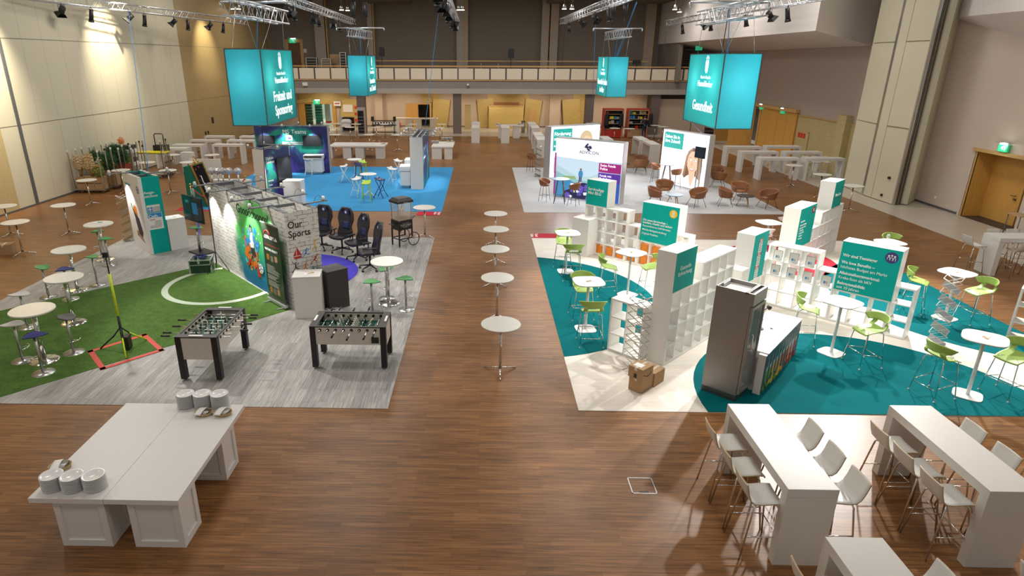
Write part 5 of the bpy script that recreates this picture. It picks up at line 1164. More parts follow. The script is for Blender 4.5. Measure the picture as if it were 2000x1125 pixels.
dj = thing('drink_dispenser', 'clear glass drink dispenser on the white bar counter', 'jar', (lo[0], lo[1], .816), 0); MB().lathe([(.07, 0), (.085, .03), (.085, .2), (.06, .24), (.05, .25), (.05, .27)], 20).build('jar_body', 'jar_glass', dj); MB().tube([(.05, -.06, .05), (.07, -.1, .05)], .012).build('tap', 'black', dj)
dl = thing('desk_lamp', 'small black clamp lamp behind the fridge on the counter', 'lamp', (lo[0]-.12, lo[1]+.02, .816), 0); MB().cyl(0, 0, 0, .015, .07).build('base', 'black', dl); MB().tube([(0, 0, .01), (.03, 0, .2), (.0, 0, .36), (.1, 0, .46)], .008).build('arm', 'black', dl); MB().tube([(.08, 0, .47), (.13, 0, .43)], .03, 10, r2=.045).build('shade', 'black', dl)
# ------------------------------------------------------------------ white tables and lime chairs of the shelf stand
def superell(r, n_=48, p=3.4, sx=1): return [(sx*r*abs(cos(t))**(2/p)*(1 if cos(t) > 0 else -1), r*abs(sin(t))**(2/p)*(1 if sin(t) > 0 else -1)) for t in [2*pi*i/n_ for i in range(n_)]]
def soft_table():
    t = thing('high_table', '', 'high table'); MB().prism(superell(.335), 1.125, 1.14).build('tabletop', 'white_plastic', t); MB().prism(superell(.325), 1.115, 1.125).build('table_edge', 'table_edge', t); MB().cyl(0, 0, .015, 1.12, .03, 16).build('column', 'white_plastic', t); MB().prism(superell(.225, p=4), 0, .014).build('base_plate', 'white_plastic', t); return t
sft = soft_table(); n = 0; G = 'white high tables with rounded square tops'
for px_, py_, rz, lb in ((1109, 455.5, .1, 'white high table at the red mat, left of the app shelf'), (1233, 493.7, .75, 'white high table before the low cells of the app shelf'), (1149.9, 550.3, .1, 'white high table nearest the aisle in the teal arc'), (1645, 590, .55, 'white high table before the Testsieger sign'), (1869.8, 532.8, .45, 'white high table on the teal carpet near the right bridge table'), (1924, 660.8, .9, 'white high table in the right front with brown cards on top'), (1502, 434.6, .2, 'white high table behind the three sticker tower with white chairs'), (1738.6, 473.6, .2, 'white high table behind the Testsieger sign with a glass on it')):
    x, y = at(px_, py_, 1.14); place(sft, n, lb, (x, y, .014), rz, G)
    c = MB().obox((0, 0, .004), (.13, .05, .006), rz+.5).obox((.05, .05, .003), (.15, .1, .004), rz-.2, 1).build('menu_card', ['ply', 'paper']); c.location = (x, y, 1.155); tag(c, 'menu card on '+lb.replace('white high ', ''), 'card'); n += 1
def lime_chair(m_='lime'):
    t = thing('high_chair', '', 'high chair')
    def f(u, v):
        q = 2*v-1
        if u < .45:                    # seat from front edge to the rear
            s = u/.45; y = -.22+.36*s; w = .215-.02*(1-s)+.012*sin(s*pi); return (q*w, y, .76-.015*(1-q*q)-.02*(1-s)**3*3+.03*s**3)
        if u < .7:
            s = (u-.45)/.25; w = .215-.02*s; return (q*w*(1-.0*s), .14+.11*sin(s*pi/2)*(1-.0*q*q)-.10*abs(q)**3*(s)*.6, .79+.11*s)
        s = (u-.7)/.3; a = q*1.25; w = .195+.085*s; return (w*sin(a)*1.12, .25+.02*s-(.205+.09*s)*(1-cos(a)), .90+.16*s-.05*abs(q)**2*s-.02*abs(q)**2)
    MB().shell(f, 26, 20, .014, hole=lambda u, v: .50 < u < .70 and .19 < v < .81).build('seat_shell', m_, t)
    for sx in (-1, 1):
        for sy in (-1, 1): lg = MB().tube([(sx*.10, sy*.08, .735), (sx*.165, sy*.15, .73), (sx*.18, sy*.165, .71), (sx*.25, sy*.24, .012)], .0095, 8).build('leg', 'chrome', t); MB().cyl(sx*.25, sy*.24, 0, .014, .014, 10).build('foot_cap', 'white_plastic', lg)
    for y, z in ((-.205, .30), (.215, .20)): MB().tube([(-.222, y, z), (.222, y, z)], .008, 6).build('footrest', 'chrome', t)
    for x in (-.222, .222): MB().tube([(x, -.205, .3), (x, .215, .24)], .008, 6).build('stretcher', 'chrome', t)
    return t
lc = lime_chair(); G = 'lime green high chairs of the shelf stand'
D = radians
for n, (x, y, rz, lb) in enumerate(((2.39, 17.55, D(-8), 'lime high chair behind the table at the red mat'), (2.50, 16.35, D(178), 'lime high chair in front of the table at the red mat'), (3.24, 15.15, D(85), 'lime high chair facing the low app shelf table, its back to the aisle'), (2.36, 13.62, D(5), 'lime high chair behind the table nearest the aisle'), (2.33, 12.15, D(180), 'lime high chair in front of the table nearest the aisle'), (4.35, 15.2, D(-85), 'lime high chair partly hidden by the Gesunde Erfrischung box'),
     (6.95, 12.42, D(62), 'lime high chair left of the table before the Testsieger sign'), (7.62, 11.35, D(-82), 'lime high chair right of the table before the Testsieger sign'), (8.2, 10.15, D(106), 'lime high chair left of the right front table'), (9.5, 10.2, D(-70), 'lime high chair right of the right front table, cut by the photo edge'), (10.45, 14.28, D(50), 'lime high chair behind the white zigzag rack'), (11.4, 13.6, D(-85), 'lime high chair at the edge of the teal carpet by the parquet'))):
    place(lc, n, lb, (x, y, .014), rz, G)
dup(lc, 'lime high chair at the far right corner, only its rim in the photo', (10.35, 9.75, .014), D(-60), G)
dup(lc, 'lime high chair behind the Testsieger sign table, only its rim showing', (at(1745, 470, .9))+(.014,), D(0), G)
wc = lime_chair('white_plastic')
for n, (px_, py_, rz, lb) in enumerate(((1528, 437, 200, 'white high chair right of the table behind the three sticker tower'), (1490, 462, 170, 'white high chair half hidden behind the three sticker tower'))): place(wc, n, lb, at(px_, py_, .76)+(.014,), D(rz), 'white high chairs behind the sign towers')
cup = MB().lathe([(.03, 0), (.035, .1), (.05, .16), (.03, .22)], 14).build('glass_vase', 'jar_glass'); cup.location = at(1733, 470, 1.2)+(1.155,); tag(cup, 'small clear glass vase on the table behind the Testsieger sign', 'vase')
# ------------------------------------------------------------------ blue stand
y0 = 33.0
xl, xr = ony(495.5, 249.3, y0)[0], ony(633, 249.3, y0)[0]
MW = framewall('media_wall', 'long galaxy print wall of the blue stand with two black screens', (xl, y0), 0, xr-xl+.12, .55, 2.4, 'galaxy_print', 'lb_frame', 'lb_frame', 'lb_frame')
wL = xr-xl
def tvset(label, p0, p1, par=None):
    (xa, za), (xb, zb) = ony(p0[0], p0[1], y0-.06), ony(p1[0], p1[1], y0-.06)
    t = thing('wall_screen', label, 'screen', (xa, y0-.07, zb), 0); MB().box(0, xb-xa, 0, .06, 0, za-zb).build('housing', 'black', t); MB().box(.02, xb-xa-.02, -.004, 0, .03, za-zb-.02).build('screen', 'screen', t); return t
tvset('left black flat screen on the galaxy print wall', (500.8, 264.6), (537.3, 284.3)); tvset('right black flat screen on the galaxy print wall', (590.6, 264.6), (628.6, 285.6))
xa, za = ony(551.5, 261, y0); text('MS Teams', .30, MW, (xa-xl, -.004, za-.01), 0, 'ink_white', .01)
xa, za = ony(558.6, 274.5, y0); xb, zb = ony(570.8, 264.2, y0); lg = MB().box(xa-xl, xb-xl, -.008, -.002, za, zb).build('logo_tile', 'ink_white', MW, bevel=.01)
for q in (.45, .68): MB().vprism(circ(xa-xl+(xb-xa)*q, (za+zb)/2-.02, .05, 16), -.012, -.008).build('logo_mark', 'violet_carpet', lg)
for i, s_ in enumerate(('- Digitale Mitarbeiterinfo', '- Effiziente Kommunikation', '  im Gespräch')): xa, za = ony(548.5, 279.8+3.4*i, y0); text(s_, .125, MW, (xa-xl, -.004, za), 0, 'ink_white', .012)
spots(MW, (wL*.14, wL*.44, wL*.83), 0, 2.415, False, ['left arm spotlight over the galaxy wall', 'middle arm spotlight over the galaxy wall', 'right arm spotlight over the galaxy wall'], 'spotlights on the galaxy wall', 160)
spots(MW, (wL*.25, wL*.56, wL*.9), .55, 2.415, True, ['left rear arm spotlight behind the galaxy wall', 'middle rear arm spotlight behind the galaxy wall', 'right rear arm spotlight behind the galaxy wall'], 'spotlights on the galaxy wall')
NWr = radians(-18)
NW = framewall('media_wall', 'short galaxy print wall set at an angle in the left of the blue stand', (-8.98, 24.44+.05), NWr, .5, 1.75, 2.36, 'portal_white', 'lb_frame', 'lb_frame', 'galaxy_print', bar=.05)
text('Digitale\nServices', .16, NW, (.505, .12, 1.95), pi/2, 'ink_white', .012)
for i in range(4): text(('Beratung', 'Online', 'App', 'Video')[i], .09, NW, (.505, .15, 1.1-.17*i), pi/2, 'ink_white', .01)
t = thing('wall_screen', 'black flat screen on the angled galaxy wall', 'screen', off((-8.98, 24.49), NWr, .57, .72, 1.0), NWr+pi/2); MB().box(0, .95, 0, .06, 0, .95).build('housing', 'black', t); MB().box(.02, .93, -.004, 0, .03, .93).build('screen', 'screen', t)
for k_, (dx, dy, rr, lb) in enumerate(((.5, .35, pi/2, 'near right'), (.5, 1.35, pi/2, 'far right'), (0, .35, -pi/2, 'near left'), (0, 1.35, -pi/2, 'far left'))):
    lo = off((-8.98, 24.49), NWr, dx, dy, 2.385); dup(sp_proto, lb+' arm spotlight on the angled galaxy wall', lo, NWr+rr, 'spotlights on the angled galaxy wall')
    if dx: li = off((-8.98, 24.49), NWr, 1.0, dy, 2.3); light('SPOT', 'arm_lamp', li, 110, (1, .98, .95), off((-8.98, 24.49), NWr, .4, dy, .3), .03, 70, .6)
DW = framewall('divider_wall', 'grey ended dividing wall of the blue stand with a galaxy print side', (-3.3, 28.75), 0, .58, 3.7, 2.36, 'lb_frame', 'lb_frame', 'lb_frame', 'galaxy_print')
DW['label'] = 'grey ended dividing wall of the blue stand with a galaxy print side'
for c in DW.children:
    if c.name.startswith('front_panel'): c.data.materials[0] = MAT['portal_white']
text('+', .5, DW, (.585, .8, 1.6), pi/2, 'ink_white', .02); text('Innovation', .2, DW, (.585, .5, 1.3), pi/2, 'ink_white', .02)
MW_ = [(-3.3, 28.75)]
k = 0
for s_, x, rz in ((-1, -3.3, -pi/2), (1, -2.72, pi/2)):
    for j in range(3):
        lo = (x, 29.35+1.05*j, 2.385); place(sp_proto, 1, ('near', 'middle', 'far')[j]+(' left' if s_ < 0 else ' right')+' arm spotlight on the dividing wall', lo, rz, 'spotlights on the dividing wall')
        light('SPOT', 'arm_lamp', (x+s_*.46, lo[1], 2.3), 110, (1, .98, .95), (x-s_*.1, lo[1], .3), .03, 70, .6)
t = thing('wall_screen', 'black flat screen seen edge on at the left of the dividing wall', 'screen', (-3.31, 30.4, 1.0), -pi/2); MB().box(-.5, .5, -.08, 0, 0, .9).build('housing', 'black', t)
def kiosk(label, loc, rz, w=.85, d=.5):
    t = thing('demo_counter', label, 'counter', (loc[0], loc[1], .01), rz); MB().box(.04, w-.04, .04, d, .12, .78).build('cabinet', 'white_lam', t); MB().box(0, w, 0, d, .80, .84).box(0, w, 0, d, .97, 1.0).box(0, .02, 0, d, .84, .97).box(w-.02, w, 0, d, .84, .97).box(.02, w-.02, d-.02, d, .84, .97).build('open_top_shelf', 'white_lam', t); MB().box(.1, w-.1, .1, d-.05, 0, .12).build('base', 'steel', t); MB().box(w/2-.06, w/2+.06, .2, .26, 1.0, 1.012).build('cable_port', 'lb_frame', t); return t
xk = ony(594, 336, 32.4)[0]; kiosk('white demo counter under the right screen of the galaxy wall', (xk, 32.45), 0, .98, .5)
kiosk('white demo counter at the near left side of the dividing wall', (-3.85, 29.85), -pi/2, .85, .5); kiosk('white demo counter at the far left side of the dividing wall', (-3.85, 31.9), -pi/2, .85, .5)
pz = (-8.04, 24.93); plinth('white plinth in front of the angled galaxy wall', pz, 0, .72, .6, 1.05)
def miura(m_, label, px_, py_, rz, first=[None]):
    key = m_; G = 'angular bar stools on the blue carpet'
    if key not in MI:
        t = thing('angular_stool', label, 'bar stool')
        MB().shell(lambda u, v: ((v-.5)*.36*(1-.25*u*0), -.17+.34*u, .76+.03*abs(2*v-1)**2+(.10*max(0, u-.7)/.3)), 8, 6, .03).build('seat', m_, t)
        for sx in (-1, 1):
            MB().tube([(sx*.13, -.15, .75), (sx*.15, -.05, .48), (sx*.17, -.10, .3), (sx*.21, -.25, 0)], .017, 6).build('leg', m_, t); MB().tube([(sx*.13, .15, .77), (sx*.15, -.03, .48), (sx*.17, .10, .25), (sx*.19, .24, 0)], .017, 6).build('leg', m_, t)
        MB().tube([(-.17, -.10, .3), (.17, -.10, .3)], .014, 6).build('footrest', m_, t); MI[key] = t; o = t
    else: o = dup(MI[key], label, (0, 0, 0))
    x, y = at(px_, py_); o.location = (x, y, .01); o.rotation_euler = (0, 0, rz); o['group'] = G
MI = {}
miura('white_plastic', 'leftmost white angular stool on the blue carpet', 673.5, 356.8, -1.2); miura('navy', 'navy angular stool behind the rear round table of the blue stand', 701.7, 353.5, .3); miura('lime_hi', 'bright lime angular stool right of the rear round table', 709.5, 347.6, .5)
miura('white_plastic', 'white angular stool left of the front round table on blue carpet', 698.5, 385, -.6); miura('lime_hi', 'bright lime angular stool nearest the camera on blue carpet', 717, 393.8, 0); miura('navy', 'navy angular stool right of the front round table on blue carpet', 743.5, 386, 1.2)
miura('white_plastic', 'white angular stool by the far demo counter of the dividing wall', 779, 344.8, 1.1); miura('white_plastic', 'white angular stool by the near demo counter of the dividing wall', 767, 362.8, 1.1)
miura('navy', 'navy angular stool next to the angled galaxy wall screen', 558.5, 355, .6); miura('lime_hi', 'bright lime angular stool half hidden behind the angled galaxy wall', 553, 349, .4); miura('white_plastic', 'white stool before the demo counter under the right screen', 605, 343.5, 3.1)
def tri_table():
    t = thing('round_table', '', 'table'); MB().lathe([(.36, .975), (.37, .985), (.37, .995), (.365, 1.0)], 36).build('tabletop', 'white_plastic', t); MB().cyl(0, 0, .2, .98, .022).build('column', 'white_plastic', t)
    for k in range(3): a_ = pi/2+k*2*pi/3; MB().tube([(0, 0, .25), (.08*cos(a_), .08*sin(a_), .2), (.34*cos(a_), .34*sin(a_), .012)], .02, 8).build('leg', 'white_plastic', t)
    return t
tt = tri_table(); place(tt, 0, 'rear round white table on the blue carpet', at(692.4, 311.3, 1.0)+(.01,), 0, 'round tables on the blue carpet'); dup(tt, 'front round white table on the blue carpet', at(719, 339.9, 1.0)+(.01,), 0, 'round tables on the blue carpet')
# ------------------------------------------------------------------ lounge stand: back-lit picture walls
def lightwall(name, label, a, b, D_, H_):
    rz = atan2(b[1]-a[1], b[0]-a[0]); L_ = sqrt((b[0]-a[0])**2+(b[1]-a[1])**2)
    t = thing(name, label, 'backlit wall', (a[0], a[1], .01), rz); MB().box(0, L_, .01, D_, 0, H_).build('frame_box', 'lb_frame', t); MB().box(.02, L_-.02, 0, .012, .03, H_-.03).build('backlit_fabric', 'lightbox_white', t)
    light('AREA', 'backlit_glow', tuple(off(a, rz, L_/2, -.06, H_/2)), 90, (.92, .95, 1), tuple(off(a, rz, L_/2, -3, H_/2-.3)), L_*.9, sy=H_*.85)
    return t, L_
lit('lightbox_white', (.86, .89, .95), .85)
def lg_(nm, c, e=.7): return lit(nm, c, e)
for nm, c in (('lb_teal', (.0, .33, .29)), ('lb_magenta', (.30, .015, .17)), ('lb_purple', (.09, .03, .30)), ('lb_blue', (.03, .08, .36)), ('lb_sky', (.50, .65, .78)), ('lb_hill', (.24, .45, .48)), ('lb_hill2', (.40, .58, .62)), ('lb_lake', (.05, .22, .42)), ('lb_green', (.25, .38, .16)), ('lb_navy', (.015, .015, .07)), ('lb_yellow', (.62, .58, .06)), ('lb_violet', (.11, .08, .40)), ('lb_skin', (.85, .48, .33)), ('lb_hair', (.16, .085, .045)), ('lb_hair2', (.33, .19, .11)), ('lb_lip', (.65, .16, .14)), ('lb_grey', (.55, .58, .62)), ('lb_coat', (.78, .82, .9)), ('lb_blond', (.55, .42, .25)), ('lb_ink', (.03, .03, .08)), ('lb_shade', (.62, .33, .22))): lg_(nm, c)
lit('lb_text', (.9, .93, .93), .95)
def pr(par, pts, m_, y): return MB().vprism(pts, y-.0005, y).build('picture_print', m_, par)
AV, La = lightwall('backlit_wall', 'backlit wall with a mountain landscape picture and magenta panels', (3.17, 27.55), (5.72, 25.72), .42, 2.55)
Y_ = [-.001]
def P_(par, pts, m_): Y_[0] -= .0006; return pr(par, pts, m_, Y_[0])
P_(AV, [(.02, .03), (La-.02, .03), (La-.02, 1.72), (2.1, 1.68), (.9, 1.72), (.02, 1.75)], 'lb_sky')
P_(AV, [(.02, .03), (La-.02, .03), (La-.02, 1.38), (2.3, 1.3), (1.7, 1.02), (1.1, .98), (.6, 1.2), (.02, 1.42)], 'lb_hill2'); P_(AV, [(.02, .03), (La-.02, .03), (La-.02, 1.15), (2.4, 1.0), (1.6, .82), (.8, .86), (.3, 1.05), (.02, 1.15)], 'lb_hill'); P_(AV, [(.02, .03), (1.2, .03), (1.0, .7), (.5, .88), (.02, .78)], 'lb_lake'); P_(AV, [(.35, .82), (1.1, .86), (1.0, .98), (.5, .95)], 'lb_green')
heap = [(.45, .03), (.55, .3), (.85, .42), (1.0, .68), (1.25, .72), (1.5, .74), (1.85, .70), (2.05, .6), (2.3, .5), (2.4, .03)]; P_(AV, heap, 'lb_navy')
for i in range(46):
    x = rs.uniform(.55, 2.2); zmax = min(.66, .25+(x-.45)*.75) if x < 1.1 else .66; z = rs.uniform(.08, zmax); r = rs.uniform(.04, .13); k = rs.randint(5, 8)
    P_(AV, [(x+r*rs.uniform(.6, 1.5)*cos(2*pi*j/k), z+r*rs.uniform(.5, 1)*sin(2*pi*j/k)) for j in range(k)], ('lb_violet', 'lb_navy', 'lb_yellow', 'lb_violet', 'lb_coat')[i % 5] if z < .42 or i % 5 != 2 else 'lb_violet')
for pts in ([(1.22, .72), (1.27, .72), (1.30, 1.0), (1.24, 1.0)], [(1.30, .72), (1.35, .72), (1.36, 1.0), (1.31, 1.0)]): P_(AV, pts, 'lb_navy')
P_(AV, [(1.21, .98), (1.39, .98), (1.41, 1.15), (1.36, 1.25), (1.24, 1.25), (1.19, 1.12)], 'lb_lake'); P_(AV, circ(1.30, 1.30, .045, 14), 'lb_hair')
P_(AV, [(.02, .1), (.09, .1), (.09, 1.9), (.02, 1.9)], 'lb_magenta'); P_(AV, [(2.12, 1.28), (La-.03, 1.28), (La-.03, 1.66), (2.12, 1.66)], 'lb_magenta'); P_(AV, [(2.12, .55), (La-.03, .3), (La-.03, 1.25), (2.12, 1.25)], 'lb_purple'); P_(AV, [(2.7, .05), (La-.03, .05), (La-.03, .9), (2.9, .8)], 'lb_blue')
text('ADVICON', .19, AV, (1.18, -.046, 1.97), 0, 'lb_ink', .004, spacing=1.05); text('Swiss Fonds\nPolice', .15, AV, (2.18, -.046, 1.52), 0, 'lb_text', .008, sx=.95); text('Fonds wie\nIhr Leben', .13, AV, (2.18, -.046, 1.1), 0, 'lb_text', .008)
for pts in ([(1.42, 2.3), (1.55, 2.42), (1.6, 2.36), (1.52, 2.3)], [(1.38, 2.24), (1.5, 2.34), (1.62, 2.24), (1.55, 2.18)], [(1.58, 2.3), (1.7, 2.32), (1.76, 2.22), (1.64, 2.16)], [(1.5, 2.18), (1.6, 2.2), (1.7, 2.1), (1.58, 2.1)]): P_(AV, pts, 'lb_ink')
Y_[0] = -.001
FO, Lf = lightwall('backlit_wall', 'backlit wall reading Förderung behind the landscape wall, with a blond head', (3.42, 31.9), (6.15, 33.6), .5, 2.55)
P_(FO, [(.15, 1.35), (1.35, 1.35), (1.35, 2.42), (.15, 2.42)], 'lb_teal'); text('Förderung\nnutzen', .25, FO, (.2, -.02, 2.1), 0, 'lb_text', .012); text('In allen Lagen', .15, FO, (.2, -.02, 1.55), 0, 'lb_text', .012)
P_(FO, circ(2.3, 1.85, .42, 24), 'lb_blond'); P_(FO, circ(2.35, 1.7, .3, 20), 'lb_skin'); P_(FO, [(2.1, 1.72), (2.6, 1.72), (2.6, 1.62), (2.1, 1.62)], 'lb_ink'); P_(FO, [(1.7, .03), (3.1, .03), (2.9, 1.2), (2.3, 1.4), (1.9, 1.1)], 'lb_coat'); P_(FO, [(.03, 1.9), (.09, 1.9), (.09, .1), (.03, .1)], 'lb_grey')
MB().box(.22, .62, -.03, -.02, .25, 1.05).build('info_sheet', 'paper', FO)
Y_[0] = -.001
SE, Ls = lightwall('backlit_wall', 'backlit wall reading Sehen Sie in Ihre Zukunft with a smiling woman', (8.80, 31.25), (10.12, 28.55), .32, 2.55)
P_(SE, [(.12, 1.72), (1.4, 1.72), (1.4, 2.45), (.12, 2.45)], 'lb_teal'); text('Sehen Sie in\nIhre Zukunft', .215, SE, (.19, -.006, 2.18), 0, 'lb_text', .015, sx=.93)
def S(pts, m_): P_(SE, [(2.15+(x-.5)*1.15, z) for x, z in pts], m_)
S([(.05, .9), (.0, .6), (.1, .45), (.9, .45), (1.0, .7), (1.02, 1.2), (.95, 1.6), (.75, 1.86), (.45, 1.9), (.2, 1.7), (.1, 1.3)], 'lb_hair'); S([(.0, .03), (.1, .45), (.3, .62), (.7, .62), (.9, .5), (1.05, .03)], 'lb_coat'); S([(.35, .85), (.35, .6), (.5, .05), (.68, .6), (.68, .85)], 'lb_skin')
S([(.2, 1.35), (.22, 1.05), (.32, .82), (.48, .70), (.62, .74), (.76, .95), (.8, 1.3), (.76, 1.58), (.6, 1.74), (.38, 1.72), (.24, 1.58)], 'lb_skin'); S([(.05, .9), (.12, 1.5), (.3, 1.8), (.5, 1.86), (.34, 1.66), (.24, 1.5), (.2, 1.2), (.16, .9), (.1, .5), (.0, .6)], 'lb_hair2'); S([(.78, 1.3), (.84, 1.0), (.8, .6), (.95, .45), (1.02, .9), (1.0, 1.5), (.8, 1.8), (.6, 1.86), (.74, 1.62)], 'lb_hair2')
for ex in (.35, .62): S([(ex-.07, 1.32), (ex, 1.36), (ex+.08, 1.32), (ex, 1.29)], 'lb_text'); S([(ex-.03+.025*cos(a), 1.325+.03*sin(a)) for a in [q*pi/5 for q in range(10)]], 'lb_lake'); S([(ex-.09, 1.42), (ex, 1.46), (ex+.09, 1.43), (ex, 1.435)], 'lb_hair')
S([(.34, .95), (.48, .93), (.64, .96), (.6, .88), (.49, .83), (.4, .87)], 'lb_lip'); S([(.37, .94), (.49, .93), (.61, .95), (.57, .90), (.49, .88), (.42, .90)], 'lb_text'); S([(.46, 1.3), (.43, 1.1), (.47, 1.06), (.54, 1.08), (.5, 1.12), (.49, 1.3)], 'lb_shade')
lo = off((8.80, 31.25), SE.rotation_euler.z, 2.88, -.32, .01); sc_ = thing('screen_stand', 'dark flat screen on a twin pole stand before the smiling woman', 'display', lo, SE.rotation_euler.z); MB().box(-.3, .3, -.05, 0, 1.55, 2.05).build('screen', 'screen', sc_); MB().box(-.12, -.08, 0, .04, 0, 1.6).box(.08, .12, 0, .04, 0, 1.6).build('poles', 'chrome', sc_); MB().box(-.3, .3, -.15, .25, 0, .015).build('base', 'steel', sc_)
# ------------------------------------------------------------------ cognac chairs
def tub(seat, W_, legs, hi, name, cat):
    t = thing(name, '', cat); R_ = W_/2
    def f(u, v):
        a = -pi/2+(u-.5)*2*pi*.86+pi        # open side faces -y
        a = pi/2+(u-.5)*2*pi*.80
        e = abs(u-.5)*2; hgt = hi*(1-.50*e**1.7); r = R_*(.70+.30*v**.7); return (r*cos(a)*1.03, r*sin(a)*.86+.02, seat-.03+v*hgt+.03*(1-v)*0)
    MB().shell(f, 26, 6, .03).build('backrest', 'cognac', t); MB().lathe([(.0001, seat-.06), (R_*.66, seat-.055), (R_*.76, seat-.02), (R_*.72, seat+.02), (.0001, seat+.035)], 26, (0, -.015), sy=.9, sx=1.03).build('seat', 'cognac', t)
    for sx in (-1, 1):
        for sy in (-1, 1): MB().tube([(sx*R_*.45, sy*R_*.45, seat-.05), (sx*R_*(.62+.2*legs), sy*R_*(.62+.15*legs), 0)], .009, 6).build('leg', 'black', t)
    if seat > .6: MB().tube([(R_*.58*c_[0]*(.9+.12*legs), R_*.56*c_[1]*(.9+.1*legs), .26) for c_ in ((-1, -1), (1, -1), (1, 1), (-1, 1))], .007, 6, closed=True).build('footrest', 'black', t)
    else: MB().tube([(-R_*.8, R_*.45, seat-.04), (-R_*.8, R_*.5, seat+.06), (R_*.8, R_*.5, seat+.06), (R_*.8, R_*.45, seat-.04)], .008, 6).build('back_wire', 'black', t)
    return t
lo_ = tub(.42, .75, .9, .40, 'lounge_chair', 'lounge chair'); n = 0; G = 'cognac leather tub chairs on the pale grey carpet'
for x, y, rz, lb in ((8.45, 33.5, D(165), 'cognac tub chair before the bridge tables, front one of the pair'), (8.7, 34.75, D(0), 'cognac tub chair before the bridge tables, rear one of the pair'), (7.95, 27.2, D(-5), 'cognac tub chair behind the low blue table'), (7.2, 25.75, D(75), 'cognac tub chair left of the low blue table'), (8.85, 25.55, D(-75), 'cognac tub chair right of the low blue table'), (10.1, 25.75, D(75), 'cognac tub chair left of the low dark table'), (11.1, 26.9, D(-5), 'cognac tub chair behind the low dark table'), (11.7, 25.45, D(-75), 'cognac tub chair right of the low dark table'), (11.2, 29.8, D(150), 'cognac tub chair right of the smiling woman wall, front one'), (11.6, 31.3, D(-20), 'cognac tub chair right of the smiling woman wall, rear one')): place(lo_, n, lb, (x, y, .01), rz, G); n += 1
hi_ = tub(.72, .54, .5, .29, 'bar_chair', 'bar chair'); n = 0; G = 'cognac leather bar chairs with wire legs'
for x, y, rz, lb in ((2.67, 26.4, D(60), 'cognac bar chair left of the blue high table by the landscape wall'), (3.8, 25.6, D(-120), 'cognac bar chair right of the blue high table by the landscape wall'), (2.65, 33.9, D(60), 'cognac bar chair beside the zigzag rack at the rear right stand'), (8.5, 30.8, D(60), 'cognac bar chair left of the blue high table by the smiling woman'), (9.05, 29.35, D(-150), 'cognac bar chair right of the blue high table by the smiling woman'), (5.95, 27.6, D(200), 'cognac bar chair mostly hidden behind the landscape wall end')): place(hi_, n, lb, (x, y, .01), rz, G); n += 1
def wood_table(h, r, m_, name='wooden_leg_table'):
    t = thing(name, '', 'table'); MB().lathe([(r-.01, h-.025), (r, h-.01), (r-.005, h)], 32).build('tabletop', m_, t)
    for k in range(4 if h > .6 else 3): a_ = .6+k*2*pi/(4 if h > .6 else 3); MB().tube([(r*.35*cos(a_), r*.35*sin(a_), h-.02), (r*.85*cos(a_), r*.85*sin(a_), 0)], .022, 8, r2=.015).build('leg', 'walnut' if h > .6 else 'oak_frame', t)
    if h > .6: MB().tube([(r*.7*cos(.6+k*pi/2), r*.7*sin(.6+k*pi/2), .3) for k in range(4)], .008, 6, closed=True).build('stretcher', 'black', t)
    return t
t = wood_table(1.02, .38, 'blue_table'); place(t, 0, 'blue high table with wooden legs before the landscape wall', (3.28, 26.08, .01), 0, 'high tables with wooden legs'); dup(t, 'blue high table with dark legs before the smiling woman', (8.85, 30.15, .01), 0, 'high tables with wooden legs')
t = wood_table(.45, .36, 'blue_table'); place(t, 0, 'low blue round table between three cognac chairs', (7.99, 25.8, .01), 0)
t = wood_table(.45, .36, 'dark_table'); place(t, 0, 'low dark round table between three cognac chairs', (10.88, 25.7, .01), 0, 'low dark tables'); dup(t, 'low dark round table left of the rear pair of cognac chairs', (7.6, 34.0, .01), 0, 'low dark tables')
zigzag('chrome zigzag literature rack left of the Förderung wall', at(1050, 345), radians(80), 6, .3, 1.55, 'steel', 'steel', True)
pd = MB().obox((0, 0, .004), (.16, .1, .008), .3).build('card_stack', 'paper'); pd.location = (3.24, 26.1, 1.032); tag(pd, 'small stack of white cards on the blue high table', 'card')
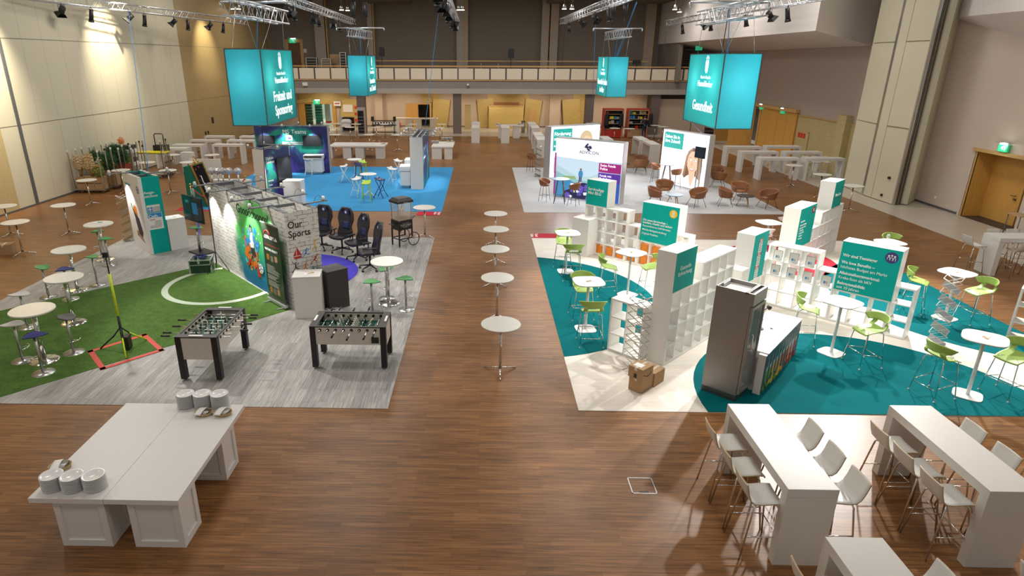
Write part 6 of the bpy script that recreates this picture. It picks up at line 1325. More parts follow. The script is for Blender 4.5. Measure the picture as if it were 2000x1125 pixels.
# ------------------------------------------------------------------ hanging light boxes
def tri_wave(par, x0, x1, y, z, amp, n_): pass
def banner(label, x0, x1, ya, yb, z0, z1, face, words, pw=10):
    t = thing('hanging_sign', label, 'hanging sign', ((x0+x1)/2, (ya+yb)/2, z0)); w = (x1-x0)/2; d = (yb-ya)/2; h = z1-z0
    q = lambda pts, nm, m_: MB().add(pts, [(0, 1, 2, 3)]).build(nm, m_, t)
    q([(-w, -d, 0), (w, -d, 0), (w, -d, h), (-w, -d, h)], 'fabric_face', 'banner_cyan'); q([(w, d, 0), (-w, d, 0), (-w, d, h), (w, d, h)], 'fabric_face', 'banner_cyan')
    q([(w, -d, 0), (w, d, 0), (w, d, h), (w, -d, h)], 'fabric_face', 'banner_teal' if face > 0 else 'banner_cyan'); q([(-w, d, 0), (-w, -d, 0), (-w, -d, h), (-w, d, h)], 'fabric_face', 'banner_teal' if face < 0 else 'banner_cyan')
    q([(-w, -d, h), (w, -d, h), (w, d, h), (-w, d, h)], 'top_cover', 'banner_cyan')
    fr_ = MB(); e = .011
    for sx in (-1, 1):
        for sy in (-1, 1): fr_.box(sx*w-e, sx*w+e, sy*d-e, sy*d+e, 0, h)
    for z in (0, h):
        for sy in (-1, 1): fr_.box(-w, w, sy*d-e, sy*d+e, z-e, z+e)
        for sx in (-1, 1): fr_.box(sx*w-e, sx*w+e, -d, d, z-e, z+e)
    fr_.build('frame', 'dark_steel', t)
    for sy in (-.5, .5): light('POINT', 'sign_lamp', (0, sy*d*1.15, h*.62), pw, (.95, 1, 1), size=.06, parent=t)
    rz = pi/2 if face > 0 else -pi/2; X = face*(w+.006)
    c = .12*face*d
    for i, s_ in enumerate(words): text(s_, .36, t, (X, c, h*(.30 if len(words) == 2 else .20)-.36*i), rz, 'sign_white', .018, 'CENTER', sx=.95)
    text('HanseMerkur', .21, t, (X, c, h*.545), rz, 'sign_white', .016, 'CENTER'); text('Hand in Hand ist', .115, t, (X, c, h*.655), rz, 'sign_white', .008, 'CENTER')
    lg_ = MB()          # crest: two upright hands
    for s_ in (-1, 1):
        lg_.vprism([(s_*.02, .0), (s_*.10, .06), (s_*.12, .28), (s_*.06, .36), (s_*.015, .30)], -.002, .002)
        for j in range(3): lg_.vprism([(s_*(.03+.03*j), .36), (s_*(.05+.03*j), .36), (s_*(.06+.03*j), .44-.03*j), (s_*(.035+.03*j), .44-.03*j)], -.002, .002)
    lg_.turn(0, Matrix.Rotation(pi/2, 3, 'Z'), (X, c, h*.74-.02)); lg_.build('crest', 'sign_white', t)
    return t
lit('sign_white', (.9, .97, .97), .75)
bz0 = 4.085
bL = (-6.38, -5.49); bzt = onx(511.8, 107.8, bL[1])[1]
banner('large near left hanging teal light box reading Freizeit und Sponsoring', bL[0], bL[1], 16.3, 18.95, bz0, onx(576.6, 107.4, bL[1])[1] if False else 5.92, 1, ('Freizeit und', 'Sponsoring'))
banner('small far left hanging teal light box above the blue stand', -6.40, -5.52, 31.2, 33.85, 4.02, 5.85, 1, ('Innovation', 'und Zukunft'))
banner('large near right hanging teal light box reading Gesundheit', 5.80, 6.69, 16.1, 18.75, 4.085, 5.85, -1, ('Gesundheit',))
banner('small far right hanging teal light box above the lounge stand', 5.86, 6.80, 31.2, 33.9, 4.02, 5.83, -1, ('Finanzielle Freiheit', 'im Alter'))
# ------------------------------------------------------------------ trusses
def truss(label, p0, p1, s=.30, step=.36, name='truss', m_='alu'):
    p0, p1 = Vector(p0), Vector(p1); L = (p1-p0).length; d = (p1-p0)/L; t = thing(name, label, 'truss', tuple(p0)); t.rotation_euler = (0, 0, 0)
    side = d.cross(Vector((0, 0, 1))).normalized(); up = side.cross(d).normalized(); q = lambda a, b, c: d*a+side*b+up*c
    for b, c in ((-s/2, -s/2), (s/2, -s/2), (-s/2, s/2), (s/2, s/2)): MB().tube([q(0, b, c), q(L, b, c)], .024, 8).build('chord', m_, t)
    mb = MB(); n_ = max(2, int(L/step))
    for i in range(n_):
        a, b = L*i/n_, L*(i+1)/n_; s1, s2 = (-s/2, s/2) if i % 2 else (s/2, -s/2)
        mb.tube([q(a, -s/2, s1), q(b, -s/2, s2)], .009, 5, cap=False).tube([q(a, s/2, s1), q(b, s/2, s2)], .009, 5, cap=False).tube([q(a, s1, -s/2), q(b, s2, -s/2)], .009, 5, cap=False).tube([q(a, s1, s/2), q(b, s2, s/2)], .009, 5, cap=False)
    o = mb.build('lattice', m_, t)
    return t
TZ = 8.0
def P3(px_, py_, z=TZ): x, y = at(px_, py_, z); return (x, y, z)
def ext(a, b, k): a, b = Vector(a), Vector(b); return tuple(a+(a-b)*k)
TR = []
for lb, a, b in (('long aluminium lighting truss nearest the left wall', (110, -2), (481, 44)), ('long aluminium lighting truss left of the centre, ending above the small banner', (572, 2), (690, 43)),
                 ('short aluminium lighting truss over the central aisle', (874, 2), (893, 44)), ('long aluminium lighting truss right of the centre', (1200, 2), (1098, 42)), ('long aluminium lighting truss below the right gallery soffit', (1545, 2), (1305, 45))):
    A, B = P3(*a), P3(*b); A = ext(A, B, .12 if a[0] == 110 else .35); TR.append((A, B)); truss(lb, A, B)
zz_ = 7.15
near_tr = []
for lb, xx, pa, pb in (('bright short truss carrying the large left light box', -5.95, (449.4, 28.6), (553.3, 46.8)), ('bright short truss carrying the large right light box', 6.25, (1484, 31), (1371, 48)),
                   ('bright short truss carrying the small far left light box', -5.95, (685, 71), (721, 75.5)), ('bright short truss carrying the small far right light box', 6.35, (1226, 73), (1187.5, 76.5))):
    y1, z1 = onx(pa[0], pa[1], xx); y2, z2 = onx(pb[0], pb[1], xx); z = (z1+z2)/2+.17; truss(lb, (xx, y1, z), (xx, y2, z), .34, .3, m_='alu'); near_tr.append((xx, y1, y2, z))
sp_bar = None
for i, ((xx, y1, y2, z), lb) in enumerate(zip(near_tr, ('large left', 'large right', 'small far left', 'small far right'))):
    ym = (y1+y2)/2; bar = thing('spreader_bar', f'aluminium spreader tube across the truss of the {lb} light box', 'rigging bar', (xx, ym, z+.26)); w = 1.0 if i < 2 else 1.15
    MB().tube([(-w, 0, 0), (w, 0, 0)], .03, 10).build('tube', 'alu', bar)
    for s_ in (-1, 1): MB().tube([(s_*w, 0, 0), (s_*w, 0, -.12)], .03, 10).build('end_bracket', 'alu', bar)
    for s_, sg in ((-1, 'left'), (1, 'right')):
        ch = thing('chain_hoist', f'{sg} black chain hoist above the {lb} light box truss', 'hoist', (xx+s_*.28, ym, z+.3)); zt_ = ZC-(z+.3)
        MB().tube([(0, 0, 0), (0, 0, .45)], .014, 6).tube([(0, 0, 1.1), (0, 0, zt_)], .01, 6).build('chain', 'black', ch); MB().cyl(0, 0, .45, 1.1, .11, 14).build('motor', 'black', ch)
    zb = bz0+1.78
    wires = ((-.4, -.9), (.4, -.9), (-.4, .9), (.4, .9), (0, -.2), (.1, .4)); yb0 = {0: 17.6, 1: 17.4, 2: 32.5, 3: 32.5}[i]
    for j, (dx, dy) in enumerate(wires):
        wv = MB().tube([(dx*.9, (yb0-ym)+dy*1.15, zb-z-.2), (dx*1.3*(1 if j < 4 else .3), dy*.3, .02)], .006 if j < 4 else .011, 5).build('suspension_wire', 'steel' if j < 4 else 'sp_blue' if j == 4 else 'black'); wv.location = (xx, ym, z+.1)
        tag(wv, f'suspension wires and cables between the {lb} light box and its truss', 'wire', f'suspension wires of the {lb} light box')
# stage lights
def fresnel():
    t = thing('stage_light', '', 'stage light'); MB().tube([(-.13, 0, -.28), (-.13, 0, -.06), (.13, 0, -.06), (.13, 0, -.28)], .012, 6).tube([(0, 0, -.06), (0, 0, .05)], .02, 6).build('yoke', 'black', t)
    MB().tube([(0, .1, -.16), (0, -.12, -.36)], .115, 14).build('lamp_body', 'black', t)
    MB().add([(-.11, -.06, -.42), (.11, -.06, -.42), (.2, -.1, -.56), (-.2, -.1, -.56), (-.11, -.2, -.28), (.11, -.2, -.28), (.2, -.36, -.32), (-.2, -.36, -.32)], [(0, 1, 2, 3), (4, 7, 6, 5), (0, 3, 7, 4), (1, 5, 6, 2), (3, 2, 1, 0), (5, 6, 7, 4), (4, 7, 3, 0), (2, 6, 5, 1)]).build('barn_doors', 'black', t); return t
def profile():
    t = thing('stage_light', '', 'stage light'); MB().tube([(-.11, 0, -.26), (-.11, 0, -.06), (.11, 0, -.06), (.11, 0, -.26)], .012, 6).tube([(0, 0, -.06), (0, 0, .05)], .02, 6).build('yoke', 'black', t)
    MB().tube([(0, .02, -.1), (0, -.03, -.36), (0, -.07, -.56)], .085, 12, r2=.10).build('lamp_body', 'black', t); MB().tube([(0, -.07, -.56), (0, -.085, -.64)], .12, 12).build('colour_frame', 'black', t); return t
fr0, pf0 = fresnel(), profile(); nf = [0, 0]
LG = {'left wall': [(117, 8, 0), (175, 17, 1), (252, 25, 0), (280, 30, 1), (338, 34, 0), (365, 42, 1), (409, 45, 0), (435, 51, 1)],
      'left centre': [(560, 25, 0), (572, 31, 1), (611, 36, 0), (620, 43, 1), (650, 46, 0), (661, 53, 1)],
      'central aisle': [(851, 8, 0), (854, 20, 1), (865, 33, 0), (875, 24, 0), (876, 43, 1), (884, 37, 0), (889, 46, 0), (884, 56, 1), (870, 10, 0)],
      'right centre': [(1111, 52, 1), (1136, 43, 0), (1163, 34, 0), (1190, 16, 1)],
      'right gallery': [(1334, 55, 1), (1374, 52, 0), (1390, 51, 1), (1459, 40, 1), (1506, 25, 0), (1541, 21, 1)]}
for nm, ls_ in LG.items():
    for k, (px_, py_, kd) in enumerate(ls_):
        A_, B_ = TR[list(LG).index(nm)]; lo_q, hi_q = -.2, 1.3
        for _ in range(40):
            mq = (lo_q+hi_q)/2; X_, Y2_ = A_[0]+(B_[0]-A_[0])*mq, A_[1]+(B_[1]-A_[1])*mq; dv = Vector((X_, Y2_, TZ-CAM_H)); pxm = CX+F*dv.dot(_r2)/dv.dot(_fw)
            if (pxm < px_) == (nm in ('left wall', 'left centre', 'central aisle')): lo_q = mq
            else: hi_q = mq
        x, y = X_, Y2_; p = (fr0, pf0)[kd]; rz = (-pi/2 if nm == 'left wall' else pi/2 if nm.startswith('right') else pi)+.3*((k*7) % 5-2)
        place(p, nf[kd], f'black stage light number {k+1} from the near end of the {nm} truss', (x, y, TZ-.15), rz, f'black stage lights on the {nm} truss'); nf[kd] += 1
def pendant():
    t = thing('house_light', '', 'ceiling light'); MB().tube([(0, 0, 0), (0, 0, .95)], .012, 6).build('stem', 'steel', t); MB().lathe([(.06, -.0), (.09, -.05), (.17, -.32)], 18).build('reflector', 'steel', t); MB().cyl(0, 0, -.34, -.325, .15, 18).build('lamp_glass', 'lamp_tube', t); return t
pn = pendant(); k = 0
for px_, py_, w_ in ((667, 20, 'far left'), (679, 21, 'far left'), (896, 20, 'central'), (903, 20, 'central'), (1102, 18, 'right of centre'), (1117, 18, 'right of centre'), (1318, 19, 'far right'), (1327, 24, 'far right'), (455, 18, 'near left'), (466, 18, 'near left')):
    x, y = at(px_, py_, 9.0); place(pn, k, ('left' if k % 2 == 0 else 'right')+f' lamp of the {w_} pair of bright house lights at the ceiling', (x, y, 9.34), 0, 'bright house lights'); k += 1
def cable(label, a, b, r=.012, m_='sp_blue', sag=.0):
    a, b = Vector(a), Vector(b); o = MB().tube([a+(b-a)*q/8-Vector((0, 0, sag*sin(pi*q/8))) for q in range(9)], r, 6).build('cable', m_); return tag(o, label, 'cable')
def cabv(label, pa, z, pb, r=.012, m_='sp_blue', y=None):
    x, yy = at(pa[0], pa[1], z); yb_ = y or yy; xb, zb = ony(pb[0], pb[1], yb_); return cable(label, (x, yy, z), (xb, yb_, max(zb, .05)), r, m_)
cabv('blue cable from the left wall truss down to the award wall', (250, 16), 7.85, (290, 334), y=18.9); cable('black cable dropping from the large left light box into the football wall', (-5.95, 17.2, 4.1), (-5.75, 16.35, 2.3), m_='black')
cabv('blue cable from the central truss down to the dividing wall', (856, 27), 7.85, (830, 250), y=31.8); cabv('blue cable from the right centre truss down behind the landscape wall', (1164, 24), 7.85, (1156, 232), y=38)
cable('thick blue cable at the small far right light box', at(1243.7, 4, 8.2)+(8.2,), (6.7, 33.7, 5.8), .022); cable('blue cable below the large right light box to the smiling woman wall', (5.9, 18.6, 4.1), (9.9, 29.0, 2.6), .01); cabv('thin black cable dropping from the right centre truss', (1104, 46), 7.9, (1098, 131), .012, 'black', y=54.5)
cabv('steel cable with turnbuckles at the balcony right end', (1303, 50), 7.9, (1294, 131), .02, 'steel', y=54.5)
# ------------------------------------------------------------------ exit signs
def exitsign(label, loc, rz, s=1):
    t = thing('exit_sign', label, 'exit sign', loc, rz); MB().box(-.16*s, .16*s, -.03, .03, -.1*s, .1*s).build('green_panel', 'exit_green', t)
    fg = MB().vprism([(-.02, -.07), (.01, -.07), (.03, -.01), (.0, .02)], -.035, -.031).vprism([(-.1, -.05), (-.03, .0), (.03, .04), (.0, .06), (-.06, .03)], -.035, -.031).vprism(circ(.02, .07, .016, 10), -.035, -.031).box(.07, .13, -.035, -.031, -.08, .08); fg.build('running_figure', 'ink_white', t)
    MB().box(-.22*s, .22*s, -.1, .06, .12*s, .15*s).build('lamp_housing', 'alu', t); MB().box(-.05*s, .18*s, -.11, -.08, .10*s, .125*s).build('lamp_tube', 'lamp_tube', t); return t
y_, z_ = onx(1967, 289, XR); exitsign('green exit sign above the near oak double door', (XR-.13, y_, z_), -pi/2, 1.3); light('POINT', 'exit_lamp', (XR-.3, y_, z_+.1), 6, (.9, 1, .8), size=.1)
for px_, py_, lb in ((1490.7, 209, 'left green exit sign above the far oak doors on the right wall'), (1532.4, 217, 'right green exit sign above the far oak doors on the right wall')): y_, z_ = onx(px_, py_, XR+.1); exitsign(lb, (XR-.02, y_, z_), -pi/2, 1.6)
x_, z_ = ony(1365, 94, 52); exitsign('small green exit sign at the gallery stairs right of the balcony', (x_, 52, z_), 0, 1.6); x_, z_ = ony(571.5, 80, YB); exitsign('dim green exit sign above the balcony door', (x_, YB-.1, z_), 0, 1.7)
x_, z_ = ony(619.5, 199.5, YB); exitsign('green exit sign above the lit store doorway', (x_, YB-.3, z_), 0, 1.8)
# stairs seen at the right end
st_ = MB()
for i in range(12): st_.box(15.4, 18.4, 53+.3*i, 53.35+.3*i, 5.2+.17*i, 5.26+.17*i)
struct('stairs', st_, 'dark_steel')
MB_ = MB().obox((14.9, 55, 2.2), (.1, 5, .25), 0); MB_.turn(0, Matrix.Identity(3)); 
# ------------------------------------------------------------------ balcony equipment
def rack(label, pa, pb, y, m_='black', name='equipment_rack'):
    (xa, za), (xb, zb) = ony(pa[0], pa[1], y), ony(pb[0], pb[1], y); t = thing(name, label, 'equipment rack', (xa, y, 4.1)); w = xb-xa; h = za-4.1
    MB().box(.04, w-.04, .02, .5, .05, h).build('cabinet', m_, t)
    for x in (0, w-.05): MB().box(x, x+.05, 0, .05, 0, h+.02).build('side_rail', 'alu', t)
    for k in range(int(h/.22)): MB().box(.1, w-.1, .0, .02, .12+.22*k, .14+.22*k).build('front_handle', 'alu', t)
    MB().box(0, w, 0, .5, h, h+.03).build('top', 'alu', t); return t
rack('low black equipment rack left on the balcony', (596.7, 113.5), (619.7, 132), 54.2); rack('black equipment rack tower left of the small far banner on the balcony', (662.7, 103), (677, 130), 54.2); rack('open cage trolley between the racks on the balcony', (627, 115), (647, 130), 54.3, 'joint')
(xa, za), (xb, zb) = ony(644, 106, 55.5), ony(663, 121, 55.5); o = MB().box(0, xb-xa, 0, .04, 0, za-4.1).build('beige_board', 'ply'); o.location = (xa, 55.5, 4.1); tag(o, 'beige board standing upright behind the racks on the balcony', 'board')
def speaker(label, pa, pb, y=54.0):
    (xa, za), (xb, zb) = ony(pa[0], pa[1], y), ony(pb[0], pb[1], y); t = thing('loudspeaker', label, 'loudspeaker', ((xa+xb)/2, y, 4.1)); w = (xb-xa)/2
    MB().vprism([(-w, zb-4.1), (w, zb-4.1), (w, za-4.2), (w*.7, za-4.1), (-w*.7, za-4.1), (-w, za-4.2)], -.2, .2).build('cabinet', 'black', t); MB().tube([(0, 0, .3), (0, 0, zb-4.1)], .025, 8).build('stand_pole', 'black', t)
    for k in range(3): a_ = k*2*pi/3; MB().tube([(0, 0, .5), (.4*cos(a_), .4*sin(a_), .01)], .015, 6).build('stand_leg', 'black', t)
speaker('black loudspeaker on a stand on the balcony right of the small left banner', (740.5, 92), (750.5, 110)); speaker('black loudspeaker on a stand in the middle of the balcony', (992.5, 95), (1003.7, 113.7)); speaker('black box shaped loudspeaker right of the small far right banner', (1237, 117), (1250, 126))
(xa, za), (xb, zb) = ony(936, 122, 54.5), ony(977, 127, 54.5); t = thing('folding_table', 'low brown folding table on the balcony left of the middle loudspeaker', 'table', (xa, 54.5, 4.1)); MB().box(0, xb-xa, 0, .7, za-4.14, za-4.1).build('tabletop', 'walnut', t)
for x in (.15, xb-xa-.15): MB().box(x-.02, x+.02, .1, .6, 0, za-4.14).build('leg', 'steel', t)
(xa, za), (xb, zb) = ony(589, 95.5, YB-.02), ony(599, 103, YB-.02); tag(MB().box(xa, xb, YB-.03, YB, zb, za).build('wall_notice', 'soffit'), 'pale sheet pinned to the wall right of the balcony door', 'notice')
(xa, za), (xb, zb) = ony(591, 161, BY-.1), ony(601, 167.5, BY-.1); tag(MB().box(xa, xb, BY-.2, BY-.05, zb, za).build('wall_speaker', 'paper'), 'small white box mounted on the balcony beam at the left', 'speaker box')
xa, za = ony(914, 167, BY-.1); t = thing('camera_dome', 'small white camera on the balcony beam near the middle column', 'camera', (xa, BY-.05, za)); MB().ball((0, -.1, .05), .09, 12).build('dome', 'paper', t); MB().box(-.05, .05, -.12, 0, -.15, 0).build('bracket', 'dark_steel', t)
for k, (px_, py_) in enumerate(((1535, 85), )): 
    x, y = at(px_, py_, 6.93); t = thing('ceiling_camera', 'round camera under the right gallery soffit', 'camera', (x, y, 6.95)); MB().cyl(0, 0, -.05, 0, .2, 16).build('base', 'soffit', t); MB().ball((0, 0, -.12), .1, 12).build('dome', 'dark_steel', t)
# ------------------------------------------------------------------ back zone
def glass_fridge(label, loc, w, h, rz=0):
    t = thing('display_fridge', label, 'fridge', loc+(0,), rz); MB().box(0, w, .04, .6, 0, h).build('body', 'lb_frame', t); d_ = MB().box(.04, w-.04, 0, .03, .15, h-.22).build('door', 'dark_steel', t); MB().box(.07, w-.07, -.005, .0, .2, h-.27).build('glass', 'black_gloss', d_)
    for k in range(5): MB().box(.08, w-.08, -.008, -.006, .4+.25*k, .42+.25*k).build('shelf_front', 'lb_frame', t)
    return t
glass_fridge('tall glass door fridge before the left brown column', (-9.85, 50.4), .56, 2.12)
t = thing('service_hutch', 'dark open hutch with wooden top under the notice board', 'cabinet', (-11.7, 53.75, 0)); MB().box(0, .85, 0, .5, 0, 1.06).build('body', 'cloth_black', t); MB().box(-.03, .88, -.02, .52, 1.06, 1.1).build('top', 'red_metal' if False else 'walnut', t)
o = MB().box(0, .22, 0, .5, 0, 1.1).build('white_screen', 'white_lam'); o.location = (-11.98, 53.6, 0); tag(o, 'narrow white panel standing left of the dark hutch', 'panel')
t = thing('covered_chairs', 'stack of chairs under a white cloth before the dark hutch', 'stacked chairs', (-11.2, 52.6, 0)); MB().shell(lambda u, v: (-.42+.84*v, -.25+.5*u, 1.05-.25*(2*u-1)**4-.12*(2*v-1)**4), 8, 8, .03).build('cloth', 'paper', t); MB().box(-.36, .36, -.2, .2, .45, .85).build('chair_stack', 'paper', t)
for x in (-.33, .33):
    for y in (-.18, .18): MB().tube([(x, y, 0), (x, y, .5)], .015, 6).build('leg', 'dark_steel', t)
(xa, za), (xb, zb) = ony(669.3, 204.2, YB-.4), ony(689.2, 219.1, YB-.4); o = MB().box(xa, xb, YB-.40, YB-.33, zb, za).build('notice_board', 'soffit'); tag(o, 'pale notice board on the timber panel beside the lit doorway', 'notice board')
for k, (px_, py_) in enumerate(((694.5, 210), (695, 222.3), (695.5, 234.5))): xa, za = ony(px_, py_, YB-.4); tag(MB().box(xa-.11, xa+.11, YB-.40, YB-.33, za-.11, za+.11).build('fire_sign', 'sticker_red'), ('upper', 'middle', 'lower')[k]+' small red fire safety sign beside the notice board', 'sign')
xa, za = ony(660, 202, YB-.2); o = MB().box(xa-.3, xa+.3, YB-.5, YB-.3, za-.2, za+.2).box(xa-.2, xa+.2, YB-.51, YB-.50, za-.04, za+.06, 1).build('warning_sign', ['paper', 'sticker_red']); tag(o, 'white sign with red lettering at the right jamb of the lit doorway', 'sign')
def crates(label, loc, cols, n_, m_):
    t = thing('crate_stack', label, 'crates', loc+(0,))
    MB().box(0, .6, 0, .4, 0, .14).build('trolley', 'dark_steel', t)
    for i in range(n_): MB().box(0, .6, 0, .4, .15+.25*i, .15+.25*i+.21).build('crate', m_, t)
xs_ = (o1a, o1a+.75, o1a+1.35)
crates('left stack of green crates in the store room doorway', (o1a-.25, 58.2), 1, 8, 'green_case'); crates('middle stack of green crates in the store room doorway', (o1a+.38, 59.4), 1, 9, 'green_card'); 
t = thing('wrapped_pallet', 'tall film wrapped pallet stack in the store room', 'pallet', (o1a+1.0, 60.6, 0)); MB().box(0, .5, 0, .6, .15, 2.6).build('load', 'lb_frame', t); MB().box(0, .5, 0, .6, 0, .14).build('pallet', 'sticker_red', t)
t = thing('laundry_trolley', 'white rolling trolley deeper in the store room', 'trolley', (o1a+1.75, 63.0, 0)); MB().box(0, .7, 0, .6, .3, 1.4).build('load', 'paper', t); MB().box(0, .7, 0, .6, .1, .16).build('base', 'dark_steel', t)
# dish trolley
t = thing('dish_trolley', 'long black dish trolley with stacked bowls and two urns', 'trolley', (-8.75, 50.1, 0)); W_ = 1.95
for z in (.25, .78, 1.12): MB().box(0, W_, 0, .6, z, z+.03).build('shelf', 'black', t)
for x in (.15, W_-.15):
    for y in (.05, .55): MB().box(x-.02, x+.02, y-.02, y+.02, .08, 1.2).build('post', 'black', t); MB().tube([(x-.02, y, .05), (x+.02, y, .05)], .05, 10).build('caster', 'black', t)
for x in (.02, W_-.2): MB().box(x, x+.18, .1, .5, 1.15, 1.45).build('urn', 'black', t)
bw = MB().lathe([(.06, 0), (.09, .05), (.09, .22), (.08, .22)], 14).build('bowl_stack', 'alu'); k = 0
for i in range(8):
    for j in range(2):
        o = bw if k == 0 else bw.copy()
        if k: COL.objects.link(o)
        o.location = (-8.5+.22*i, 50.22+.28*j, .81); tag(o, 'stack of steel bowls on the middle shelf of the black dish trolley', 'bowls', 'bowl stacks on the dish trolley'); k += 1
def buffet2(label, x0, x1, y0_, y1_, H_, legs, m_='white_lam'):
    t = thing('buffet_table', label, 'buffet table', (x0, y0_, 0)); MB().box(0, x1-x0, 0, y1_-y0_, H_-.08, H_).build('tabletop', m_, t)
    for a, b in legs:
        l_ = MB().box(a-x0, b-x0, .06, .06+min(.5, y1_-y0_-.1), 0, H_-.08).build('plinth_box', m_, t); MB().box(a-x0, a-x0+.06, .045, .06, 0, H_-.08).box(b-x0-.06, b-x0, .045, .06, 0, H_-.08).box(a-x0+.06, b-x0-.06, .045, .06, 0, .07).build('frame_moulding', m_, l_)
    return t
def lx(px_, y): return ony(px_, 250, y)[0]
buffet2('long white buffet table behind the blue stand', -9.3, -5.93, 38.15, 39.9, .76, [(ony(600+a/4.327, 300, 38.2)[0], ony(600+b/4.327, 300, 38.2)[0]) for a, b in ((185, 213), (303, 372), (408, 480), (578, 650))])
buffet2('white buffet table with plate stacks right of the dividing wall', -3.08, -1.76, 38.1, 40.6, .76, [(-3.05, -2.45), (-2.35+.06, -1.82)])
buffet2('long white counter before the half open oak door', ony(768, 240, 54)[0], ony(854.5, 240, 54)[0], 54, 54.7, 1.02, [(ony(740+a/8.035, 250, 54)[0], ony(740+b/8.035, 250, 54)[0]) for a, b in ((440, 530), (580, 665), (805, 890))], 'parapet')
o = MB().box(0, .55, 0, .5, 0, .95).build('plinth', 'parapet'); o.location = (-7.45, 52.9, 0); tag(o, 'pale plinth right of the dish trolley', 'plinth')
buffet2('pale buffet table before the timber bar counter, plates at both ends', 1.05, 3.15, 49.0, 49.8, .98, [(1.2, 1.5), (2.35, 2.85)], 'portal_white'); buffet2('pale buffet table left of the red cabinets', 8.2, 9.7, 50.3, 51.1, 1.0, [(8.55, 9.1)], 'parapet')
t = thing('waste_bin', 'steel cylinder bin right of the pale buffet table', 'bin', (3.35, 53.0, 0)); MB().cyl(0, 0, 0, .85, .16, 18).build('body', 'brushed', t); MB().cyl(0, 0, .85, .95, .17, 18).build('lid', 'dark_steel', t)
t = thing('fire_bucket', 'small red bucket by the wall between the counters', 'bucket', ony(779, 250, 56.5)[:1]+(56.5, 0)); MB().cyl(0, 0, 0, .42, .17, 16, r2=.2).build('body', 'sticker_red', t)
def pstack(px_, py_, z, n_, w_):
    x, y = at(px_, py_, z+n_*.012)
    if z > .9: y = 49.4 if px_ < 1100 else 50.7; x = ony(px_, py_, y)[0]
    for k in range(n_):
        o = plt.copy(); COL.objects.link(o); o.location = (x, y, z+k*.0125-.005); o['label'] = 'white plate in the '+w_; o['group'] = 'plates in the '+w_
for k, (a, b) in enumerate(((1148, 385), (1180, 385), (1212, 385), (1062, 413), (1095, 413))): pstack(600+a/4.327, 180+b/4.327, .76, 12, ('left', 'middle', 'right', 'front left', 'front right')[k]+' stack on the buffet right of the dividing wall')
pstack(971.8, 236, .98, 8, 'left stack of the pale buffet before the bar counter'); pstack(1014.5, 238, .98, 8, 'right stack of the pale buffet before the bar counter'); pstack(1157, 235, 1.0, 8, 'stack on the buffet left of the red cabinets')
cb = [c for c in bpy.data.objects if c.name.startswith('cutlery_basket')][0]
for px_, py_, z, lb in ((748.5, 277.5, .77, 'cutlery basket at the right end of the long buffet behind the blue stand'), (876, 277, .77, 'left cutlery basket on the buffet right of the dividing wall'), (884, 276.5, .77, 'right cutlery basket on the buffet right of the dividing wall'), (850, 236.5, 1.03, 'white basket at the right end of the long pale counter'), (976, 240, .99, 'white basket beside the left plates of the pale buffet')): dup(cb, lb, (at(px_, py_, z) if z < .9 and px_ > 800 else (ony(px_, py_, 39.2 if z < .9 else 54.35 if px_ < 900 else 49.4)[0], 39.2 if z < .9 else 54.35 if px_ < 900 else 49.4))+(z-.01,), 0)
t = thing('bar_counter', 'tall timber clad bar counter on the back wall between two columns', 'counter', (0, 56.0, 0)); (xa, za), (xb, zb) = ony(954.9, 207.9, 56), ony(1021.6, 256, 56)
MB().box(xa, xb, 0, 1.0, 0, za).build('front_cladding', 'oak_pale', t); MB().box(xa-.05, xb+.05, -.04, 1.0, za, za+.06).build('top', 'oak_frame', t); (xc, zc), (xd, zd) = ony(964, 200, 57), ony(1014, 208, 57); MB().box(xc, xd, .9, 1.1, za, zc).build('bottle_niche', 'cognac', t)
(xa, za), (xb, zb) = ony(907.6, 205.3, 55.3), ony(919.6, 252, 55.3); tag(MB().box(xa, xb, 55.3, 55.8, 0, za).build('timber_cabinet', 'ash_wall'), 'narrow tall timber cabinet right of the middle column', 'cabinet')
MB().box(*(lambda a, b: (a, b))(ony(1033, 224, YB-.35)[0], ony(1048.5, 224, YB-.35)[0]), YB-.36, YB-.33, .05, 1.55).build('panel_hatch', 'oak_frame', bpy.data.objects['acoustic_panel.003'])
# pale sliding panels right rear
(xa, za), (xb, zb) = ony(1283, 207, 52.5), ony(1345, 262, 52.5); struct('wall_back_right_screen', MB().box(xa, xa+7.5, 52.4, 52.6, 0, 2.75), 'oak_pale')
bpy.data.objects['wall_back_right_screen'].data.materials[0] = MAT['peach_wall']
t = glass_fridge('white fridge near the far oak doors in the right rear corner', (15.9, 46.3), .75, 2.0); 
t = thing('bass_stand', 'dark lamp stand leaning behind the smiling woman wall', 'stand', at(1346, 268)+(0,)); MB().tube([(0, 0, 0), (0, 0, 2.2)], .03).build('pole', 'dark_steel', t)
# ------------------------------------------------------------------ red tool cabinets and the person
def toolcab(label, loc, w, seed):
    r_ = random.Random(seed); t = thing('tool_cabinet', label, 'cabinet', loc+(0,)); h = 2.12; d = .85
    MB().box(0, .06, 0, d, 0, h).build('side_wall', 'red_metal', t); MB().box(w-.06, w, 0, d, 0, h).build('side_wall', 'red_metal', t); MB().box(.06, w-.06, d-.04, d, .0, h).build('back_wall', 'cloth_black', t); MB().box(0, w, -.02, d, h, h+.06).build('roof', 'red_metal', t); MB().box(.06, .09, -.005, .1, 0, h).box(w-.09, w-.06, -.005, .1, 0, h).box(.09, w-.09, -.005, .1, h-.08, h).build('wooden_edge', 'ply', t)
    MB().box(.09, w-.09, .05, .09, .05, .62).build('lower_panel', 'red_metal' if seed == 1 else 'cardboard', t)
    for z in (.65, 1.05, 1.4, 1.75): MB().box(.06, w-.06, .1, d-.05, z, z+.03).build('shelf', 'ply', t)
    return t
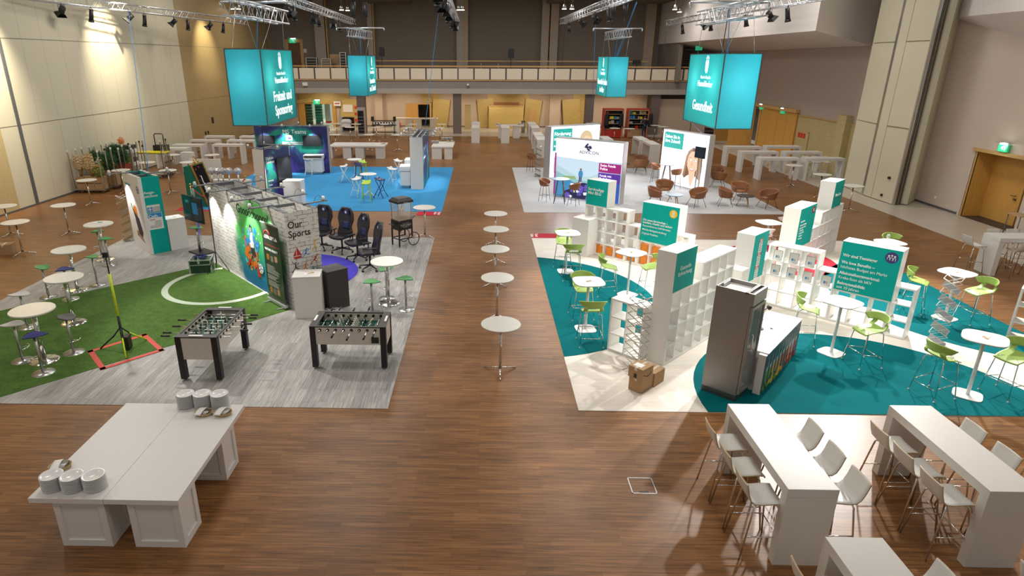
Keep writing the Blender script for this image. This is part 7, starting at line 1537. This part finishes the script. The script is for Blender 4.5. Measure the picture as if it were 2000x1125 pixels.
toolcab('left red cabinet full of tools in the right rear', (9.3, 49.6), 1.5, 1); toolcab('right red cabinet full of tools behind the person', (11.15, 49.6), 1.6, 2)
k = 0; r_ = random.Random(5)
for cx0, w in ((9.3, 1.5), (11.15, 1.6)):
    for z in (.68, 1.08, 1.43, 1.78):
        x = cx0+.16
        while x < cx0+w-.35:
            bw_ = r_.uniform(.14, .3); nm = r_.choice(['tool_box', 'tool_case', 'parts_box']); m_ = r_.choice(['cloth_black', 'sp_red', 'sp_blue', 'cloth_black', 'lb_frame', 'cloth_black', 'yellow_plastic', 'ply', 'cloth_black', 'lb_frame'])
            o = MB().box(0, bw_, 0, .3, 0, r_.uniform(.15, .27)).build(nm, m_, bevel=.01); o.location = (x, 49.8, z); k += 1
            tag(o, {'sp_red': 'red', 'sp_blue': 'blue', 'sp_green': 'green', 'cloth_black': 'black', 'lb_frame': 'grey', 'sp_orange': 'orange', 'yellow_plastic': 'yellow', 'ply': 'wooden'}[m_]+' case on the '+{.68: 'lowest', 1.08: 'second', 1.43: 'third', 1.78: 'top'}[z]+' shelf of the '+('left' if cx0 < 10 else 'right')+' red cabinet', 'case', 'tool cases in the red cabinets'); x += bw_+.03
for x, lb in ((9.5, 'left black jacket hanging in the left red cabinet'), (10.62, 'right black jacket hanging in the left red cabinet'), (12.85, 'black jacket hanging at the right side of the right red cabinet')):
    o = MB().shell(lambda u, v: (.17*sin(2*pi*v)*(1-.3*(1-u)**3), .10*cos(2*pi*v), -1.0+1.0*u if False else -.95*u), 8, 14, .01).tube([(0, 0, -.02), (0, .0, .1), (0, .14, .2)], .01, 6).build('jacket', 'cloth_black'); o.location = (x, 49.49, 1.85); tag(o, lb, 'jacket')
def person():
    t = thing('person', 'person in black jacket and dark trousers standing at the right red cabinet', 'person', (12.25, 48.75, 0), .25)
    V_ = {'pel': (0, 0, .93, .15, .11), 'waist': (0, 0, 1.08, .145, .105), 'chest': (0, -.01, 1.30, .18, .12), 'neck': (0, -.01, 1.48, .06, .06), 'head': (0, .03, 1.60, .085, .095), 'top': (0, .03, 1.68, .07, .08),
          'shl': (-.18, -.01, 1.42, .065, .065), 'ell': (-.25, .03, 1.16, .045, .045), 'wrl': (-.20, .18, .98, .032, .032), 'hal': (-.18, .25, .95, .035, .022), 'shr': (.18, -.01, 1.42, .065, .065), 'elr': (.26, .03, 1.15, .045, .045), 'wrr': (.2, .18, .98, .032, .032), 'har': (.18, .25, .95, .035, .022),
          'hipl': (-.09, 0, .86, .09, .09), 'knl': (-.10, .02, .48, .06, .06), 'anl': (-.10, -.03, .10, .045, .045), 'tol': (-.11, .10, .04, .045, .035), 'hipr': (.09, 0, .86, .09, .09), 'knr': (.11, .03, .48, .06, .06), 'anr': (.12, .0, .10, .045, .045), 'tor': (.13, .13, .04, .045, .035)}
    E_ = ['pel waist', 'waist chest', 'chest neck', 'neck head', 'head top', 'chest shl', 'shl ell', 'ell wrl', 'wrl hal', 'chest shr', 'shr elr', 'elr wrr', 'wrr har', 'pel hipl', 'hipl knl', 'knl anl', 'anl tol', 'pel hipr', 'hipr knr', 'knr anr', 'anr tor']
    for s_, h_ in ((-1, 'hal'), (1, 'har')):
        bx0, by0, bz0_ = V_[h_][:3]
        for f_ in range(4): k_ = f'{h_}f{f_}'; V_[k_] = (bx0+(f_-1.5)*.018, by0+.08+.008*(f_ in (1, 2)), bz0_-.02, .009, .009); E_.append(h_+' '+k_)
        V_[h_+'t'] = (bx0-s_*.045, by0+.04, bz0_-.005, .01, .01); E_.append(h_+' '+h_+'t')
    ks = list(V_); me = bpy.data.meshes.new('body'); me.from_pydata([V_[k_][:3] for k_ in ks], [tuple(ks.index(q) for q in e.split()) for e in E_], [])
    o = bpy.data.objects.new('tmp', me); COL.objects.link(o); sk = o.modifiers.new('s', 'SKIN'); 
    for i, k_ in enumerate(ks): me.skin_vertices[0].data[i].radius = V_[k_][3:]; me.skin_vertices[0].data[i].use_root = (k_ == 'pel')
    sb = o.modifiers.new('b', 'SUBSURF'); sb.levels = 2; dg = bpy.context.evaluated_depsgraph_get(); m2 = bpy.data.meshes.new_from_object(o.evaluated_get(dg)); bpy.data.objects.remove(o)
    for q in ('cloth_black', 'navy', 'skin', 'black'): m2.materials.append(MAT[q])
    for p in m2.polygons:
        c = p.center; p.use_smooth = True; p.material_index = 2 if (c.z > 1.49 or (c.y > .2 and .85 < c.z < 1.05)) else 3 if c.z < .1 else 1 if c.z < .92 else 0
    b = bpy.data.objects.new('body', m2); COL.objects.link(b); b.parent = t
    MB().ball((0, .015, 1.655), .10, 16, sc=(.88, 1, .85)).build('hair', 'hair', t)
    MB().tube([(-.15, -.14, 1.2), (-.05, -.16, 1.02), (.1, -.16, 1.0), (.18, -.12, 1.12)], .014, 6).build('blue_strap', 'sp_blue', t); MB().tube([(-.14, -.13, 1.38), (-.12, -.145, 1.22)], .012, 6).build('red_strap', 'sp_red', t)
person()
# ------------------------------------------------------------------ plant trolleys
def trolley(label, x0, y0_, rz=0, L=1.33, D_=.57, H_=1.82, tier=None):
    t = thing('plant_trolley', label, 'trolley', (x0, y0_, 0), rz); MB().box(0, L, 0, D_, .14, .18).build('platform', 'steel', t)
    for x in (.0, L):
        for y in (0, D_): p_ = MB().box(x-.018, x+.018, y-.018, y+.018, .12, H_).build('post', 'steel', t); MB().box(x-.028, x+.028, y-.028, y+.028, H_, H_+.09).build('post_cap', 'black' if x and y else 'paper', p_)
    for x in (.12, L-.12):
        for y in (.08, D_-.08): MB().tube([(x-.02, y, .06), (x+.02, y, .06)], .058, 10).build('caster', 'dark_steel', t)
    if tier: MB().box(0, L, 0, D_, tier, tier+.03).build('tier', 'steel', t)
    return t
tro = [trolley('front plant trolley with cardboard crates and pampas grass', -18.2, 27.35), trolley('second plant trolley with dense green shrubs', -18.15, 28.3), trolley('third plant trolley with fir greenery and a red tub', -18.15, 29.25), trolley('fourth plant trolley with stacked textile crates', -18.1, 30.15), trolley('plant trolley holding the yellow tray, beside the bistro tables', -17.2, 31.2, 0, 1.2, .6, 1.8, 1.2)]
trolley('low trolley with red flower pot behind the award wall', -16.5, 28.35, 0, .6, 1.0, 1.8)
for k, (x, w) in enumerate(((-18.12, .38), (-17.72, .38), (-17.32, .36))):
    t = thing('cardboard_crate', ('left', 'middle', 'right')[k]+' open cardboard crate on the front plant trolley', 'box', (x, 27.42, .182)); MB().box(0, w, 0, .42, 0, .52).build('crate_body', 'cardboard', t); MB().box(.03, w-.03, -.004, 0, .24, .27).build('grip_slot', 'ink', t)
def pampas(label, loc, seed):
    r_ = random.Random(seed); t = thing('pampas_grass', label, 'plant', loc)
    mb = MB(); st2 = MB()
    for i in range(26):
        a = r_.uniform(0, 2*pi); tx, ty = .30*cos(a)*r_.uniform(.2, 1), .2*sin(a)*r_.uniform(.2, 1); h = r_.uniform(.6, 1.15); st2.tube([(tx*.2, ty*.2, 0), (tx*.6, ty*.6, h*.5)], .006, 4)
        p = [Vector((tx*(.6+.5*q), ty*(.6+.5*q), h*(.45+.6*q)-.10*q*q)) for q in (0, .25, .5, .75, 1)]; k = len(mb.v)
        for j in range(4): mb.tube([p[j], p[j+1]], (.035, .06, .055, .035)[j], 7, r2=(.06, .055, .035, .006)[j])
    o = st2.build('stems', 'ply', t); o['kind'] = 'stuff'; o = mb.build('plumes', 'pampas', t); o['kind'] = 'stuff'
pampas('dry beige pampas grass bundle at the left of the front trolley', (-17.95, 27.6, .7), 1); pampas('dry beige pampas grass bundle at the middle of the front trolley', (-17.45, 27.62, .7), 2)
def bush(name, label, loc, r, h, n_, m_, seed, leaf=.09, fl=None, fm=None, narrow=False):
    r_ = random.Random(seed); t = thing(name, label, 'plant', loc); mb = MB(); fb = MB()
    for i in range(n_):
        a = r_.uniform(0, 2*pi); u = r_.uniform(-1, 1); rr = r_.uniform(.5, 1); c = Vector((rr*r[0]*cos(a)*sqrt(1-u*u), rr*r[1]*sin(a)*sqrt(1-u*u), h/2+rr*h/2*u))
        d = Vector((r_.uniform(-1, 1), r_.uniform(-1, 1), r_.uniform(-.2, 1))).normalized(); w = d.orthogonal().normalized()*leaf*(.12 if narrow else .3)
        mb.add([c-w, c+w, c+d*leaf*(1.8 if narrow else 1)], [(0, 1, 2)])
        if fl and i % fl == 0: fb.ball(c+Vector((0, -.01, .02)), .028, 6)
    st2 = MB()
    for i in range(5): a = i*1.3; st2.tube([(0, 0, 0), (r[0]*.5*cos(a), r[1]*.5*sin(a), h*.6)], .008, 4)
    st2.build('stems', 'ply', t); o = mb.build('foliage', m_, t); o['kind'] = 'stuff'
    if fl: o = fb.build('blossoms', fm, t); o['kind'] = 'stuff'
bush('flower_bunch', 'bunch with orange blossoms hanging over the right of the front trolley', (-17.05, 27.5, .65), (.25, .2), .6, 500, 'leaf_light', 3, .08, 14, 'orange_flower'); bush('flower_bunch', 'white orchid bunch between pampas grass and orange blossoms', (-17.15, 27.75, .8), (.14, .12), .75, 160, 'leaf_light', 4, .07, 5, 'white_flower')
bush('green_shrub', 'dark green shrub on the second plant trolley, left', (-17.76, 28.6, .9), (.35, .25), .8, 1100, 'leaf', 5, .12, narrow=True); bush('green_shrub', 'dark green shrub on the second plant trolley, right', (-17.2, 28.6, .75), (.35, .25), .85, 1000, 'leaf', 6, .12, 40, 'orange_flower', True)
bush('fir_greenery', 'spiky fir greenery above the red tub', (-17.3, 29.5, .95), (.5, .28), .85, 1500, 'leaf', 7, .16, narrow=True); bush('green_shrub', 'yellow green shrub in the red tub', (-16.95, 29.7, .95), (.18, .2), .4, 300, 'leaf_light', 8, .07)
bush('orange_flowers', 'orange flower arrangement on top of the fourth plant trolley', (-17.5, 30.45, 1.75), (.16, .14), .35, 240, 'orange_flower', 9, .06)
t = thing('red_tub', 'long red plant tub on the third plant trolley', 'tub', (-17.9, 29.3, .75)); MB().vprism([(0, 0), (1.05, 0), (1.1, .22), (-.05, .22)], 0, .45).build('body', 'terracotta', t); MB().box(.0, 1.05, 0, .45, -.57, 0).build('crate_support', 'cardboard', t)
t = thing('cardboard_crate', 'cardboard crates carrying the green shrubs on the second plant trolley', 'box', (-18.05, 28.35, .182)); MB().box(0, 1.15, 0, .45, 0, .6).build('crate_body', 'cardboard', t)
t = thing('textile_crates', 'grey and white striped textile stack on the fourth plant trolley', 'crate', (-18.0, 30.2, .182)); 
for i in range(8): MB().box(.02*(i % 2), 1.1-.03*(i % 3), 0, .45, .2*i, .2*i+.17).build('folded_textile', ('paper', 'dark_steel', 'lb_frame')[i % 3], t)
t = thing('yellow_tray', 'bright yellow perforated tray on a trolley by the left wall', 'tray', (-17.2, 31.2, 1.235)); MB().box(-.1, 1.35, 0, .6, 0, .05).build('tray', 'yellow_plastic', t)
t = thing('luggage_cart', 'black folding cart with tall handle behind the yellow tray', 'cart', (-16.6, 31.9, 1.3)); MB().tube([(0, 0, 0), (0, 0, .75), (.05, 0, .82), (.4, 0, .82), (.45, 0, .75), (.45, 0, 0)], .025, 8).build('handle', 'black', t); MB().box(-.1, .55, -.1, .3, -.06, .25).build('load', 'cloth_black', t)
t = thing('wire_cage', 'grey wire mesh trolley side standing right of the yellow tray', 'trolley', (-15.95, 31.3, 0)); m_b = MB()
for i in range(9): m_b.box(-.005, .005, .07*i, .07*i+.008, .2, 1.55)
for i in range(14): m_b.box(-.005, .005, 0, .57, .2+.1*i, .208+.1*i)
m_b.build('mesh', 'steel', t); MB().tube([(0, 0, .1), (0, 0, 1.6), (0, .57, 1.6), (0, .57, .1)], .015, 6).build('frame', 'steel', t); MB().box(-.3, .1, 0, .57, .08, .14).build('base', 'black', t)
# small box at the left edge
t = carton('open cardboard box at the left edge of the photo on the parquet', (at(2, 500)[0]-.15, at(2, 500)[1]), .3, .45, .35, .32, 0); 
# ------------------------------------------------------------------ photo mirror with ropes
o = MB().box(-12.2, -10.4, 24.12, 26.0, 0, .008).build('red_mat', 'red_carpet'); tag(o, 'red carpet mat under the gold framed photo mirror', 'carpet')
mr_ = thing('photo_mirror', 'leaning gold framed photo mirror with green back panel', 'mirror', (-11.14, 24.8, .012), radians(84)); W_, H_ = .92, 1.78; lean = Matrix.Rotation(-.31, 3, 'X')
def leanb(mb): return mb.turn(0, lean)
leanb(MB().box(0, .08, -.03, .03, 0, H_).box(W_-.08, W_, -.03, .03, 0, H_).box(.08, W_-.08, -.03, .03, 0, .08).box(.08, W_-.08, -.03, .03, H_-.08, H_)).build('gold_frame', 'gold', mr_, bevel=.01); leanb(MB().box(.07, W_-.07, .0, .012, .07, H_-.07)).build('mirror_glass', 'black_gloss', mr_)
mb = MB(); mb.tube([(W_/2+.09*cos(q*pi/8), -.01, H_+.10+.12*sin(q*pi/8)) for q in range(16)], .02, 6, closed=True).ball((W_/2, -.01, H_+.26), .04, 8).ball((W_/2-.13, -.01, H_+.04), .05, 8).ball((W_/2+.13, -.01, H_+.04), .05, 8); leanb(mb).build('crown_ornament', 'gold', mr_)
pc_ = MB(); pc_.vprism([(.3, .55), (.5, .5), (.55, .8), (.45, .95), (.33, .9)], -.008, -.004); pc_.vprism([(.36, .95), (.42, .95), (.44, 1.25), (.38, 1.25)], -.008, -.004); leanb(pc_).build('drawn_hand', 'paper', mr_)
rd_ = MB()
for x, z in ((.25, 1.55), (.5, 1.6), (.35, 1.25)): rd_.vprism(circ(x, z, .035, 10), -.008, -.004)
leanb(rd_).build('red_marks', 'sticker_red', mr_)
MB().add([(0, .05, 0), (0, .85, 0), (0, .85, 1.6), (0, .58, 1.62), (.04, .05, 0), (.04, .85, 0), (.04, .85, 1.6), (.04, .58, 1.62)], [(0, 3, 2, 1), (4, 5, 6, 7), (0, 1, 5, 4), (1, 2, 6, 5), (2, 3, 7, 6), (3, 0, 4, 7)]).build('green_side_panel', 'green_card', mr_)
MB().box(0, W_, .81, .85, 0, 1.6).build('green_back_panel', 'green_card', mr_)
def stanchion(label, loc, n0=[0]):
    t = thing('rope_post', label, 'rope post', loc); MB().cyl(0, 0, 0, .03, .15, 20).build('foot', 'gold', t); MB().cyl(0, 0, .03, .92, .024, 12).build('post', 'gold', t); MB().ball((0, 0, .965), .045, 12).build('knob', 'gold', t)
sa = at(371.5, 361, .96); sb_ = at(478.5, 345, .96); sc2 = (-10.3, 23.9)
stanchion('left gold rope post in front of the photo mirror', (sa[0], sa[1], .01)); stanchion('gold rope post at the corner of the blue carpet', (sb_[0], sb_[1], 0)); stanchion('gold rope post hidden behind the football wall end', (sc2[0], sc2[1], .0))
def rope(label, a, b): A, B = Vector((a[0], a[1], .88)), Vector((b[0], b[1], .88)); tag(MB().tube([A+(B-A)*q/12-Vector((0, 0, .32*sin(pi*q/12))) for q in range(13)], .022, 8).build('barrier_rope', 'red_rope'), label, 'rope')
rope('red rope hanging between the gold posts before the mirror', sa, sc2); rope('red rope at the gold post by the blue carpet', sb_, (sb_[0]-.9, sb_[1]-1.0))
ws = thing('wrapped_stool', '', 'stool'); MB().cyl(0, 0, .02, .72, .035, 14).build('pole', 'chrome', ws); MB().lathe([(.2, 0), (.2, .01), (.04, .03)], 24).build('base_plate', 'chrome', ws); MB().tube([(-.02, -.02, .74), (.02, .02, .80)], .14, 18).build('seat', 'grey_seat', ws)
MB().shell(lambda u, v: (.18*sin(pi*u)*cos(2*pi*v)*(1+.12*sin(5*2*pi*v)), .18*sin(pi*u)*sin(2*pi*v)*(1+.1*sin(4*2*pi*v)), .78-.16*cos(pi*u)), 8, 24, .003).build('plastic_film', 'plastic_film', ws)
for k, px_ in enumerate((412, 424.5, 434, 446, 464)): x, y = at(px_, 333, .8); place(ws, k, ('leftmost', 'second', 'middle', 'fourth', 'rightmost')[k]+' film wrapped stool in the row behind the photo mirror', (x, y, 0), .5*k, 'film wrapped stools')
xa, ya = at(414, 352, .25); o = MB().box(0, 1.75, 0, .4, 0, .25).build('white_board', 'white_lam'); o.location = (xa, ya, 0); tag(o, 'low white board in front of the wrapped stools', 'board')
# leaflet on far standing table; floor debris
x, y = at(192, 436, 1.1); t = thing('leaflet', 'turquoise and white leaflets on the farthest standing table', 'leaflet', (x, y, 1.112)); MB().obox((0, 0, .004), (.2, .15, .008), .3).build('sheet', 'paper', t); MB().obox((.04, .02, .012), (.12, .06, .008), .5).build('card', 'teal', t)
t = thing('leaflet', 'papers lying on the white counter plinth at the award wall', 'leaflet', off((-9.74, 18.63), radians(45), .27, .25, 1.012)); MB().obox((0, 0, .003), (.25, .16, .005), .8).build('sheet', 'paper', t); MB().obox((.06, .0, .007), (.1, .04, .004), .6).build('card', 'ply', t)
# hall table and oak leaf near right edge
t = thing('side_table', 'small table with stacked plates at the far right by the oak door', 'table', (18.1, 20.6, 0)); MB().box(-.5, .6, -.3, .3, .9, .93).build('tabletop', 'ply', t)
for x in (-.45, .55):
    for y in (-.25, .25): MB().tube([(x, y, 0), (x, y, .9)], .018, 6).build('leg', 'dark_steel', t)
for k in range(6): o = plt.copy(); COL.objects.link(o); o.location = (18.0, 20.55, .93+.0125*k-.005); o['label'] = 'white plate stacked on the small table by the oak door'; o['group'] = 'plates on the small table'
# fire hose panel in the ash wainscot
y_, z_ = onx(1561, 279, XR); t = thing('hydrant_panel', 'framed panel with three red fire signs in the ash wainscot', 'panel', (XR+.1, y_, .0)); MB().box(-.01, .0, -.75, .75, .05, 1.75).build('panel', 'ash_wall', t); MB().box(-.02, -.01, -.75, -.7, .05, 1.78).box(-.02, -.01, .7, .75, .05, 1.78).box(-.02, -.01, -.75, .75, 1.75, 1.8).build('frame', 'oak_frame', t)
for k in range(3): MB().box(-.025, -.01, .38-.32*k-.12, .38-.32*k+.12, 1.4, 1.68).build('fire_sign', 'sticker_red', t)
